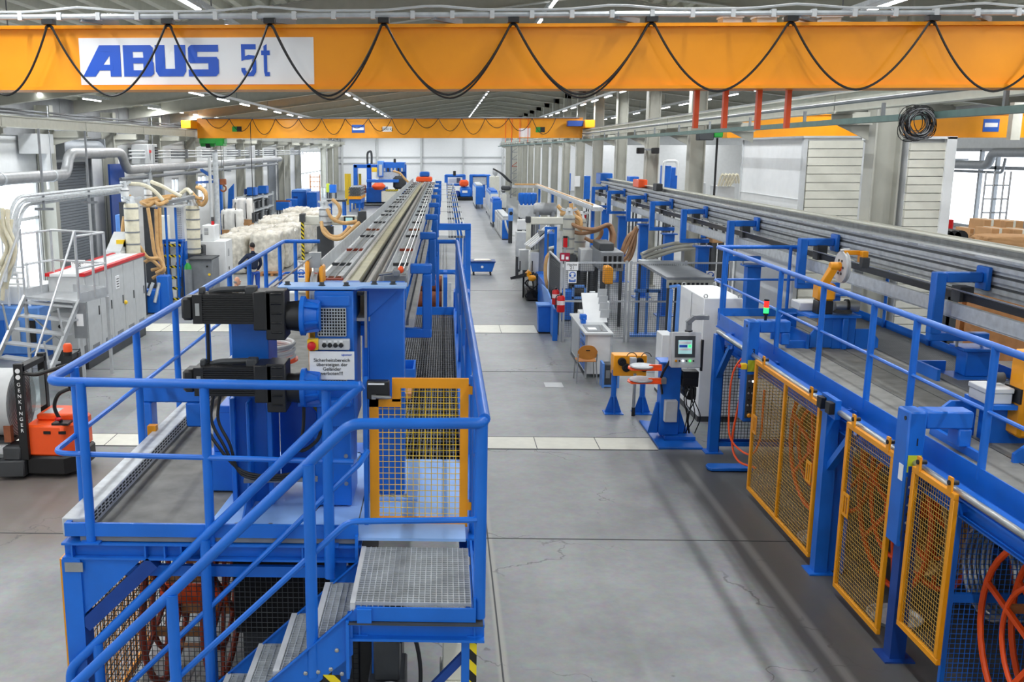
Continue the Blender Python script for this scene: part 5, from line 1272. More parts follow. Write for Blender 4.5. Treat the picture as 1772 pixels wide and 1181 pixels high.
def extinguisher(label, px, py0, py1, y, r=.085):
    b, tp = aY(px, py1, y), aY(px, py0, y)
    t = thing('fire_extinguisher', label, 'fire extinguisher', (b.x, y, b.z)); h = tp.z - b.z
    MB().lathe((b.x, y, b.z), [(r * .9, 0), (r, .02), (r, h * .74), (r * .75, h * .84), (r * .3, h * .88)], 18).build('cylinder', 'red', t)
    MB().box(b.x - .02, b.x + .02, y - .09, y + .03, b.z + h * .9, b.z + h).cyl((b.x, y, b.z + h * .86), (b.x, y, b.z + h * .93), .022).build('valve', 'black', t)
    MB().tube(spline([(b.x, y - .05, b.z + h * .92), (b.x - r * 1.2, y - .05, b.z + h * .8), (b.x - r * 1.15, y, b.z + h * .3)], 6), .012, 6).build('hose', 'black', t)
    MB().cyl((b.x, y, b.z + h * .38), (b.x, y, b.z + h * .6), r * 1.01, n=18).build('label', 'paper', t)
    MB().box(b.x - .02, b.x + .02, y + .05, FY - .02 if y < FY else y + .1, b.z + h * .5, b.z + h * .56).build('wall_bracket', 'grey', t)
extinguisher('larger red fire extinguisher, the nearer of two on the fence post', 970, 507, 540, FY - .16, .1)
extinguisher('smaller red fire extinguisher, the farther of two on the fence post', 961, 497, 527, FY + .25, .09)
bn = thing('waste_bin', 'blue plastic waste bin with lid in front of the fence corner', 'bin', (2.65, 25, 0))
MB().prism([(2.46, .04), (2.8, .04), (2.83, .72), (2.43, .72)], 24.95, 25.35).build('body', 'blue', bn, bevel=.01)
MB().box(2.41, 2.85, 24.9, 25.4, .72, .77).build('lid', 'blue_light', bn, bevel=.012)
MB().box(2.46, 2.8, 24.96, 25.3, 0, .04).build('base', 'black', bn)
bb = thing('guard_plate', 'leaning blue guard plate with window beside the blue bin', 'guard', (2.78, 24.5, 0))
MB().prism([(24.0, .02), (25.4, .02), (27.5, .95), (26.0, 1.0), (24.0, .75)], 2.76, 2.80, 'x').build('plate', 'blue_light', bb)
MB().box(2.72, 2.84, 23.98, 24.1, 0, .8).build('post', 'blue', bb)
# blue machine frames inside the fence
fr_ = thing('pipe_stand', 'blue tubular stand with tool tray inside the fence', 'stand', (4.75, 24.8, 0))
for px in (1100, 1118, 1138):
    p = aY(px, 560, 24.8); MB().box(p.x - .03, p.x + .03, 24.77, 24.83, .0, 1.9 if px == 1118 else 1.15).build('upright', 'blue_light', fr_)
p, q = aY(1097, 522, 24.8), aY(1142, 522, 24.8); MB().box(p.x, q.x, 24.77, 24.83, 1.12, 1.2).build('crossbar', 'blue_light', fr_); MB().box(p.x - .1, q.x + .1, 24.6, 25, 0, .04).build('base_plate', 'blue_light', fr_)
MB().box(p.x + .1, q.x - .05, 24.6, 25.0, 1.88, 1.95).build('tool_tray', 'galv', fr_)
f3 = thing('window_frame_guard', 'blue square guard frame with dark rollers inside the fence', 'guard', (3.4, 25, 0))
a, b = aY(990, 518, 24.6), aY(1015, 494, 24.6)
MB().box(a.x, b.x, 24.6, 24.66, a.z, a.z + .06).box(a.x, b.x, 24.6, 24.66, b.z - .06, b.z).box(a.x, a.x + .05, 24.6, 24.66, 0, b.z).box(b.x - .05, b.x, 24.6, 24.66, 0, b.z).build('frame', 'blue_light', f3)
MB().cyl((a.x + .06, 24.7, a.z + .15), (b.x - .06, 24.7, a.z + .15), .1).build('roller', 'black', f3)
dr = thing('trolley_frame', 'tall light blue open frame before the big white cabinet', 'frame', (4.3, 19.5, 0))
a, b = aY(1152, 660, 19.2), aY(1170, 492, 19.2)
MB().bar((a.x, 19.2, .0), (a.x + .02, 19.2, b.z - .1), .06, .05, (0, 1, 0)).bar((b.x, 19.0, .0), (b.x + .01, 19.0, b.z), .06, .05, (0, 1, 0)).bar((a.x, 19.2, b.z - .05), (b.x, 19.0, b.z), .06, .05).bar((a.x, 19.2, 1.0), (b.x, 19.0, .95), .05, .05).build('frame', 'blue_light', dr)
MB().box(a.x - .03, b.x + .06, 18.9, 19.3, 0, .05).build('foot', 'blue', dr)
wc = thing('switch_cabinet', 'big white switch cabinet with lifting eyes beside the far end of the right platform', 'cabinet', (4.75, 17.4, 0))
MB().box(4.46, 5.12, 16.62, 18.3, .1, 2.2).build('body', 'white', wc, bevel=.01)
MB().box(4.46, 5.12, 16.64, 18.28, 0, .1).build('plinth', 'dark_grey', wc)
MB().box(4.455, 4.46, 17.44, 17.46, .12, 2.18).build('door_gap', 'grey', wc)
for x, y in ((4.5, 16.68), (5.08, 16.68), (4.5, 18.24), (5.08, 18.24)): MB().ring((x, y, 2.23), .03, .01, 'y', 12, 6).build('lifting_eye', 'steel', wc)
sb = thing('small_cabinet', 'low white cabinet next to the tall light blue frame', 'cabinet', (4.36, 18.6, 0)); MB().box(4.2, 4.42, 18.5, 19, .05, 1.2).build('body', 'white', sb, bevel=.01)
MB().box(4.2, 4.42, 18.52, 18.98, 0, .05).build('plinth', 'dark_grey', sb)

# ------------------------------------------------------------------ extruders with hoses behind the fence
def tower(name, label, px, py0, py1, y, r, m='cream', bands=4, cat='extruder'):
    a, b = aY(px, py1, y), aY(px, py0, y); t = thing(name, label, cat, (a.x, y, 0))
    MB().lathe((a.x, y, a.z), [(r * .8, 0), (r, .04), (r, b.z - a.z - .05), (r * .85, b.z - a.z)], 18).build('barrel', m, t)
    for k in range(bands):
        z = a.z + (b.z - a.z) * (k + .6) / bands; MB().cyl((a.x, y, z - .02), (a.x, y, z + .02), r * 1.05, n=18).build('clamp_band', 'grey', t)
    MB().box(a.x - r * 1.3, a.x + r * 1.3, y - r, y + r, 0, a.z).build('pedestal', 'dark_grey', t)
    mb = MB().cyl((a.x, y, b.z), (a.x, y, b.z + .2), r * .7, r * .4, 14)
    for k in range(3): an = 2.1 * k + .4; mb.bar((a.x, y, b.z + .1), (a.x + r * 1.5 * math.cos(an), y + r * 1.5 * math.sin(an), b.z + .16), .06, .06)
    mb.build('head', 'galv', t); return t, a, b
tower('extruder_barrel', 'cream extruder tower with teal label behind the fence corner', 983, 372, 440, 28, .17, 'column_grey')
p = aY(979, 418, 27.82); MB().box(p.x - .09, p.x + .09, 27.8, 27.84, p.z - .14, p.z + .14).build('teal_label', 'teal_tray', bpy.data.objects['extruder_barrel'])
tower('extruder_barrel', 'cream extruder tower with hoses, right of the one with teal label', 1003, 378, 445, 28.6, .16, 'column_grey')
def hosebundle(label, runs, y, r, m, grp=None):
    P = [[aY(px, py, y + dy) for px, py, dy in run] for run in runs]
    t = thing('hose_bundle', label, 'hose', P[0][0], grp)
    for p in P: MB().tube(spline(p, 7), r, 8).build('hose', m, t)
    return t
hosebundle('brown material hoses sweeping from the extruder towers to the right', [
    [(978, 380, 0), (1000, 393, -.2), (1028, 397, -.3), (1052, 389, -.2), (1061, 400, 0), (1058, 430, 0), (1066, 452, 0)],
    [(980, 396, .1), (1003, 404, 0), (1030, 400, -.2), (1050, 391, -.1), (1058, 405, .1), (1056, 432, .1), (1060, 450, .1)],
    [(1020, 400, .2), (1040, 398, .1), (1038, 410, .1), (1026, 418, .1), (1012, 412, .1)]], 28, .055, 'hose_brown')
hosebundle('tan material hoses rising over the extruder towers', [
    [(965, 356, .3), (980, 372, .2), (998, 385, .1), (1006, 393, 0)], [(970, 370, .2), (985, 372, .1), (1003, 380, 0), (1004, 398, 0)],
    [(988, 352, .3), (990, 372, .3), (1000, 392, .2), (1008, 398, .2)], [(993, 360, .4), (1002, 372, .4), (1006, 390, .4)]], 28, .06, 'hose')
hosebundle('thick tan hoses hanging like a skein behind the fence', [
    [(1101, 393, .3), (1090, 415, .2), (1078, 440, .1), (1066, 452, 0)], [(1103, 396, .3), (1094, 420, .2), (1084, 445, .1), (1068, 455, 0)],
    [(1100, 398, .3), (1098, 425, .2), (1090, 448, .1), (1080, 454, 0)], [(1098, 400, .3), (1085, 412, .2), (1072, 445, .1), (1062, 452, 0)],
    [(1058, 392, .3), (1063, 410, .2), (1058, 440, .1), (1062, 452, 0)]], 27, .05, 'hose_brown')
hosebundle('grey-green cable hoses lying under the right track', [
    [(1110, 440, 0), (1135, 430, .3), (1165, 422, .6), (1200, 420, 1)], [(1112, 446, 0), (1140, 436, .3), (1170, 428, .6), (1205, 424, 1)], [(1118, 450, 0), (1145, 441, .3), (1172, 433, .6), (1200, 430, 1)]], 25.2, .05, 'column_grey')
def block(name, label, cat, px0, py0, px1, py1, y, d, m, floor=True, group=None, bevel=.015):
    a, b = aY(px0, py1, y), aY(px1, py0, y)
    t = thing(name, label, cat, ((a.x + b.x) / 2, y, 0 if floor else a.z), group)
    MB().box(a.x, b.x, y, y + d, a.z if not floor else max(0, min(a.z, .05)) if a.z < .3 else a.z, b.z).build('body', m, t, bevel=bevel)
    if floor and a.z >= .3:
        for x in (a.x + .06, b.x - .06):
            for yy in (y + .06, y + d - .06): MB().box(x - .04, x + .04, yy - .04, yy + .04, 0, a.z).build('leg', 'dark_grey', t)
    elif floor: MB().box(a.x + .03, b.x - .03, y + .03, y + d - .03, 0, max(.03, min(a.z, .05))).build('plinth', 'black', t)
    return t, a, b
mc, a, b = block('extrusion_line', 'grey machine bed with dark vents behind the fence of machine 21', 'machine', 1040, 437, 1080, 470, 26, 2.0, 'grey')
for k in range(4): MB().box(a.x + .06 + .13 * k, a.x + .14 + .13 * k, 25.985, 26, a.z + .1, b.z - .1).build('vent', 'black_matt', mc)
MB().box(a.x, b.x - .2, 26.4, 27.6, b.z, b.z + .2).build('top_unit', 'dark_grey', mc, bevel=.02)
block('control_cabinet', 'red cabinet behind the fence of machine 21', 'cabinet', 1030, 427, 1052, 452, 28, .6, 'red')
block('control_cabinet', 'white box cabinet left of the red cabinet behind the fence', 'cabinet', 1004, 432, 1030, 470, 27.6, .6, 'light_grey')
yt = thing('guard_hood', 'yellow curved guard hood behind the fence of machine 21', 'guard', (4.3, 25, 1)); a, b = aY(1046, 492, 25.0), aY(1062, 462, 25.0)
MB().prism([(a.x, a.z), (b.x, a.z), (b.x, b.z - .06), (b.x - .06, b.z), (a.x + .02, b.z), (a.x, b.z - .05)], 25.0, 25.4).build('hood', 'amber', yt, bevel=.02)
MB().box(a.x + .1, a.x + .16, 25.1, 25.2, 0, a.z).build('post', 'grey', yt)
MB().box(a.x + .02, b.x - .02, 25.05, 25.3, 0, .04).build('foot', 'grey', yt)
lb = thing('cable_table', 'grey perforated cable table under the right track next to the mesh fence', 'table', (5.4, 22.5, 0))
MB().box(4.95, 6.0, 21.6, 25.0, 1.86, 1.92).build('top', 'grey', lb)
for k in range(9): MB().box(5.0 + .1 * k, 5.06 + .1 * k, 21.59, 21.6, 1.74, 1.8).build('slot', 'black', lb)
MB().box(4.95, 6.0, 21.6, 21.64, 1.68, 1.86).build('front_rail', 'column_grey', lb)
for x in (5.0, 5.95):
    for y in (21.65, 24.9): MB().box(x - .03, x + .03, y - .03, y + .03, 0, 1.86).build('leg', 'dark_grey', lb)
block('pallet_box', 'brown cardboard box on a stand under the right track', 'box', 1232, 404, 1252, 421, 27, .6, 'card')
for i, (p0, p1) in enumerate(((1205, 1222), (1226, 1236))):
    block('drum', ['blue drum unit under the right track', 'narrow blue drum unit under the right track beside the cardboard box'][i], 'machine', p0, 398, p1, 412, 29, .6, 'blue')
# ------------------------------------------------------------------ arm-mounted control boxes at the aisle
am = thing('swivel_arm_control', 'white swivel arm carrying two control boxes beside the aisle', 'control panel', (3.0, 32.5, 0))
Y = 32.5
pbox(MB(), 916, 376, 976, 389, Y, .14).build('arm', 'cream', am, bevel=.03)
a, b = aY(907, 432, Y), aY(918, 376, Y)
pbox(MB(), 910, 384, 919, 432, Y, .14).build('mast', 'cream', am, bevel=.02)
pbox(MB(), 910, 375, 919, 386, Y - .05, .24).build('joint', 'dark_grey', am, bevel=.02)
pbox(MB(), 898, 433, 915, 468, Y, .4).build('control_box', 'light_grey', am, bevel=.012)
pbox(MB(), 918, 437, 933, 476, Y - 1.2, .4).build('control_box', 'light_grey', am, bevel=.012)
for px0, px1 in ((899, 901), (920, 922)): pbox(MB(), px0, 452, px1, 470, Y - 1.25, .05).build('handle', 'black', am)
MB().cyl(aY(919, 436, Y - 1.0), aY(960, 428, Y - .6), .05, n=10).build('lower_arm', 'cream', am)
p = aY(930, 476, Y); MB().box(p.x + .02, p.x + .3, Y + .1, Y + .5, 0, p.z + 1.0).build('machine_post', 'grey', am)
yy_ = thing('tilted_tray', 'black and yellow tilted tray below the control boxes on the swivel arm', 'tray', aY(905, 478, 31)); MB().bar(aY(892, 481, 31.4), aY(916, 474, 31.0), .5, .08).build('tray', 'black', yy_)
MB().bar(aY(911, 477, 31.1), aY(917, 470, 31.1), .4, .12).build('yellow_end', 'amber', yy_); p = aY(906, 480, 31.3); MB().cyl((p.x, 31.3, 0), (p.x, 31.3, p.z), .03).build('post', 'black', yy_)
rg = thing('drive_aggregate', 'dark tangle of drives and cables on the floor below the swivel arm boxes', 'machine', (3.0, 31.5, 0))
a = aZ(905, 510, 0); rr = random.Random(11)
MB().box(a.x, a.x + .5, 30.5, 31.6, .02, .35).box(a.x + .3, a.x + .7, 30.6, 31.6, .35, .8).build('frame', 'black', rg, bevel=.02)
for k in range(6): MB().tube(spline([(a.x + .1 + .08 * k, 30.6, .85), (a.x + rr.uniform(-.1, .5), 30.4, .6), (a.x + rr.uniform(-.1, .5), 30.45, .2), (a.x + rr.uniform(0, .5), 30.6, .06)], 5), .018, 5).build('cable', 'black_matt', rg)
MB().ell((a.x + .15, 30.4, .75), (.13, .1, .1)).build('yellow_cap', 'amber', rg)
bm_ = thing('haul_off', 'blue and grey machine bed between swivel arm and fence, beside the aisle', 'machine', (3.3, 28, 0))
MB().box(2.95, 3.6, 26.9, 31.6, .02, .85).build('bed', 'blue', bm_, bevel=.02)
MB().box(3.0, 3.5, 27.2, 29.2, .85, 1.5).build('housing', 'light_grey', bm_, bevel=.03)
MB().box(2.95, 3.0, 27.0, 27.9, .9, 1.7).build('side_panel', 'white', bm_)
MB().tube(spline([(2.97, 27.2, 1.9), (2.85, 27.2, 1.7), (2.85, 27.3, 1.2), (2.95, 27.4, .8)], 6), .05, 8).build('hose', 'hose', bm_)
sc_ = thing('slanted_cover', 'white slatted slanted cover over the machine beside the swivel arm', 'machine', (3.4, 31.5, 0)); p, q = aY(908, 425, 32), aY(947, 392, 32)
for k in range(4): MB().bar(p + Vector((.04 * k, -.25 * k, .02)), q + Vector((.04 * k, -.25 * k, .02)), .2, .05).build('cover_slat', 'white', sc_)
MB().box(q.x - .3, q.x, 31.4, 32, 0, q.z - .1).build('support', 'grey', sc_)
fb = thing('gantry_frame', 'blue square gantry frame beside the swivel arm', 'frame', (3.7, 31, 0)); a, b = aY(942, 430, 31), aY(961, 393, 31)
MB().box(a.x, b.x, 31, 31.08, b.z - .08, b.z).box(a.x, a.x + .08, 31, 31.08, 0, b.z - .08).box(b.x - .02, b.x + .06, 31, 31.08, 0, b.z).build('frame', 'blue', fb)
for i, (px, py0, py1, y) in enumerate(((978, 412, 428, 26.7), (1011, 369, 380, 31.0))):
    a, b = aY(px, py1, y), aY(px, py0, y); t = thing('warning_light', ['red warning light on a pole behind the red sign', 'red warning light farther back over the brown hoses'][i], 'signal light', (a.x, y, 0))
    MB().cyl((a.x, y, 0), (a.x, y, a.z), .025, n=8).build('pole', 'alu', t); MB().cyl((a.x, y, a.z), (a.x, y, b.z), .06, n=12).build('lamp', 'red', t); MB().cyl((a.x, y, b.z), (a.x, y, b.z + .05), .062, n=12).build('cap', 'black', t)
tk_ = thing('insulated_tank', 'silver foil insulated tank behind the swivel arm', 'tank', (4.4, 40, 0)); a, b = aY(925, 374, 40), aY(965, 352, 40)
MB().lathe((a.x, 40.5, (a.z + b.z) / 2), [(.2, 0), ((b.z - a.z) / 2, .12), ((b.z - a.z) / 2, b.x - a.x - .12), (.2, b.x - a.x)], 20, 'x').build('vessel', 'insulation', tk_)
for x in (a.x + .15, b.x - .15): MB().box(x - .06, x + .06, 40.2, 40.8, 0, a.z + .15).build('leg', 'grey', tk_)
dp = thing('dump_trolley', 'blue wheeled tipping trolley standing in the aisle', 'trolley', (1.44, 37.1, 0))
MB().prism([(1.06, .14), (1.82, .14), (1.93, .5), (.98, .5)], 36.9, 37.6).build('body', 'blue', dp, bevel=.02)
MB().box(.96, 1.95, 36.86, 37.64, .5, .54).build('rim', 'blue_dark', dp)
MB().prism([(1.1, 37.0), (1.8, 37.0), (1.7, 37.5), (1.2, 37.5)], .54, .58, 'z').build('waste_film', 'film', dp)
for x, y in ((1.12, 37.0), (1.76, 37.0), (1.12, 37.5), (1.76, 37.5)): MB().lathe((x - .02, y, .07), [(.07, 0), (.07, .05)], 12, 'x').build('wheel', 'black', dp)
MB().cyl((1.44, 36.88, .33), (1.44, 36.9, .33), .05, n=14).build('badge', 'paper', dp)
# ------------------------------------------------------------------ line along the right of the aisle
cl = thing('cable_bridge', 'long grey overhead cable bridge running beside the grey columns', 'conveyor', (4.6, 29, 0))
MB().box(4.45, 4.75, 29.5, 48, 2.9, 3.02).box(3.3, 4.75, 47.8, 48.2, 2.9, 3.02).box(4.40, 4.45, 29.5, 48, 2.96, 3.06).build('tray', 'galv', cl)
for y in (30.5, 36, 42, 47.9): MB().box(4.55, 4.65, y - .05, y + .05, 0, 2.9).build('support', 'blue', cl)
MB().tube([(4.5, 30, 3.06), (4.5, 47.9, 3.06), (3.4, 48, 3.06)], .04, 6).build('hose', 'hose', cl)
def lm(label, px0, py0, px1, py1, y, d, m, top=None, side='light_grey', name='cooling_bath', cat='machine'):
    t, a, b = block(name, label, cat, px0, py0, px1, py1, y, d, side)
    MB().box(a.x + .02, b.x + .02, y - .04, y, max(.05, a.z), b.z - .1).build('end_panel', m, t, bevel=.01)
    MB().box(a.x + .05, b.x - .05, y + .1, y + d * .8, b.z, b.z + .12).build('lid', top or 'galv', t, bevel=.02)
    for k in range(3): MB().box(a.x - .012, a.x, y + .2 + d * .3 * k, y + .2 + d * (.3 * k + .22), .2, b.z - .2).build('side_panel', 'white', t)
    return t, a, b
t, a, b = lm('long grey cooling bath with blue end panel beside the aisle', 868, 378, 884, 414, 52, 7.5, 'blue')
MB().tube(spline([aY(874, 382, 51.8), aY(877, 395, 51.6), aY(882, 406, 51.7), aY(890, 408, 52)], 6), .05, 6).build('hose', 'light_grey', t)
lm('white machine cabinet with blue side beyond the long grey cooling bath', 848, 333, 862, 362, 68, 7, 'white', 'blue', 'blue_light')
lm('blue machine post unit between the white cabinet and the grey bath', 852, 347, 868, 384, 60.5, 3, 'blue', 'blue', 'blue')
lm('blue haul-off unit at the far part of the right-hand line', 823, 322, 836, 354, 80, 8, 'blue', 'galv', 'blue_light')
lm('grey dosing unit with dark window beside the line, near the far columns', 868, 334, 876, 360, 64, 2, 'cream', 'dark_grey')
t, a, b = block('operator_terminal', 'light blue upright terminal with black round screen beside the cooling bath', 'control panel', 880, 361, 888, 383, 50, .4, 'blue_light')
MB().cyl((a.x + .12, 49.98, b.z - .25), (a.x + .12, 50, b.z - .25), .09, n=14).build('dial', 'black', t)
dryer, a, b = block('dryer_unit', 'cream and blue dryer unit with four blue hoppers near the columns', 'machine', 900, 356, 928, 378, 44, 1.2, 'light_grey')
for k in range(4):
    x = a.x + (b.x - a.x) * (k + .5) / 4; MB().lathe((x, 44.5, b.z), [(.05, 0), (.16, .22), (.16, .5), (.1, .55)], 12).build('hopper', 'blue', dryer)
tr2, a, b = block('terminal_block', 'white control cabinet in front of the dryer unit', 'cabinet', 896, 381, 915, 398, 38, .5, 'white')
block('grey_cabinet', 'grey control cabinet with printed front under the white control cabinet', 'cabinet', 893, 402, 912, 445, 36.5, .5, 'light_grey')
block('blue_bench', 'blue-topped bench behind the swivel arm near the columns', 'bench', 936, 405, 962, 430, 35, 1.5, 'blue')
# ------------------------------------------------------------------ pallet truck
pt = thing('pallet_truck', 'orange electric pallet truck with black mast beside the left platform', 'pallet truck', (-5.9, 13.6, 0))
mb = MB().prism([(-6.06, 13.35), (-5.5, 13.33), (-5.36, 13.5), (-5.34, 14.1), (-6.06, 14.15)], .34, .80, 'z')
mb.build('hood', 'signal_orange', pt, bevel=.03)
MB().prism([(-5.98, 13.6), (-5.42, 13.62), (-5.40, 14.12), (-5.98, 14.14)], .80, .9, 'z').build('battery_cover', 'signal_orange', pt, bevel=.025)
MB().box(-5.9, -5.7, 13.66, 13.95, .9, .903).build('rating_plate', 'galv', pt)
for x in (-5.72, -5.5): MB().box(x - .05, x + .05, 13.32, 13.345, .68, .72).build('grip_slot', 'black_matt', pt)
MB().prism([(-6.06, 13.33), (-5.5, 13.31), (-5.34, 13.48), (-5.32, 14.14), (-6.06, 14.18)], .06, .34, 'z').build('chassis', 'black', pt, bevel=.03)
MB().prism([(-6.45, 13.2), (-6.06, 13.25), (-6.06, 14.2), (-6.45, 14.2)], .05, .3, 'z').box(-6.36, -6.1, 13.25, 13.6, .3, .5).build('load_frame', 'dark_grey', pt, bevel=.02)
mm = MB().box(-6.12, -5.99, 13.28, 13.36, .3, 1.72).box(-6.1, -5.99, 14.05, 14.15, .3, 1.72).box(-6.12, -5.99, 13.3, 14.1, 1.6, 1.68).build('mast', 'black', pt, bevel=.006)
for i, ch_ in enumerate('GENKINGER'): text('lettering', ch_, .075, (-6.055, 13.278, 1.42 - .085 * i), 'paper', mm)
for z in (1.62, 1.53): MB().cyl((-6.055, 13.272, z), (-6.055, 13.28, z), .035, n=14).build('emblem', 'paper', mm)
MB().tube(fillet([(-6.0, 13.32, 1.58), (-5.8, 13.3, 1.56), (-5.62, 13.3, 1.62), (-5.42, 13.5, 1.66)], .08, 4), .028, 8).build('guard_bar', 'black', pt)
MB().box(-5.58, -5.48, 14.1, 14.2, .9, 1.72).box(-5.62, -5.5, 13.9, 14.2, 1.66, 1.74).build('rear_post', 'dark_grey', pt)
MB().cyl((-5.56, 13.9, 1.72), (-5.56, 13.9, 1.78), .06, n=14).build('beacon_base', 'black', pt)
MB().lathe((-5.56, 13.9, 1.78), [(.065, 0), (.065, .09), (.045, .12)], 16).build('beacon', 'signal_orange', pt)
MB().prism([(13.5, .95), (14.0, .95), (14.0, 1.5), (13.5, 1.5)], -5.995, -5.985, 'x').build('clear_screen', 'glass', pt)
MB().tube(spline([(-5.55, 13.45, .83), (-5.62, 13.42, 1.05), (-5.55, 13.4, 1.24), (-5.42, 13.4, 1.32), (-5.34, 13.4, 1.34)], 6), .028, 8).build('tiller', 'black', pt)
MB().ring((-5.34, 13.4, 1.4), .075, .024, 'x', 18, 8).build('tiller_grip', 'black', pt)
MB().box(-5.66, -5.42, 13.36, 13.56, .8, .83).build('tiller_plate', 'black', pt); MB().ell((-5.58, 13.42, .88), (.05, .04, .03)).build('stop_switch', 'red', pt)
for y in (13.55, 13.95): MB().box(-7.3, -6.4, y - .09, y + .09, .06, .14).build('fork', 'dark_grey', pt)
for x, y in ((-5.6, 13.7), (-6.2, 13.5)): MB().lathe((x - .05, y, .1), [(.1, 0), (.1, .1)], 14, 'x').build('wheel', 'black_matt', pt)
rl = thing('film_roll', 'large roll of white sheet on the pallet truck at the left picture edge', 'roll', (-6.6, 13.7, .5))
MB().lathe((-7.3, 13.75, 1.05), [(.12, 0), (.5, 0), (.5, 1.05), (.12, 1.05)], 30, 'x').build('roll', 'light_grey', rl)
mb = MB()
for k in range(9): mb.ring((-6.245, 13.75, 1.05), .16 + .04 * k, .006, 'x', 30, 4)
mb.build('layer_edges', 'grey', rl)
MB().cyl((-7.35, 13.75, 1.05), (-6.2, 13.75, 1.05), .06, n=12).build('core', 'card', rl); MB().box(-7.3, -6.3, 13.4, 14.1, .5, .56).build('cradle', 'dark_grey', rl)
MB().box(-6.34, -6.24, 13.3, 13.4, .56, .8).build('orange_wedge', 'rust', rl)
# ------------------------------------------------------------------ mobile aluminium steps
al = thing('mobile_steps', 'aluminium mobile steps with platform and railing before the white cabinets', 'steps', (-8.2, 18.7, 0))
P0, P1 = Vector((-9.06, 18.2, 0)), Vector((-7.7, 17.6, 0))          # feet left and right; steps climb away from the camera
up = Vector((.42, 1.75, 0)).normalized() * 1.55; H = 1.72
for s, P in ((0, P0), (1, P1)):
    MB().bar(P, P + up + Vector((0, 0, H)), .05, .12, (0, -1, 1)).build('stringer', 'alu', al)
    a = P + up + Vector((0, 0, H)); MB().tube(fillet([P + Vector((0, 0, .85)) + up * .02, P + up * .93 + Vector((0, 0, H + 1.25)), a + Vector((0, 0, 1.45)), a + Vector((0, 0, .0))], .1, 4), .024, 8).build('handrail', 'alu', al)
    for k in (.3, .62): q = P + up * k + Vector((0, 0, H * k)); MB().bar(q, q + Vector((-.0, -.18, .62)), .03, .03).build('rail_strut', 'alu', al)
for k in range(7):
    f = (k + .6) / 7; a, b = P0 + up * f + Vector((0, 0, H * f)), P1 + up * f + Vector((0, 0, H * f)); d = up.normalized()
    MB().prism([(a.x, a.y), (b.x, b.y), (b.x + d.x * .24, b.y + d.y * .24), (a.x + d.x * .24, a.y + d.y * .24)], a.z - .035, a.z, 'z').build('step', 'alu', al)
a, b = P0 + up, P1 + up; d = up.normalized() * 1.0
MB().prism([(a.x, a.y), (b.x, b.y), (b.x + d.x, b.y + d.y), (a.x + d.x, a.y + d.y)], H - .05, H, 'z').build('platform', 'alu', al)
for A, B in ((a, a + d), (b, b + d), (a + d, b + d)):
    MB().bar(A + Vector((0, 0, H + .08)), B + Vector((0, 0, H + .08)), .02, .16).build('toe_board', 'alu', al)
    for z in (.66, 1.3): MB().tube([A + Vector((0, 0, H + z)), B + Vector((0, 0, H + z))], .024, 8).build('guard_rail', 'alu', al)
for q in (a + d, b + d, a + d * .55, b + d * .55, b): MB().cyl(q + Vector((0, 0, H)), q + Vector((0, 0, H + 1.32)), .03, n=8).build('rail_post', 'alu', al)
for q in (a, b, a + d, b + d): MB().box(q.x - .03, q.x + .03, q.y - .03, q.y + .03, 0, H - .05).build('support_leg', 'alu', al)
MB().bar(a + Vector((0, 0, .5)), b + Vector((0, 0, 1.4)), .03, .03).bar(b + Vector((0, 0, .5)), a + Vector((0, 0, 1.4)), .03, .03).build('cross_brace', 'alu', al)
MB().box(b.x - .12, b.x + .14, b.y - .05, b.y - .02, H - .75, H - .02).build('data_plate', 'grey', al); MB().box(b.x - .06, b.x + .08, b.y - .06, b.y - .05, H - .5, H - .25).build('sticker', 'paper', al)
# ------------------------------------------------------------------ white cabinet row with red trim
kb = thing('switch_cabinets', 'row of pale grey switch cabinets with red top edge, left of the left platform', 'cabinet', (-8, 22.5, 0))
MB().box(-8.5, -7.72, 20.45, 24.6, .22, 2.05).build('body', 'light_grey', kb, bevel=.01)
MB().box(-8.48, -7.74, 20.47, 24.58, 0, .22).build('plinth', 'dark_grey', kb)
MB().box(-7.80, -7.68, 20.4, 24.65, 2.05, 2.12).box(-8.54, -8.44, 20.4, 24.65, 2.05, 2.12).build('red_edge', 'red', kb)
MB().box(-8.44, -7.8, 20.4, 24.65, 2.05, 2.1).build('top', 'white', kb)
for i in range(5):
    y0 = 20.48 + .82 * i
    dr_ = MB().box(-7.72, -7.70, y0 + .01, y0 + .8, .26, 2.02).build('door', 'light_grey', kb)
    MB().box(-7.70, -7.685, y0 + .68, y0 + .72, 1.1, 1.3).build('latch', 'dark_grey', dr_); MB().box(-7.70, -7.69, y0 + .2, y0 + .6, .3, .5).build('vent_grille', 'grey', dr_)
    if i in (0, 2): 
        lbp = MB().box(-7.70, -7.69, y0 + .25, y0 + .5, 1.5, 1.8).build('label', 'paper', dr_)
        for k in range(4): MB().box(-7.69, -7.688, y0 + .29, y0 + .46, 1.54 + .06 * k, 1.56 + .06 * k).build('text_line', 'ink_black', lbp)
MB().lathe((-7.70, 22.95, 1.1), [(.05, 0), (.05, .03), (.03, .06)], 12, 'x').build('main_switch', 'yellow', kb)
ko = thing('junction_cabinet', 'small grey junction cabinet on the front of the white cabinet row', 'cabinet', (-7.95, 20.1, .3))
MB().box(-8.3, -7.75, 19.95, 20.43, .55, 1.35).build('body', 'light_grey', ko, bevel=.012)
MB().cyl((-8.1, 19.95, 1.05), (-8.1, 19.92, 1.05), .04, n=12).build('switch', 'black', ko); MB().box(-8.05, -7.9, 19.94, 19.95, .65, .75).build('label', 'galv', ko)
MB().box(-8.25, -7.8, 20.0, 20.4, 0, .55).build('stand', 'dark_grey', ko)
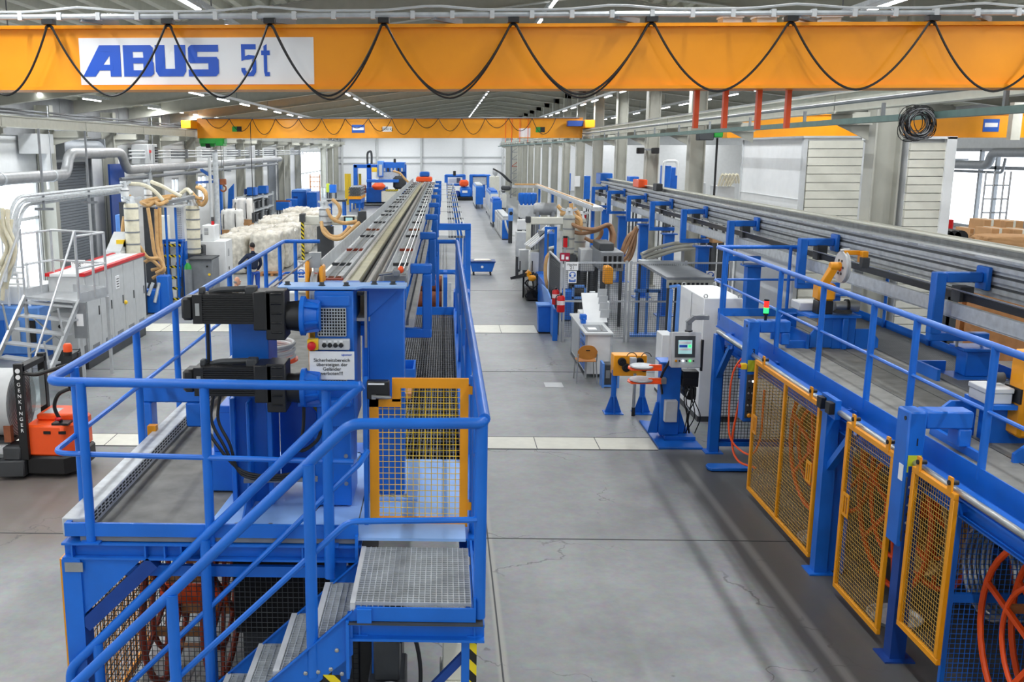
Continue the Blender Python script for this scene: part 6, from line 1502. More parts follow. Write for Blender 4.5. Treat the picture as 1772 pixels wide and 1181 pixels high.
t, a, b = fsign('white sign reading Maschine 18 on top of the white cabinet row', 124, 450, 147, 466, 21.5); text('lettering', 'Maschine', .085, ((a.x + b.x) / 2, 21.485, b.z - .06), 'ink_black', t, sx=.8); text('lettering', '18', .12, ((a.x + b.x) / 2, 21.485, a.z + .08), 'ink_black', t)
MB().box((a.x + b.x) / 2 - .02, (a.x + b.x) / 2 + .02, 21.5, 21.53, 2.1, a.z + .1).build('post', 'grey', t)
# blue machine behind the steps
bl = thing('extrusion_line', 'light blue machine with white pipes behind the mobile steps', 'machine', (-10.5, 22, 0))
MB().box(-11.6, -9.2, 21.5, 23.0, .1, 1.2).build('body', 'blue_light', bl, bevel=.03); MB().box(-11.6, -9.2, 21.5, 23, 0, .1).build('base', 'blue', bl)
mb = MB(); rr = random.Random(2)
MB().box(-11.5, -9.3, 21.8, 22.8, 1.2, 1.65).build('cover', 'white', bl, bevel=.03)
for k in range(9): MB().cyl((-11.4 + .24 * k, 21.7, 1.2), (-11.4 + .24 * k, 21.7, 1.8 + .2 * (k % 3)), .03, n=6).build('pipe', 'white', bl)
for k in range(6): MB().box(-11.3 + .36 * k, -11.1 + .36 * k, 21.46, 21.5, .4, .9).build('panel', ['blue', 'white', 'amber', 'blue', 'light_grey', 'black'][k], bl)
for k in range(4): MB().box(-11.6, -9.4, 21.2 + .06 * k, 21.24 + .06 * k, 1.75 + .12 * k, 1.79 + .12 * k).build('tube_rail', 'white', bl)
MB().box(-10.9, -10.6, 21.4, 21.6, 1.65, 1.75).build('green_unit', 'green', bl)
# ------------------------------------------------------------------ pipes on the left
ip = thing('insulated_pipe', 'thick silver insulated pipe along the left wall with a raised step over the shutter', 'pipe', (-11.8, 26, 4))
xx = -11.9
MB().tube(fillet([(xx, 20, 3.93), (xx, 30.6, 3.95), (xx, 31.0, 4.6), (xx, 36.0, 4.62), (xx, 36.6, 3.98), (xx, 71, 4.08)], .3, 5), .17, 14).build('pipe', 'insulation', ip)
for y in (22, 26, 29.5, 39, 45, 51, 57, 63, 69): MB().cyl((xx, y - .06, 3.94 + .0022 * max(0, y - 30)), (xx, y + .06, 3.94 + .0022 * max(0, y - 30)), .185, n=14).build('joint_band', 'galv', ip)
for y in (24, 29.5, 40, 50, 60, 70): MB().cyl((xx, y, 4.1), (xx, y, 6.0), .012, n=5).build('hanger_rod', 'grey', ip)
w2 = thing('water_pipe', 'second thinner grey pipe along the left wall below the insulated pipe', 'pipe', (-12.3, 38, 3.6))
MB().tube([(-12.3, 37, 3.62), (-12.3, 72, 3.7)], .07, 10).build('pipe', 'grey', w2)
for y in (40, 48, 56, 64): MB().box(-12.9, -12.2, y - .03, y + .03, 3.52, 3.57).build('bracket', 'grey', w2)
w3 = thing('pipe_rack', 'pipe rack with small pipes and brackets under the left crane runway', 'pipe', (-12.2, 44, 4.6))
for z, r in ((4.4, .04), (4.55, .03), (4.68, .03)): MB().tube([(-12.25, 38, z), (-12.25, 86, z)], r, 8).build('pipe', 'light_grey', w3)
for k in (0, 1, 2, 3, 4, 5, 7): MB().box(-12.9, -12.1, 40.2 + 6 * k, 40.28 + 6 * k, 4.32, 4.74).build('bracket', 'grey', w3)
cd = thing('conveying_pipes', 'three thin silver conveying pipes crossing before the shutter and bending down at left', 'pipe', (-9.5, 21, 2))
for k in range(4):
    x, z = -9.4 - .09 * k, 3.70 - .13 * (k % 2) - .1 * (k // 2)
    MB().tube(fillet([(x, 29.0, z), (x, 21.0 + .35 * k, z), (x - .1, 20.6 + .35 * k, 1.9)], .6, 6), .04, 8).build('pipe', 'galv', cd)
for y in (23, 26): MB().box(-9.75, -9.3, y - .03, y + .03, 3.3, 3.36).box(-9.55, -9.5, y - .02, y + .02, 3.36, 5.2).build('bracket', 'grey', cd)
hosebundle('bundle of white material hoses hanging at the left picture edge', [[(4, 360, 0), (8, 395, 0), (20, 425, 0), (14, 450, 0), (4, 475, 0), (2, 500, .1)], [(14, 362, 0), (14, 390, 0), (26, 425, .1), (22, 455, .1), (8, 480, .1), (4, 520, .1)], [(0, 380, .1), (4, 410, .1), (12, 430, .1), (0, 460, .1)], [(8, 362, .2), (4, 395, .2), (14, 420, .2), (16, 440, .2), (0, 470, .2)], [(20, 380, .1), (18, 405, .1), (24, 430, .2), (18, 465, .2), (10, 500, .2)]], 20.6, .045, 'hose_pale')
# door furniture on the left wall
dm = thing('shutter_drum', 'rolled grey shutter drum above the roller shutter on the left wall', 'shutter drum', (-12.7, 33.7, 4.6)); MB().cyl((-12.65, 31.9, 4.75), (-12.65, 35.6, 4.75), .3, n=18).build('drum', 'shutter', dm); MB().box(-12.99, -12.35, 31.8, 31.9, 4.4, 5.1).build('end_bracket', 'grey', dm); MB().box(-12.99, -12.35, 35.6, 35.7, 4.4, 5.1).build('end_bracket', 'grey', dm)
bd = thing('sliding_door_leaf', 'blue door leaf standing open beside the grey roller shutter', 'door', (-12.9, 36.9, 0)); MB().box(-12.44, -12.37, 36.05, 37.7, .02, 4.2).build('leaf', 'blue_dark', bd); MB().box(-12.46, -12.35, 36.05, 37.7, 0, .02).build('threshold', 'grey', bd)
ht = thing('air_heater', 'grey fan heater with black louvres fixed high on the left wall', 'heater', (-12.4, 40.5, 4)); MB().box(-12.8, -12.1, 40, 41.3, 4.15, 4.95).build('housing', 'light_grey', ht, bevel=.02)
for k in range(6): MB().box(-12.09, -12.05, 40.9, 41.25, 4.22 + .11 * k, 4.29 + .11 * k).build('louvre', 'black', ht)
MB().box(-12.15, -12.05, 40.15, 40.3, 4.6, 4.7).build('red_valve', 'red', ht); MB().cyl((-12.2, 40.4, 3.4), (-12.2, 40.4, 4.9), .09, n=10).build('duct', 'galv', ht); MB().box(-12.99, -12.8, 40.2, 41, 4.3, 4.8).build('wall_bracket', 'grey', ht)
h2 = thing('air_heater', 'grey fan heater on the far part of the left wall', 'heater', (-12.4, 62, 4)); MB().box(-12.8, -12.1, 61.5, 62.8, 4.2, 5.0).build('housing', 'light_grey', h2, bevel=.02); MB().box(-12.99, -12.8, 61.7, 62.6, 4.4, 4.8).build('wall_bracket', 'grey', h2)
cd2 = thing('condensate_box', 'white boxes with duct beside the door opening on the left wall', 'ventilation unit', (-12.5, 30, 4)); MB().box(-12.9, -12.3, 29.6, 30.8, 4.6, 5.2).build('box', 'light_grey', cd2); MB().cyl((-12.4, 30.4, 4.05), (-12.4, 30.4, 4.6), .16, n=14).build('duct', 'light_grey', cd2); MB().cyl((-12.4, 30.4, 3.5), (-12.4, 30.4, 3.9), .05).build('outlet', 'white', cd2); MB().box(-12.99, -12.9, 29.8, 30.6, 4.7, 5.1).build('wall_bracket', 'grey', cd2)
# ------------------------------------------------------------------ extruder towers on the left
tower('extruder_barrel', 'white extruder tower behind the red-edged cabinets, left one', 232, 352, 455, 27.5, .2, 'hose_pale', 5)
tower('extruder_barrel', 'white extruder tower with tan hoses beside the perforated panel, right one', 336, 356, 440, 30.5, .22, 'hose_pale', 5)
tower('extruder_barrel', 'short white extruder hopper high behind the left towers', 257, 322, 345, 29.5, .12, 'white', 2)
tower('extruder_barrel', 'short white hopper at the end of the conveying pipes', 217, 325, 350, 28.5, .12, 'white', 2)
hosebundle('tan hoses coiled on the shelf between the left extruder towers', [[(246, 352, 0), (256, 356, -.2), (268, 350, 0), (276, 354, -.2), (290, 348, 0)], [(248, 349, .2), (262, 351, .1), (276, 347, .1), (296, 342, .2)], [(244, 351, .3), (252, 348, .2), (264, 345, .3), (285, 341, .3), (310, 338, .4)]], 29, .06, 'hose')
hosebundle('long tan hoses falling from the shelf beside the blue ladder', [[(256, 360, 0), (262, 400, 0), (268, 440, 0), (278, 452, 0), (283, 465, -.1), (270, 473, -.1)], [(270, 362, .2), (272, 420, .2), (278, 450, .1), (282, 462, 0), (262, 468, 0)], [(276, 360, .3), (278, 420, .3), (282, 455, .2), (283, 470, .1), (264, 482, .1)], [(215, 375, -.6), (212, 400, -.6), (214, 436, -.5)], [(214, 380, -.5), (222, 402, -.5), (240, 425, -.4), (256, 446, -.3), (274, 448, -.1), (283, 462, 0)], [(224, 337, .2), (221, 360, .2), (222, 378, .2)], [(250, 454, -.2), (262, 450, -.2), (276, 462, -.1), (281, 470, 0)]], 28.5, .055, 'hose')
hosebundle('pale hoses arching over the left extruder towers', [[(222, 318, 0), (246, 320, -.2), (266, 330, -.2), (282, 347, -.1)], [(262, 315, .2), (280, 322, 0), (298, 332, 0), (314, 340, 0)], [(312, 336, .3), (324, 328, .2), (332, 336, .1)]], 29, .06, 'hose_pale')
hosebundle('looped tan hoses at the head of the right-hand white tower', [[(340, 324, 0), (352, 330, -.1), (357, 345, -.1), (350, 355, 0), (342, 348, .1)], [(345, 322, .2), (356, 334, .1), (354, 350, .1), (344, 354, .2)], [(330, 332, .2), (340, 342, 0), (350, 344, 0)]], 30.3, .06, 'hose')
pl_ = thing('perforated_panel', 'white perforated panel standing between tower and hoses', 'panel', (-8, 30, 0)); a, b = aY(305, 418, 30), aY(317, 350, 30); MB().box(a.x, b.x, 30, 30.25, a.z, b.z).build('panel', 'white', pl_)
mb = MB()
for i in range(4):
    for j in range(20): mb.box(a.x + .03 + .045 * i, a.x + .048 + .045 * i, 29.996, 30, a.z + .05 + .057 * j, a.z + .075 + .057 * j)
o = mb.build('perforation', 'grey', pl_, smooth=False); o['kind'] = 'stuff'
MB().box(a.x, b.x, 30, 30.25, 0, a.z).build('base', 'blue', pl_)
sh_ = thing('hose_shelf', 'grey shelf carrying the coiled tan hoses between the towers', 'shelf', (-8.5, 29.2, 0)); a, b = aY(247, 357, 29.2), aY(316, 352, 29.2)
MB().box(a.x, b.x, 28.9, 29.8, a.z - .02, a.z + .02).build('shelf', 'light_grey', sh_); MB().bar(aY(283, 352, 29.3), aY(332, 341, 30.2), .3, .1).build('trough', 'grey', sh_)
for px in (271, 286, 303): p = aY(px, 357, 29.3); MB().box(p.x - .03, p.x + .03, 29.27, 29.33, 0, p.z).build('post', 'blue', sh_)
ld = thing('ladder', 'blue step ladder with black and yellow step edges', 'ladder', (-8.3, 30, 0)); Y = 29.8
a, b = aY(285, 418, Y), aY(315, 418, Y)
for x in (a.x, b.x): MB().bar((x - .05, Y - .5, 0), (x, Y, a.z), .05, .06, (0, 1, 0)).bar((x + .02, Y + .5, 0), (x, Y + .1, a.z), .05, .05, (0, 1, 0)).build('side_rail', 'blue', ld)
MB().box(a.x - .04, b.x + .04, Y - .1, Y + .25, a.z, a.z + .06).build('top_platform', 'blue', ld)
for k in range(6):
    f = 1 - k / 6; z = a.z * f - .12; y_ = Y - .5 * (1 - f) - .02; s_ = MB().box(a.x, b.x, y_ - .08, y_ + .1, z, z + .04).build('step', 'blue', ld)
    MB().box(a.x + .02, b.x - .02, y_ - .1, y_ - .08, z - .03, z + .05).build('hazard_edge', 'hazard', s_)
for i, (px, m, lab) in enumerate(((325, 'green', 'grey gas cylinder with green shoulder beside the blue ladder'), (310, 'rust', 'grey gas cylinder with brown shoulder behind the blue ladder'))):
    p = aY(px, 462, 29.2 + i * .8); g = thing('gas_cylinder', lab, 'gas cylinder', (p.x, 29.2 + i * .8, 0))
    MB().lathe((p.x, 29.2 + i * .8, 0), [(.115, 0), (.115, 1.15)], 16).build('body', 'grey', g); MB().lathe((p.x, 29.2 + i * .8, 1.15), [(.115, 0), (.1, .1), (.05, .17), (.03, .2)], 16).build('shoulder', m, g); MB().cyl((p.x, 29.2 + i * .8, 1.34), (p.x, 29.2 + i * .8, 1.44), .035).box(p.x - .05, p.x + .05, 29.17 + i * .8, 29.23 + i * .8, 1.39, 1.43).build('valve', 'steel', g)
wk, a, b = block('switch_cabinet', 'tall white switch cabinet with stepped top before the wrapped bales', 'cabinet', 350, 418, 390, 500, 31, 1.0, 'white')
MB().box(a.x + .05, a.x + .45, 31.1, 31.8, b.z, b.z + .5).build('top_box', 'white', wk, bevel=.012); 
for k in range(6): MB().box(a.x + .12, a.x + .25, 31.09, 31.1, b.z + .2 + .04 * k, b.z + .22 + .04 * k).build('vent_slot', 'grey', wk)
for k in range(6): MB().box(b.x, b.x + .004, 31.3, 31.5, b.z - .5 + .04 * k, b.z - .48 + .04 * k).build('vent_slot', 'grey', wk)
MB().box(b.x, b.x + .02, 31.35, 31.4, b.z - .95, b.z - .85).build('handle', 'black', wk)
p = aY(368, 384, 31.4); MB().cyl((p.x, 31.4, b.z + .5), (p.x, 31.4, b.z + .62), .05, n=12).build('signal_lamp', 'red', wk); MB().cyl((p.x, 31.4, b.z + .62), (p.x, 31.4, b.z + .75), .05, n=12).build('signal_cap', 'dark_grey', wk)
gk, a, b = block('chiller', 'grey chiller cabinet with switches beside the gas cylinders', 'cabinet', 328, 450, 367, 510, 29.5, .9, 'grey'); MB().box(a.x, b.x, 29.4, 30.5, b.z, b.z + .04).build('top', 'dark_grey', gk)
MB().lathe((b.x - .1, 29.5, b.z - .45), [(.04, 0), (.04, -.03)], 10, 'y').build('switch', 'yellow', gk); MB().lathe((b.x - .16, 29.5, b.z - .2), [(.03, 0), (.03, -.02)], 10, 'y').build('dial', 'black', gk)
bs = thing('extruder', 'blue extruder base frame with drives under the left towers', 'machine', (-9, 28.5, 0))
MB().box(-9.6, -8.3, 27.8, 28.2, .02, .7).build('base', 'blue', bs, bevel=.02); MB().box(-8.4, -8.05, 27.9, 28.3, .02, 1.1).build('drive_box', 'blue', bs, bevel=.02)
for k in range(7): MB().cyl((-9.5 + .18 * k, 27.7, .35 + .1 * (k % 3)), (-9.4 + .18 * k, 27.9, .9), .05, n=8).build('cooling_tube', 'galv', bs)
t2, a, b = block('drive_block', 'dark blue and silver drive unit below the right-hand white tower', 'machine', 318, 425, 352, 452, 30.7, .6, 'dark_grey')
for k in range(5): MB().cyl((a.x + .1 + .1 * k, 30.65, a.z + .1), (a.x + .1 + .1 * k, 30.65, b.z + .15), .035, n=8).build('cylinder', ['galv', 'black', 'blue', 'galv', 'black'][k], t2)
MB().lathe((a.x + .35, 30.6, a.z + .05), [(.16, 0), (.16, -.1), (.1, -.14)], 14, 'y').build('blue_cap', 'blue', t2)
# ------------------------------------------------------------------ wrapped bales, big bags, racks
def bale_mesh(seed, sx, sy, sz):
    bm = bmesh.new(); bmesh.ops.create_cube(bm, size=1); bmesh.ops.subdivide_edges(bm, edges=bm.edges, cuts=11, use_grid_fill=True)
    rr = random.Random(seed)
    for v in bm.verts:
        p = v.co; k = .5 / max(abs(p.x), abs(p.y), abs(p.z), .01)
        r = p.length; q = p.normalized() * .62
        v.co = p * .78 + q * .22
        fold = .03 * math.sin(p.x * 19 + seed) * (1 if abs(p.y) > .45 else .3) + .025 * math.sin(p.y * 31 + seed * 2) * (1 if abs(p.x) > .45 else .4)
        nz = .0 if p.z < -.45 else 1
        v.co += (Vector((rr.uniform(-1, 1) * .03, rr.uniform(-1, 1) * .018, rr.uniform(-1, 1) * .03)) + p.normalized() * fold) * nz
        v.co = Vector((v.co.x * sx, v.co.y * sy, (v.co.z + .5) * sz))
    me = bpy.data.meshes.new('wrapped_bale'); bm.to_mesh(me); bm.free(); me.shade_smooth(); me.materials.append(MATS['film']); return me
MM = [bale_mesh(i, 1.14, 1.8, 1.55) for i in range(4)]
def strap_mesh():
    mb = MB(); 
    for y in (-.5, .45): mb.box(-.655, .655, y - .025, y + .025, .1, .13) 
    return mb
for r_ in range(10):
    for c in range(2):
        o = bpy.data.objects.new('wrapped_bale', MM[(r_ * 3 + c) % 4]); COL.objects.link(o)
        o.location = (-8.2 + 1.25 * c + .08 * math.sin(r_ * 2), 37.9 + 1.93 * r_, 0); o.rotation_euler = (0, 0, .05 * math.sin(r_ * 5 + c)); o.scale = (1, 1, .95 + .06 * math.sin(r_ * 1.7 + c))
        lab = 'film-wrapped white bale in the long double row between cabinet and left track'
        if r_ == 0: lab = ['film-wrapped white bale at the near end of the row, left side', 'film-wrapped white bale at the near end of the row, right side'][c]
        tag(o, lab, 'bale', 'film-wrapped bales' if r_ else None)
pal = thing('pallet', 'wooden pallet under the near end of the wrapped bales', 'pallet', (-6.3, 36.5, 0))
for k in range(5): MB().box(-7.0, -6.1, 36.5 + .1 * k, 36.57 + .1 * k, .1, .13).build('board', 'wood', pal)
for k in range(3): MB().box(-7.0 + .4 * k, -6.9 + .4 * k, 36.5, 36.97, 0, .1).build('block', 'wood', pal)
for i, (px0, py0, px1, py1, y) in enumerate(((384, 364, 412, 400, 44), (404, 345, 431, 382, 47))):
    a, b = aY(px0, py1, y), aY(px1, py0, y); t = thing('big_bag', ['full white big bag with black lifting straps, nearer of two', 'full white big bag with black lifting straps, farther and higher of two'][i], 'big bag', ((a.x + b.x) / 2, y, 0))
    me = bale_mesh(20 + i, b.x - a.x + .1, 1.0, b.z - a.z); me.materials[0] = MATS['fibc']; o = bpy.data.objects.new('bag', me); COL.objects.link(o); o.parent = t; o.location = (0, .5, a.z)
    for x in (-.28, .25): MB().tube(spline([((a.x + b.x) / 2 + x, y - .05, a.z + .1), ((a.x + b.x) / 2 + x, y - .06, b.z - .3), ((a.x + b.x) / 2 + x * .9, y + .2, b.z + .05)], 6), .02, 5).build('strap', 'black', t)
    MB().box(a.x, b.x, y, y + 1.0, 0, a.z + .05).build('pallet_box', 'card', t)
rk = thing('storage_rack', 'galvanised storage rack with dark goods along the left wall', 'rack', (-11.3, 56, 0)); Y0 = 54
for y in (54, 57.4, 60.8):
    for x in (-11.8, -10.7): MB().box(x - .05, x + .05, y - .05, y + .05, 0, 2.2).build('upright', 'galv', rk)
    MB().bar((-11.8, y, .3), (-10.7, y, 1.1), .04, .04).bar((-10.7, y, 1.1), (-11.8, y, 1.9), .04, .04).build('brace', 'galv', rk)
for z in (.6, 1.3, 2.0):
    MB().box(-11.85, -10.65, 54, 60.8, z, z + .08).build('shelf_beam', 'galv', rk)
for i in range(9):
    z = (.68, 1.38)[i % 2]; y = 54.3 + .72 * i; t = thing('storage_crate', f'dark grey crate on the {["lower", "upper"][i % 2]} shelf of the galvanised rack', 'crate', (-11.5, y, z), f'crates on the {["lower", "upper"][i % 2]} rack shelf'); MB().box(-11.7, -10.8, y, y + .6, z, z + .42).build('crate', 'dark_grey', t, bevel=.02); MB().box(-11.74, -10.76, y - .03, y + .63, z + .42, z + .46).build('rim', 'grey', t)
for i, (x0, y0) in enumerate(((-11.4, 56.2), (-11.2, 58.6))):
    t = thing('motor_unit', ['blue motor on top of the galvanised rack, left one', 'blue motor unit on top of the galvanised rack, right one'][i], 'motor', (x0 + .25, y0, 2.08))
    MB().box(x0, x0 + .5, y0, y0 + .8, 2.14, 2.6).build('housing', 'blue', t, bevel=.03); MB().cyl((x0 - .2, y0 + .4, 2.34), (x0, y0 + .4, 2.34), .17, n=14).build('end_bell', 'blue_dark', t); MB().box(x0 - .1, x0 + .5, y0 + .1, y0 + .7, 2.08, 2.14).build('foot', 'dark_grey', t)

# more of the left-hand line between the towers and the wall
nm2, a, b = block('pipe_feeder', 'white sloped feeder with yellow corner behind the red-edged cabinets', 'machine', 184, 436, 208, 460, 27.0, .8, 'white')
MB().prism([(27.0, b.z), (27.8, b.z), (27.8, b.z + .5)], a.x, b.x, 'x').build('sloped_cover', 'light_grey', nm2); MB().box(b.x - .2, b.x, 27.3, 27.6, b.z + .1, b.z + .3).build('yellow_corner', 'yellow', nm2)
block('blue_frame_unit', 'tall blue and pale machine column behind the left white tower', 'machine', 203, 372, 214, 440, 29.5, .5, 'blue_light')
t, a, b = block('measuring_unit', 'pale machine cabinet with black window between the left hoses', 'machine', 258, 374, 286, 420, 31.5, .5, 'cream'); MB().box(a.x + .18, a.x + .34, 31.48, 31.5, b.z - .5, b.z - .2).build('window', 'black', t); MB().box(a.x, b.x, 31.4, 31.5, b.z - .9, b.z - .8).build('shelf', 'blue', t)
for i, (px, y0, y1, y, m, lab) in enumerate(((372, 264, 420, 40, 'galv', 'vertical grey steel post before the left wall, beside the big bags'), (362, 272, 400, 39, 'light_grey', 'slim pale downpipe beside the grey post before the left wall'))):
    p = aY(px, y0, y); t = thing('wall_pipe', lab, 'pipe', (p.x, y, 0)); MB().cyl((p.x, y, 0), (p.x, y, p.z), .11 if i == 0 else .06, n=10).build('pipe', m, t); MB().cyl((p.x, y, 0), (p.x, y, .04), .2, n=10).build('flange', 'grey', t)
ta = thing('wall_panel', 'tall blue tarpaulin standing against the left wall behind the big bags', 'panel', (aY(396, 350, 50).x, 50, 0)); p, q = aY(390, 372, 50), aY(401, 318, 50); MB().prism([(p.x, .02), (q.x, .02), (q.x + .1, q.z), (p.x + .2, q.z - .3)], 50, 50.12).build('sheet', 'blue', ta); MB().box(p.x, q.x, 49.95, 50.2, 0, .02).build('foot', 'grey', ta)
jb2 = thing('jib_arm', 'blue jib crane arm with brown hook block on the left wall', 'jib crane', (-12.3, 48, 3)); MB().bar(aY(348, 294, 47), aY(376, 312, 46), .1, .12).bar(aY(340, 316, 47), aY(380, 314, 46), .1, .12).build('arm', 'blue', jb2)
p = aY(380, 314, 46); MB().box(p.x - .1, p.x + .1, 45.9, 46.1, 0, p.z + .1).build('post', 'blue', jb2)
# ------------------------------------------------------------------ workers
def person(label, x, y, face, jacket, pants, hair, pose='hip', bald=False):
    t = thing('person', label, 'person', (x, y, 0)); fx, fy = math.cos(face), math.sin(face); sxv = Vector((fy, -fx, 0)); f = Vector((fx, fy, 0)); o = Vector((x, y, 0))
    def P(side, fwd, z): return o + sxv * side + f * fwd + Vector((0, 0, z))
    def skinbody(name, verts, edges, m, parent, root=0):
        me = bpy.data.meshes.new(name); me.from_pydata([v[0] - parent_loc(parent) for v in verts], edges, []); ob = bpy.data.objects.new(name, me); COL.objects.link(ob); ob.parent = parent
        md = ob.modifiers.new('skin', 'SKIN'); me_sk = me.skin_vertices[0].data
        for i, v in enumerate(verts): me_sk[i].radius = v[1]
        me_sk[root].use_root = True; ob.modifiers.new('sub', 'SUBSURF').levels = 2; ob.modifiers['sub'].render_levels = 2; me.materials.append(MATS[m]); return ob
    if pose == 'hip': hipz, lean, kn = .95, .06, .5
    else: hipz, lean, kn = .48, .38, .5
    cz = hipz
    V = [(P(0, 0, cz), (.15, .11)), (P(0, lean * .4, cz + .22), (.14, .105)), (P(0, lean * .8, cz + .42), (.2, .13)), (P(0, lean, cz + .52), (.09, .08)), (P(0, lean + .03, cz + .58), (.055, .055)), (P(0, lean + .05, cz + .64), (.05, .05))]
    E = [(0, 1), (1, 2), (2, 3), (3, 4), (4, 5)]
    sh = cz + .47
    for s in (-1, 1):
        b = len(V)
        if pose == 'hip' and s < 0: arm = [P(-.2, lean, sh), P(-.5, lean - .08, sh - .24), P(-.2, lean + .08, sh - .42)]
        elif pose == 'hip': arm = [P(.2, lean, sh), P(.25, lean + .02, sh - .3), P(.2, lean + .22, sh - .5)]
        else: arm = [P(.2 * s, lean, sh), P(.24 * s, lean + .15, sh - .25), P(.16 * s, lean + .38, sh - .3)]
        V += [(arm[0], (.07, .07)), (arm[1], (.052, .052)), (arm[2], (.042, .042))]; E += [(2, b), (b, b + 1), (b + 1, b + 2)]
        hand = arm[2] + (arm[2] - arm[1]).normalized() * .06
        hp = [(arm[2], (.03, .025)), (hand, (.04, .02))]; HE = [(0, 1)]; d = (arm[2] - arm[1]).normalized(); u = d.orthogonal().normalized(); n_ = 2
        for k in range(4):
            p0 = hand + u * (.024 - .016 * k); L = (.062, .072, .068, .052)[k]
            hp += [(p0 + d * .035, (.009, .009)), (p0 + d * (.035 + L * .55), (.0085, .0085)), (p0 + d * (.03 + L * .9) - Vector((0, 0, .02)), (.007, .007))]; HE += [(1, n_), (n_, n_ + 1), (n_ + 1, n_ + 2)]; n_ += 3
        hp += [(hand - d * .02 + u * .04, (.011, .011)), (hand + d * .02 + u * .06, (.009, .009))]; HE += [(0, n_), (n_, n_ + 1)]
        skinbody('hand', hp, HE, 'skin', t)
    skinbody('jacket', V, E, jacket, t)
    V = [(P(0, 0, cz + .02), (.14, .1))]; E = []
    for s in (-1, 1):
        b = len(V)
        if pose == 'hip': V += [(P(.1 * s, 0, cz - .1), (.095, .1)), (P(.11 * s, .03, .5), (.07, .07)), (P(.12 * s, -.02, .09), (.055, .06))]
        else: V += [(P(.12 * s, .05, cz - .02), (.09, .09)), (P(.16 * s, .42, cz + .04), (.07, .07)), (P(.15 * s, .3, .09), (.055, .055))]
        E += [(0, b), (b, b + 1), (b + 1, b + 2)]
        q = V[-1][0]
        MB().ell(q + f * .06 - Vector((0, 0, .045)), (.055, .055, .045)).ell(q + f * .12 - Vector((0, 0, .055)), (.05, .05, .035)).ell(q - Vector((0, 0, .045)), (.045, .05, .045)).build('shoe', 'black', t)
    skinbody('trousers', V, E, pants, t)
    hc = P(0, lean + .07, cz + .75)
    hd = MB(); hd.ell(hc, (.078, .092, .115), 16, 12).ell(hc + f * .04 - Vector((0, 0, .06)), (.055, .05, .055)).ell(hc + f * .1 - Vector((0, 0, .015)), (.014, .02, .022)).ell(hc + sxv * .08, (.014, .025, .035)).ell(hc - sxv * .08, (.014, .025, .035)).cyl(P(0, lean + .04, cz + .6), hc, .055, n=12)
    hd.build('head', 'skin', t)
    for s in (-1, 1): MB().ell(hc + f * .085 + sxv * .03 * s + Vector((0, 0, .012)), (.012, .008, .008)).build('eye', 'paper', t)
    MB().tube([hc + f * .088 + sxv * .022 - Vector((0, 0, .065)), hc + f * .094 - Vector((0, 0, .067)), hc + f * .088 - sxv * .022 - Vector((0, 0, .065))], .006, 5).build('mouth', 'rust_red', t)
    if not bald: MB().ell(hc - f * .014 + Vector((0, 0, .03)), (.085, .092, .1), 16, 10).build('hair', 'hair_dark', t)
    else: MB().ell(hc - f * .02 - Vector((0, 0, .02)), (.083, .088, .05), 16, 8).build('hair', 'grey', t)
    return t
person('person in navy jacket and blue trousers, hand on hip, standing before the bales', -6.05, 30.6, PI / 2 + .5, 'cloth_navy', 'cloth_blue', 'dark')
person('bald person in blue work clothes bent down behind the motors', -6.0, 25.7, PI * .15, 'cloth_blue', 'cloth_blue', '', pose='squat', bald=True)
# sign and fence of machine 22 seen through the railing
t, a, b = fsign('white sign reading 22 behind the left platform railing', 515, 451, 529, 464, 21.0); text('lettering', '22', .09, ((a.x + b.x) / 2, 20.985, (a.z + b.z) / 2 - .02), 'ink_black', t); text('lettering', 'Maschine', .04, ((a.x + b.x) / 2, 20.985, b.z - .03), 'ink_black', t, sx=.9)
MB().box(a.x - .03, a.x, 21.0, 21.03, 0, b.z).build('post', 'alu', t)
t, a, b = fsign('blue and white ear protection sign under the sign reading 22', 515, 465, 528, 483, 21.0); mandatory(t, a, b, 21.0)
MB().box(b.x, b.x + .03, 21.0, 21.03, 0, b.z).build('post', 'alu', t)
m22 = thing('extruder_unit', 'grey extruder unit with housings behind the left platform, left of the track', 'machine', (-2.6, 23, 0))
MB().box(-3.6, -1.9, 22.0, 24.6, .05, 1.5).build('bed', 'light_grey', m22, bevel=.03)
MB().box(-3.4, -2.5, 21.8, 23.2, 1.5, 2.0).build('housing', 'cream', m22, bevel=.03); MB().cyl((-2.4, 22.2, 1.75), (-2.4, 23.8, 1.75), .22, n=16).build('barrel', 'dark_grey', m22); MB().box(-3.0, -2.75, 21.7, 21.8, 1.1, 1.4).build('yellow_box', 'amber', m22)
for k in range(4): MB().cyl((-3.3 + .35 * k, 21.9, .4), (-3.3 + .35 * k, 21.9, 1.3), .06, n=8).build('tube', 'galv', m22)
MB().box(-3.7, -1.8, 21.9, 24.7, 0, .05).build('base', 'dark_grey', m22)
ar = thing('swivel_arm_control', 'white swivel arm with small blue display beside the left track', 'control panel', (-4.2, 33, 0)); Y = 33
pbox(MB(), 520, 374, 618, 390, Y, .2).build('arm', 'cream', ar, bevel=.03); pbox(MB(), 619, 366, 633, 386, Y - .05, .3).build('joint', 'dark_grey', ar, bevel=.02); pbox(MB(), 520, 370, 527, 384, Y - .05, .3).build('end_cap', 'dark_grey', ar)
d_ = pbox(MB(), 595, 375, 613, 386, Y - .12, .1).build('display', 'black', ar); pbox(MB(), 598, 377, 610, 384, Y - .13, .01).build('display_screen', 'screen', d_)
p = aY(630, 380, Y); MB().box(p.x - .1, p.x + .1, Y, Y + .2, 0, p.z).build('post', 'grey', ar)
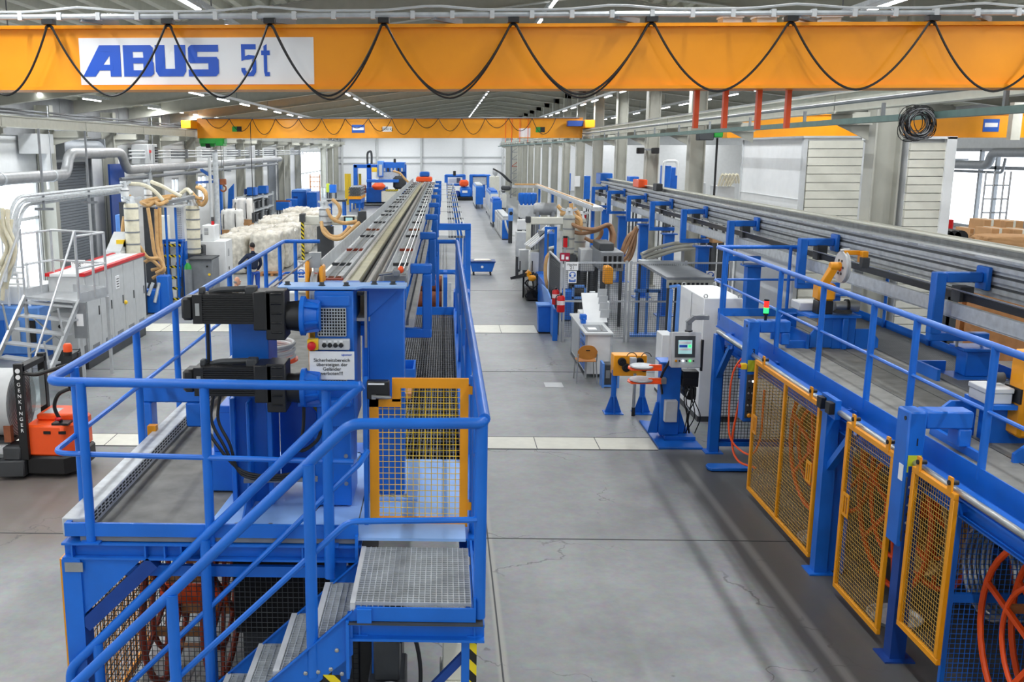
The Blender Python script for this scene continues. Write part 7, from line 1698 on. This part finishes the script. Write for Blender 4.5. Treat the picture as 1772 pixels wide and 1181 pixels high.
hp = thing('hazard_post', 'black and yellow striped post before the bales, left of the track', 'post', aZ(524, 430, 0)); p = aY(523, 384, 32.6); MB().box(p.x - .05, p.x + .05, 32.6, 32.7, 0, p.z).build('post', 'hazard', hp); MB().box(p.x - .09, p.x + .09, 32.55, 32.75, p.z, p.z + .25).build('cap', 'dark_grey', hp)
hosebundle('tan and brown hoses of the extruder left of the left track', [[(556, 384, 0), (560, 402, -.2), (575, 413, -.3), (592, 412, -.3), (608, 398, -.2), (622, 385, 0)], [(566, 362, .2), (575, 378, .1), (595, 386, .1), (618, 383, .1)], [(560, 395, .2), (572, 408, 0), (590, 408, -.1), (606, 392, 0)], [(575, 345, .3), (586, 356, .2), (588, 370, .2), (578, 384, .1)], [(612, 385, .2), (628, 392, 0), (640, 400, 0)]], 32, .06, 'hose')
tower('extruder_barrel', 'grey extruder head with dark clamps left of the left track', 563, 358, 392, 32.6, .2, 'galv', 3)
# ------------------------------------------------------------------ trough line right of the track
tg = thing('cooling_trough', 'long grey covered trough with pipe rails running beside the track to the far end', 'conveyor', (.1, 30, 0))
MB().box(-.42, .12, 30.2, 80, 1.85, 2.1).build('trough', 'light_grey', tg)
for k in range(6): x = .18 + .1 * k; MB().box(x - .012, x + .012, 30.2, 80, 2.03, 2.1).build('pipe_rail', 'galv', tg)
for k in range(12): MB().box(-.42, .75, 31 + 4.2 * k, 31.1 + 4.2 * k, 1.95, 2.02).build('cross_bar', 'grey', tg)
for k in range(8):
    for x in (-.35, .65): MB().box(x - .05, x + .05, 31 + 7 * k, 31.1 + 7 * k, 0, 1.95).build('leg', 'blue', tg)
for k in range(6): MB().box(-.425, .125, 34 + 8 * k, 34.06 + 8 * k, 2.1, 2.11).build('lid_joint', 'grey', tg)
eb_ = thing('unwind_unit', 'machine with rust-coloured rollers and mesh basket behind the left walkway', 'machine', (-.2, 20, 0))
for z, y in ((1.95, 20.2), (1.65, 20.0), (1.1, 19.6)): MB().cyl((-.75, y, z), (-.05, y, z), .17, n=18).build('roller', 'rust', eb_)
MB().box(-.85, -.75, 19.3, 20.6, 0, 2.2).box(-.02, .06, 19.3, 20.6, 0, 2.2).build('side_frame', 'blue', eb_)
MB().mesh((-.6, 18.9, .9), (.5, 0, 0), (0, 0, .7), 12, 16, .005).build('mesh_basket', 'galv', eb_); MB().box(.08, .14, 19.2, 19.3, 0, 2.1).build('rack_post', 'galv', eb_)
MB().box(-.7, .1, 19.25, 20.3, 1.34, 1.4).build('shelf', 'wood', eb_); MB().box(.2, .55, 20.4, 20.9, 1.35, 1.75).build('blue_box', 'blue', eb_, bevel=.02); MB().box(.2, .55, 20.4, 20.9, 0, 1.35).build('stand', 'grey', eb_)
MB().box(.1, .5, 18.7, 18.75, 1.22, 1.28).build('hazard_bar', 'hazard', eb_); MB().mesh((.14, 18.72, .1), (.42, 0, 0), (0, 0, 1.1), 10, 26, .005).build('mesh_door', 'galv', eb_)
cn = thing('cable_nest', 'dark cables and rust coloured end of coil beside the left walkway', 'coil', (-.45, 18.2, 0)); mb = MB()
for k in range(5): mb.ring((-.5, 18.2, 1.0 + .03 * k), .22 - .015 * k, .018, 'z', 20, 5)
mb.build('coil', 'rust', cn); MB().cyl((-.5, 18.2, 0), (-.5, 18.2, 1.0), .15).build('stand', 'dark_grey', cn)
ct = thing('parts_box', 'blue open box and plywood plate beside the big column on the left walkway', 'box', (-.45, 11.2, 2.0)); MB().box(-.58, -.34, 11.0, 11.02, 2.0, 2.2).box(-.58, -.34, 11.5, 11.52, 2.0, 2.2).box(-.58, -.56, 11.02, 11.5, 2.0, 2.2).box(-.36, -.34, 11.02, 11.5, 2.0, 2.2).box(-.56, -.36, 11.02, 11.5, 2.0, 2.02).build('box', 'blue', ct); MB().box(-.5, -.36, 10.4, 10.9, 2.0, 2.06).build('plywood', 'wood', ct)
MB().bar((-.56, 10.6, 2.06), (-.5, 10.3, 2.5), .03, .05).build('lever', 'rust_red', ct)
# ------------------------------------------------------------------ far machines
def far(label, cat, name, base, m): return thing(name, label, cat, base)
Y = 84
f1 = thing('blowing_machine', 'large blue machine with gantry and yellow guard at the far end, left', 'machine', (aY(665, 300, Y).x, Y, 0))
def pb(n, px0, py0, px1, py1, y, d, m, p, bevel=.03): return pbox(MB(), px0, py0, px1, py1, y, d).build(n, m, p, bevel=bevel)
pb('head_beam', 664, 281, 700, 298, Y, 3, 'blue', f1); pb('tower', 653, 279, 663, 306, Y - .5, 2, 'blue_light', f1); pb('tower_window', 656, 285, 661, 304, Y - .6, .1, 'light_grey', f1, 0)
pb('cross_beam', 612, 285, 700, 291, Y + 1, 1, 'blue', f1); pb('upright', 612, 285, 618, 352, Y + 1, .8, 'blue', f1); pb('upright', 694, 285, 703, 352, Y + 1, .8, 'blue', f1); pb('upright', 635, 283, 642, 352, Y + 1, .8, 'blue', f1)
pb('yellow_guard', 643, 290, 652, 298, Y - .8, .3, 'yellow', f1); pb('body', 634, 325, 668, 352, Y, 3, 'blue', f1); pb('body', 655, 298, 690, 312, Y - .2, 2, 'galv', f1); pb('table', 634, 311, 690, 316, Y - 1, 2, 'blue', f1)
pb('dark_drives', 680, 305, 702, 328, Y - .4, 1.5, 'dark_grey', f1, .2); pb('pale_cabinet', 660, 331, 686, 350, Y - 2, 1, 'cream', f1); pb('hazard_edge', 667, 328, 689, 331, Y - 2.05, .2, 'hazard', f1, 0); pb('red_drum', 643, 317, 666, 329, Y - 2.4, 1.2, 'red_orange', f1, .25)
MB().tube(spline([aY(636, 284, Y), aY(636, 266, Y), aY(641, 262, Y), aY(643, 268, Y), aY(643, 284, Y)], 6), .09, 8).build('bent_pipe', 'dark_grey', f1)
pb('top_valve', 681, 275, 685, 282, Y, .3, 'black', f1); MB().tube(spline([aY(680, 296, Y - 1), aY(692, 300, Y - 1), aY(700, 309, Y - 1), aY(707, 316, Y - 1)], 6), .09, 6).build('hose', 'hose', f1); pb('foot', 612, 350, 703, 353, Y, 3, 'dark_grey', f1, 0)
for k in range(6): pb('actuator', 664 + 6 * k, 291, 667 + 6 * k, 297, Y - .15, .2, ['galv', 'black', 'light_grey'][k % 3], f1, 0)
for px0, px1 in ((597, 602), (603, 607), (614, 617), (621, 625)):
    p, q = aY(px0, 349, 86), aY(px1, 301, 86); t = thing('guard_post', 'slim yellow guard post at the far blue machine', 'post', (p.x, 86, 0), 'yellow guard posts'); MB().box(p.x, q.x, 86, 86.2, 0, q.z).build('post', 'yellow', t)
ps = thing('pipe_stack', 'hexagonal bundle of grey pipes on an orange cradle at the far left machine', 'pipe bundle', (aY(612, 335, 76).x, 76, 0))
a, b = aY(603, 341, 76), aY(623, 325, 76); mb = MB(); mb2 = MB()
for j in range(6):
    for i in range(8 - (j % 2)):
        x = a.x + .07 + .125 * i + (.06 if j % 2 else 0); z = a.z + .08 + .125 * j; mb.tube([(x, 75.9, z), (x, 80, z)], .058, 8); mb2.cyl((x, 75.89, z), (x, 75.9, z), .035, n=8)
mb.build('pipes', 'grey', ps); mb2.build('pipe_ends', 'black_matt', ps)
pbox(MB(), 602, 340, 625, 345, 75.8, 4.2).build('cradle', 'amber', ps); pbox(MB(), 604, 345, 625, 352, 76, 3.5).build('bench', 'blue', ps); 
for px in (606, 622): p = aY(px, 352, 76); MB().box(p.x - .06, p.x + .06, 76, 76.1, 0, p.z + .02).build('leg', 'blue', ps); MB().box(p.x - .06, p.x + .06, 79, 79.1, 0, p.z + .02).build('leg', 'blue', ps)
rp = thing('reddish_pipe_stack', 'stack of reddish pipes beside the grey pipe bundle', 'pipe bundle', (aY(624, 330, 78).x, 80.5, 0)); pbox(MB(), 614, 322, 629, 338, 80.6, 3).build('pipes', 'rust', rp, bevel=.1); p = aY(622, 338, 80.6); MB().box(p.x - .3, p.x + .2, 80.7, 83, 0, p.z + .02).build('stand', 'blue', rp)
f2 = thing('blowing_machine', 'blue portal machine with red head at the end of the aisle', 'machine', (aY(810, 330, 94).x, 94, 0)); Y = 94
for px0, px1 in ((769, 775), (800, 806), (812, 818), (842, 849)): pb('upright', px0, 303, px1, 343, Y, .6, 'blue', f2)
pb('top_beam', 769, 302, 806, 307, Y, .6, 'blue', f2, .1); pb('top_beam', 812, 302, 849, 306, Y, .6, 'blue', f2, .1); pb('mid_beam', 772, 318, 800, 322, Y, .5, 'blue', f2)
pb('red_head', 795, 312, 811, 323, Y - 1.2, 1.2, 'red_orange', f2, .15); pb('lower_body', 796, 324, 816, 342, Y - 1, 2, 'blue', f2, .15); pb('lower_body', 780, 331, 796, 342, Y - .8, 1.5, 'blue_dark', f2, .15); pb('badge', 800, 330, 809, 334, Y - 1.05, .05, 'paper', f2, 0); pb('valve', 784, 296, 789, 305, Y, .4, 'black', f2)
pb('white_panel', 775, 308, 795, 317, Y + 1.4, .2, 'white', f2); pb('grey_panel', 790, 308, 797, 317, Y + .8, .2, 'grey', f2); pb('base', 780, 341, 818, 344, Y - 1, 2, 'black', f2, 0); MB().box(aY(780, 341, Y).x, aY(818, 341, Y).x, Y - .9, Y + 1, 0, .3).build('plinth', 'black', f2); pb('galv_unit', 818, 306, 842, 320, Y + .2, 1, 'galv', f2); pb('blue_unit', 820, 320, 840, 342, Y + .3, 1.2, 'blue', f2)
e4, a, b = block('extruder_unit', 'pale extruder unit with dark hoses leaning beside the far lattice tower', 'machine', 848, 306, 864, 340, 80.5, 2, 'cream')
for k in range(4): MB().tube(spline([aY(853 + 2 * k, 292 + k, 80), aY(866 + 2 * k, 300 + k, 80), aY(880 + 2 * k, 314 + k, 80)], 5), .06, 6).build('hose', 'dark_grey', e4)
pb('hopper', 853, 290, 862, 306, 80.4, 1, 'light_grey', e4, .2); pb('motor', 868, 322, 884, 330, 78, 1, 'dark_grey', e4, .1)
MB().cyl(aY(870, 328, 78.5), Vector((aY(870, 328, 78.5).x, 78.5, 0)), .1).build('post', 'grey', e4)
lt = thing('lattice_mast', 'grey lattice mast in the far right corner of the hall', 'mast', (aY(890, 300, 98).x, 98, 0)); a, b = aY(884, 330, 98), aY(900, 240, 98)
for x in (a.x, b.x): MB().box(x - .06, x + .06, 98, 98.12, 0, b.z).build('chord', 'grey', lt)
for k in range(7): z = .3 + .7 * k; MB().bar((a.x, 98.06, z), (b.x, 98.06, z + .6), .06, .06).bar((a.x, 98.06, z), (b.x, 98.06, z), .06, .06).build('lattice_bar', 'rust_red' if k == 4 else 'grey', lt)
# left far: blue boxes, ladder rack, bins
t, a, b = block('blue_cabinet', 'wide blue machine housing behind the bales, far left', 'machine', 505, 331, 530, 358, 80, 3, 'blue'); pb('door', 508, 340, 515, 356, 79.95, .05, 'blue_dark', t, 0); pb('lid', 505, 329, 530, 332, 79.9, 3.1, 'blue_light', t, 0)
block('blue_cabinet', 'narrow blue machine housing right of the wide one, far left', 'machine', 531, 333, 548, 359, 79, 2, 'blue')
t, a, b = block('sloped_hopper', 'blue sloped hopper in front of the wide blue housing', 'hopper', 495, 345, 512, 359, 77, 1, 'blue')
block('waste_bin', 'blue bin near the bright far door', 'bin', 570, 320, 581, 334, 96, 1, 'blue'); block('waste_bin', 'lime green bin near the bright far door', 'bin', 565, 318, 570, 333, 97, .6, 'lime')
for i, px in enumerate((582, 588, 594)): a_ = aZ(px, 333, 0); t = thing('steel_drum', 'grey steel drum by the far left corner', 'drum', (a_.x, 98, 0), 'grey drums by the far corner'); MB().cyl((a_.x, 98, 0), (a_.x, 98, 1.0), .3, n=14).build('drum', 'galv', t); MB().cyl((a_.x, 98, 1.0), (a_.x, 98, 1.03), .31, n=14).build('lid', 'grey', t)
st_ = thing('wall_ladder', 'brown wooden trestle before the bright far door', 'trestle', (aY(545, 320, 92).x, 92, 0)); a, b = aY(537, 335, 92), aY(553, 302, 92)
for x in (a.x, b.x): MB().box(x - .05, x + .05, 92, 92.1, 0, b.z).build('rail', 'wood', st_)
for k in range(5): MB().box(a.x, b.x, 92, 92.1, .4 + .45 * k, .48 + .45 * k).build('rung', 'wood', st_)
tb = thing('roller_table', 'grey and blue roller table behind the extruder left of the track', 'table', (aY(580, 345, 50).x, 50, 0)); a, b = aY(565, 346, 50), aY(597, 346, 50); MB().box(a.x, b.x, 50, 51.2, a.z - .1, a.z).build('top', 'dark_grey', tb)
for x in (a.x + .1, b.x - .1):
    for y in (50.1, 51.1): MB().box(x - .05, x + .05, y - .05, y + .05, 0, a.z - .1).build('leg', 'blue', tb)
t, a, b = block('blue_extruder', 'low blue unit with steel shaft between rack and blue housings', 'machine', 478, 350, 500, 364, 66, 1.2, 'blue'); MB().cyl(aY(478, 349, 66.5), aY(502, 349, 66.5), .08).build('shaft', 'rust', t)
# ------------------------------------------------------------------ side bay behind the columns
MBt = MB()
for y0, y1 in ((24, 33.5), (42, 116)): 
    for z in (2.1, 3.6): MBt.box(20.2, 20.4, y0, y1, z - .1, z + .1)
struct('trim_8', MBt, 'grey', smooth=False)
nw += 1; f = MB(); 
for yy in (34.6, 36.8, 37.9, 40.6): f.box(20.2, 20.39, yy - .06, yy + .06, 1.8, 4.7)
for z in (1.8, 4.05, 4.7): f.box(20.2, 20.39, 34.6, 40.6, z - .06, z + .06)
wd = struct(f'window_{nw}', f, 'grey'); MB().box(20.33, 20.38, 34.6, 40.6, 1.8, 4.7).build('pane', 'daylight', wd)
nd += 1; mb = MB(); k = 0
while k * .11 < 4.6: mb.box(20.3, 20.37, 30.6, 34.2, k * .11, k * .11 + .095); k += 1
mb.box(20.36, 20.39, 30.6, 34.2, 0, 4.6); struct(f'door_{nd}', mb, 'shutter')
struct('wall_back_panel', MB().box(9.2, 20.3, 62, 62.2, 0, 5.0), 'white')
t = thing('ventilation_duct', 'dark grey insulated pipe crossing before the bright right window', 'pipe', (19.4, 34, 4.2)); MB().tube(fillet([(19.6, 41, 4.15), (19.6, 36.2, 4.15), (19.6, 36, 4.6), (19.6, 28, 4.6)], .25, 5), .16, 12).build('pipe', 'grey', t); MB().tube(fillet([(19.8, 41, 3.9), (19.8, 35.6, 3.9), (19.8, 35.5, 4.4)], .15, 4), .05, 8).build('thin_pipe', 'grey', t)
for y in (30, 34, 39): MB().box(19.55, 20.39, y - .04, y + .04, 4.74 if y < 36 else 4.3, 4.8 if y < 36 else 4.36).build('bracket', 'grey', t)
sc2 = thing('scaffold_tower', 'aluminium scaffold tower before the bright right window', 'scaffold', (19.2, 34.2, 0)); Y = 33
ps_ = [aY(px, 330, Y).x for px in (1703, 1718, 1735, 1746)]
for x in ps_: MB().cyl((x, Y, 0), (x, Y, 4.0), .03, n=6).build('standard', 'alu', sc2)
for k in range(8): MB().cyl((ps_[0], Y, .4 + .45 * k), (ps_[-1], Y, .4 + .45 * k), .022, n=6).build('rung', 'alu', sc2)
bt = thing('roller_conveyor', 'pale elevated conveyor running below the bright right window', 'conveyor', (16, 28, 0)); MB().box(14.5, 18.5, 27.0, 27.6, 2.05, 2.3).build('bed', 'galv', bt)
for x in (14.7, 15.4): MB().box(x - .08, x + .08, 27.0, 27.2, 0, 2.05).build('leg', 'blue', bt)
MB().box(18.2, 18.4, 27, 27.2, 0, 2.05).build('leg', 'blue', bt)
for i, (px0, py0, px1, py1, y, lab) in enumerate(((1698, 381, 1732, 432, 24, 'tall brown cardboard box stack wrapped in film, left of the group at right'), (1738, 383, 1772, 402, 25, 'orange-brown cardboard box high in the group at right'), (1712, 396, 1748, 432, 22.8, 'large brown cardboard box in the middle of the group at right'), (1750, 398, 1790, 430, 23.6, 'brown cardboard box at the right picture edge'), (1676, 396, 1697, 422, 24.4, 'small cream and brown cardboard box left of the tall stack'))):
    a, b = aY(px0, py1, y), aY(px1, py0, y); t = thing('cardboard_box', lab, 'box', ((a.x + b.x) / 2, y, 0)); MB().box(a.x, b.x, y, y + .7, a.z, b.z).build('box', 'card', t, bevel=.01); MB().box((a.x + b.x) / 2 - .03, (a.x + b.x) / 2 + .03, y - .003, y + .7, a.z + .02, b.z + .003).build('tape', 'cream', t); MB().box(a.x, b.x, y, y + .7, 0, a.z).build('pallet_stack', 'wood', t)
bf = thing('film_cover', 'crumpled tan wrapping paper over the boxes at the right edge', 'cover', (14, 22.4, 0)); me = bale_mesh(50, 1.4, .8, .35); me.materials[0] = MATS['card']; o = bpy.data.objects.new('cover', me); COL.objects.link(o); o.parent = bf; p = aY(1745, 434, 22.2); o.location = Vector((p.x, 22.2, p.z)) - bf.location; MB().box(p.x - .6, p.x + .6, 21.9, 22.5, 0, p.z + .05).build('base', 'wood', bf)
for i in range(5):
    px = 1606 + 12 * i; p = aY(px, 410, 19.4); t = thing('rubber_roll', 'black rubber roll lying in a row before the slatted white cabin', 'roll', (p.x, 19.4, 0), 'black rubber rolls'); MB().lathe((p.x, 19.2, p.z), [(.05, 0), (.14, 0), (.14, .5), (.05, .5)], 16, 'y').build('roll', 'black', t); MB().box(p.x - .1, p.x + .1, 19.25, 19.65, 0, p.z - .1).build('stand', 'dark_grey', t)
t = thing('red_drum', 'red drum in front of the bright right window', 'drum', (aY(1636, 392, 26).x, 26, 0)); p = aY(1636, 400, 26); MB().cyl((p.x, 26, p.z), (p.x, 26, p.z + .3), .17, n=14).build('drum', 'red', t); MB().cyl((p.x, 26, 0), (p.x, 26, p.z), .1, n=10).build('stand', 'grey', t)
for i, (px0, py0, px1, py1, y, m, lab) in enumerate(((1149, 287, 1162, 326, 42, 'blue', 'tall blue machine housing with white pipe, between two grey columns'), (1160, 290, 1173, 330, 43, 'blue', 'blue machine housing right of the one with white pipe'), (1205, 316, 1222, 336, 36, 'light_grey', 'grey tank unit behind the columns near the white cabin'), (1240, 322, 1272, 346, 34, 'light_grey', 'pale machine with hoses beside the white cabin'), (1000, 305, 1022, 345, 62.5, 'blue', 'rows of blue shelving seen between the far grey columns'), (1090, 306, 1106, 316, 50, 'blue', 'small blue unit between the grey columns'), (1034, 306, 1056, 330, 55, 'blue', 'blue unit behind the far end of the right track'), (975, 300, 988, 330, 66, 'blue', 'narrow blue shelf unit among the far columns'))):
    if y > 61: y = 60.5 if px0 != 975 else 61
    t, a, b = block('side_bay_unit', lab, 'machine', px0, py0, px1, py1, y, .9, m)
    if i == 0: MB().tube(fillet([(a.x - .1, y - .2, 0), (a.x - .1, y - .2, b.z + .2), (b.x + .2, y - .2, b.z + .2), (b.x + .2, y - .2, b.z - .4)], .15, 4), .06, 8).build('white_pipe', 'white', t)
    if i == 3:
        for k in range(5): MB().tube(spline([(a.x + .1 * k, y - .1, b.z), (a.x + .1 + .12 * k, y - .2, b.z + .4), (a.x + .3 + .1 * k, y - .1, b.z + .1)], 5), .04, 6).build('hose', 'hose_pale', t)
    if i in (4, 6, 7): pb('red_part', px0 + 2, py0 + 6, px0 + 9, py0 + 12, y - .1, .1, 'red', t, 0)
lt2 = thing('switch_box', 'white switch box fixed to a far grey column', 'switch box', aY(999, 320, 52)); pbox(MB(), 994, 305, 1004, 323, 51.93, .19).build('box', 'white', lt2)
fl = thing('floodlight', 'small black floodlights on a bracket on a grey column', 'floodlight', aY(1121, 262, 33.9)); 
for px in (1108, 1134): p = aY(px, 261, 33.9); MB().box(p.x - .12, p.x + .12, 33.8, 34.0, p.z - .1, p.z + .1).build('lamp', 'black', fl, bevel=.02)
p, q = aY(1106, 259, 33.95), aY(1136, 259, 33.95); MB().box(p.x, q.x, 34.0, 34.115, p.z - .03, p.z + .03).build('bracket', 'grey', fl)
bv = thing('pendant_hoist', 'black pendant cable hanging between two grey columns', 'cable', aY(1242, 300, 31)); p = aY(1241, 245, 27.2); MB().cyl((p.x, 27.2, 1.5), (p.x, 27.2, 5.02), .03, n=6).build('cable', 'black', bv); MB().box(p.x - .08, p.x + .08, 27.15, 27.25, 1.2, 1.5).build('control', 'dark_grey', bv)
gh = thing('chain_hoist', 'green chain hoist on the side bay crane, seen through the column brackets', 'hoist', aY(1246, 232, 27)); pbox(MB(), 1236, 226, 1252, 238, 26.9, .4).build('body', 'green', gh, bevel=.02); pbox(MB(), 1210, 229, 1236, 243, 26.9, .4).build('motor', 'dark_grey', gh, bevel=.02)
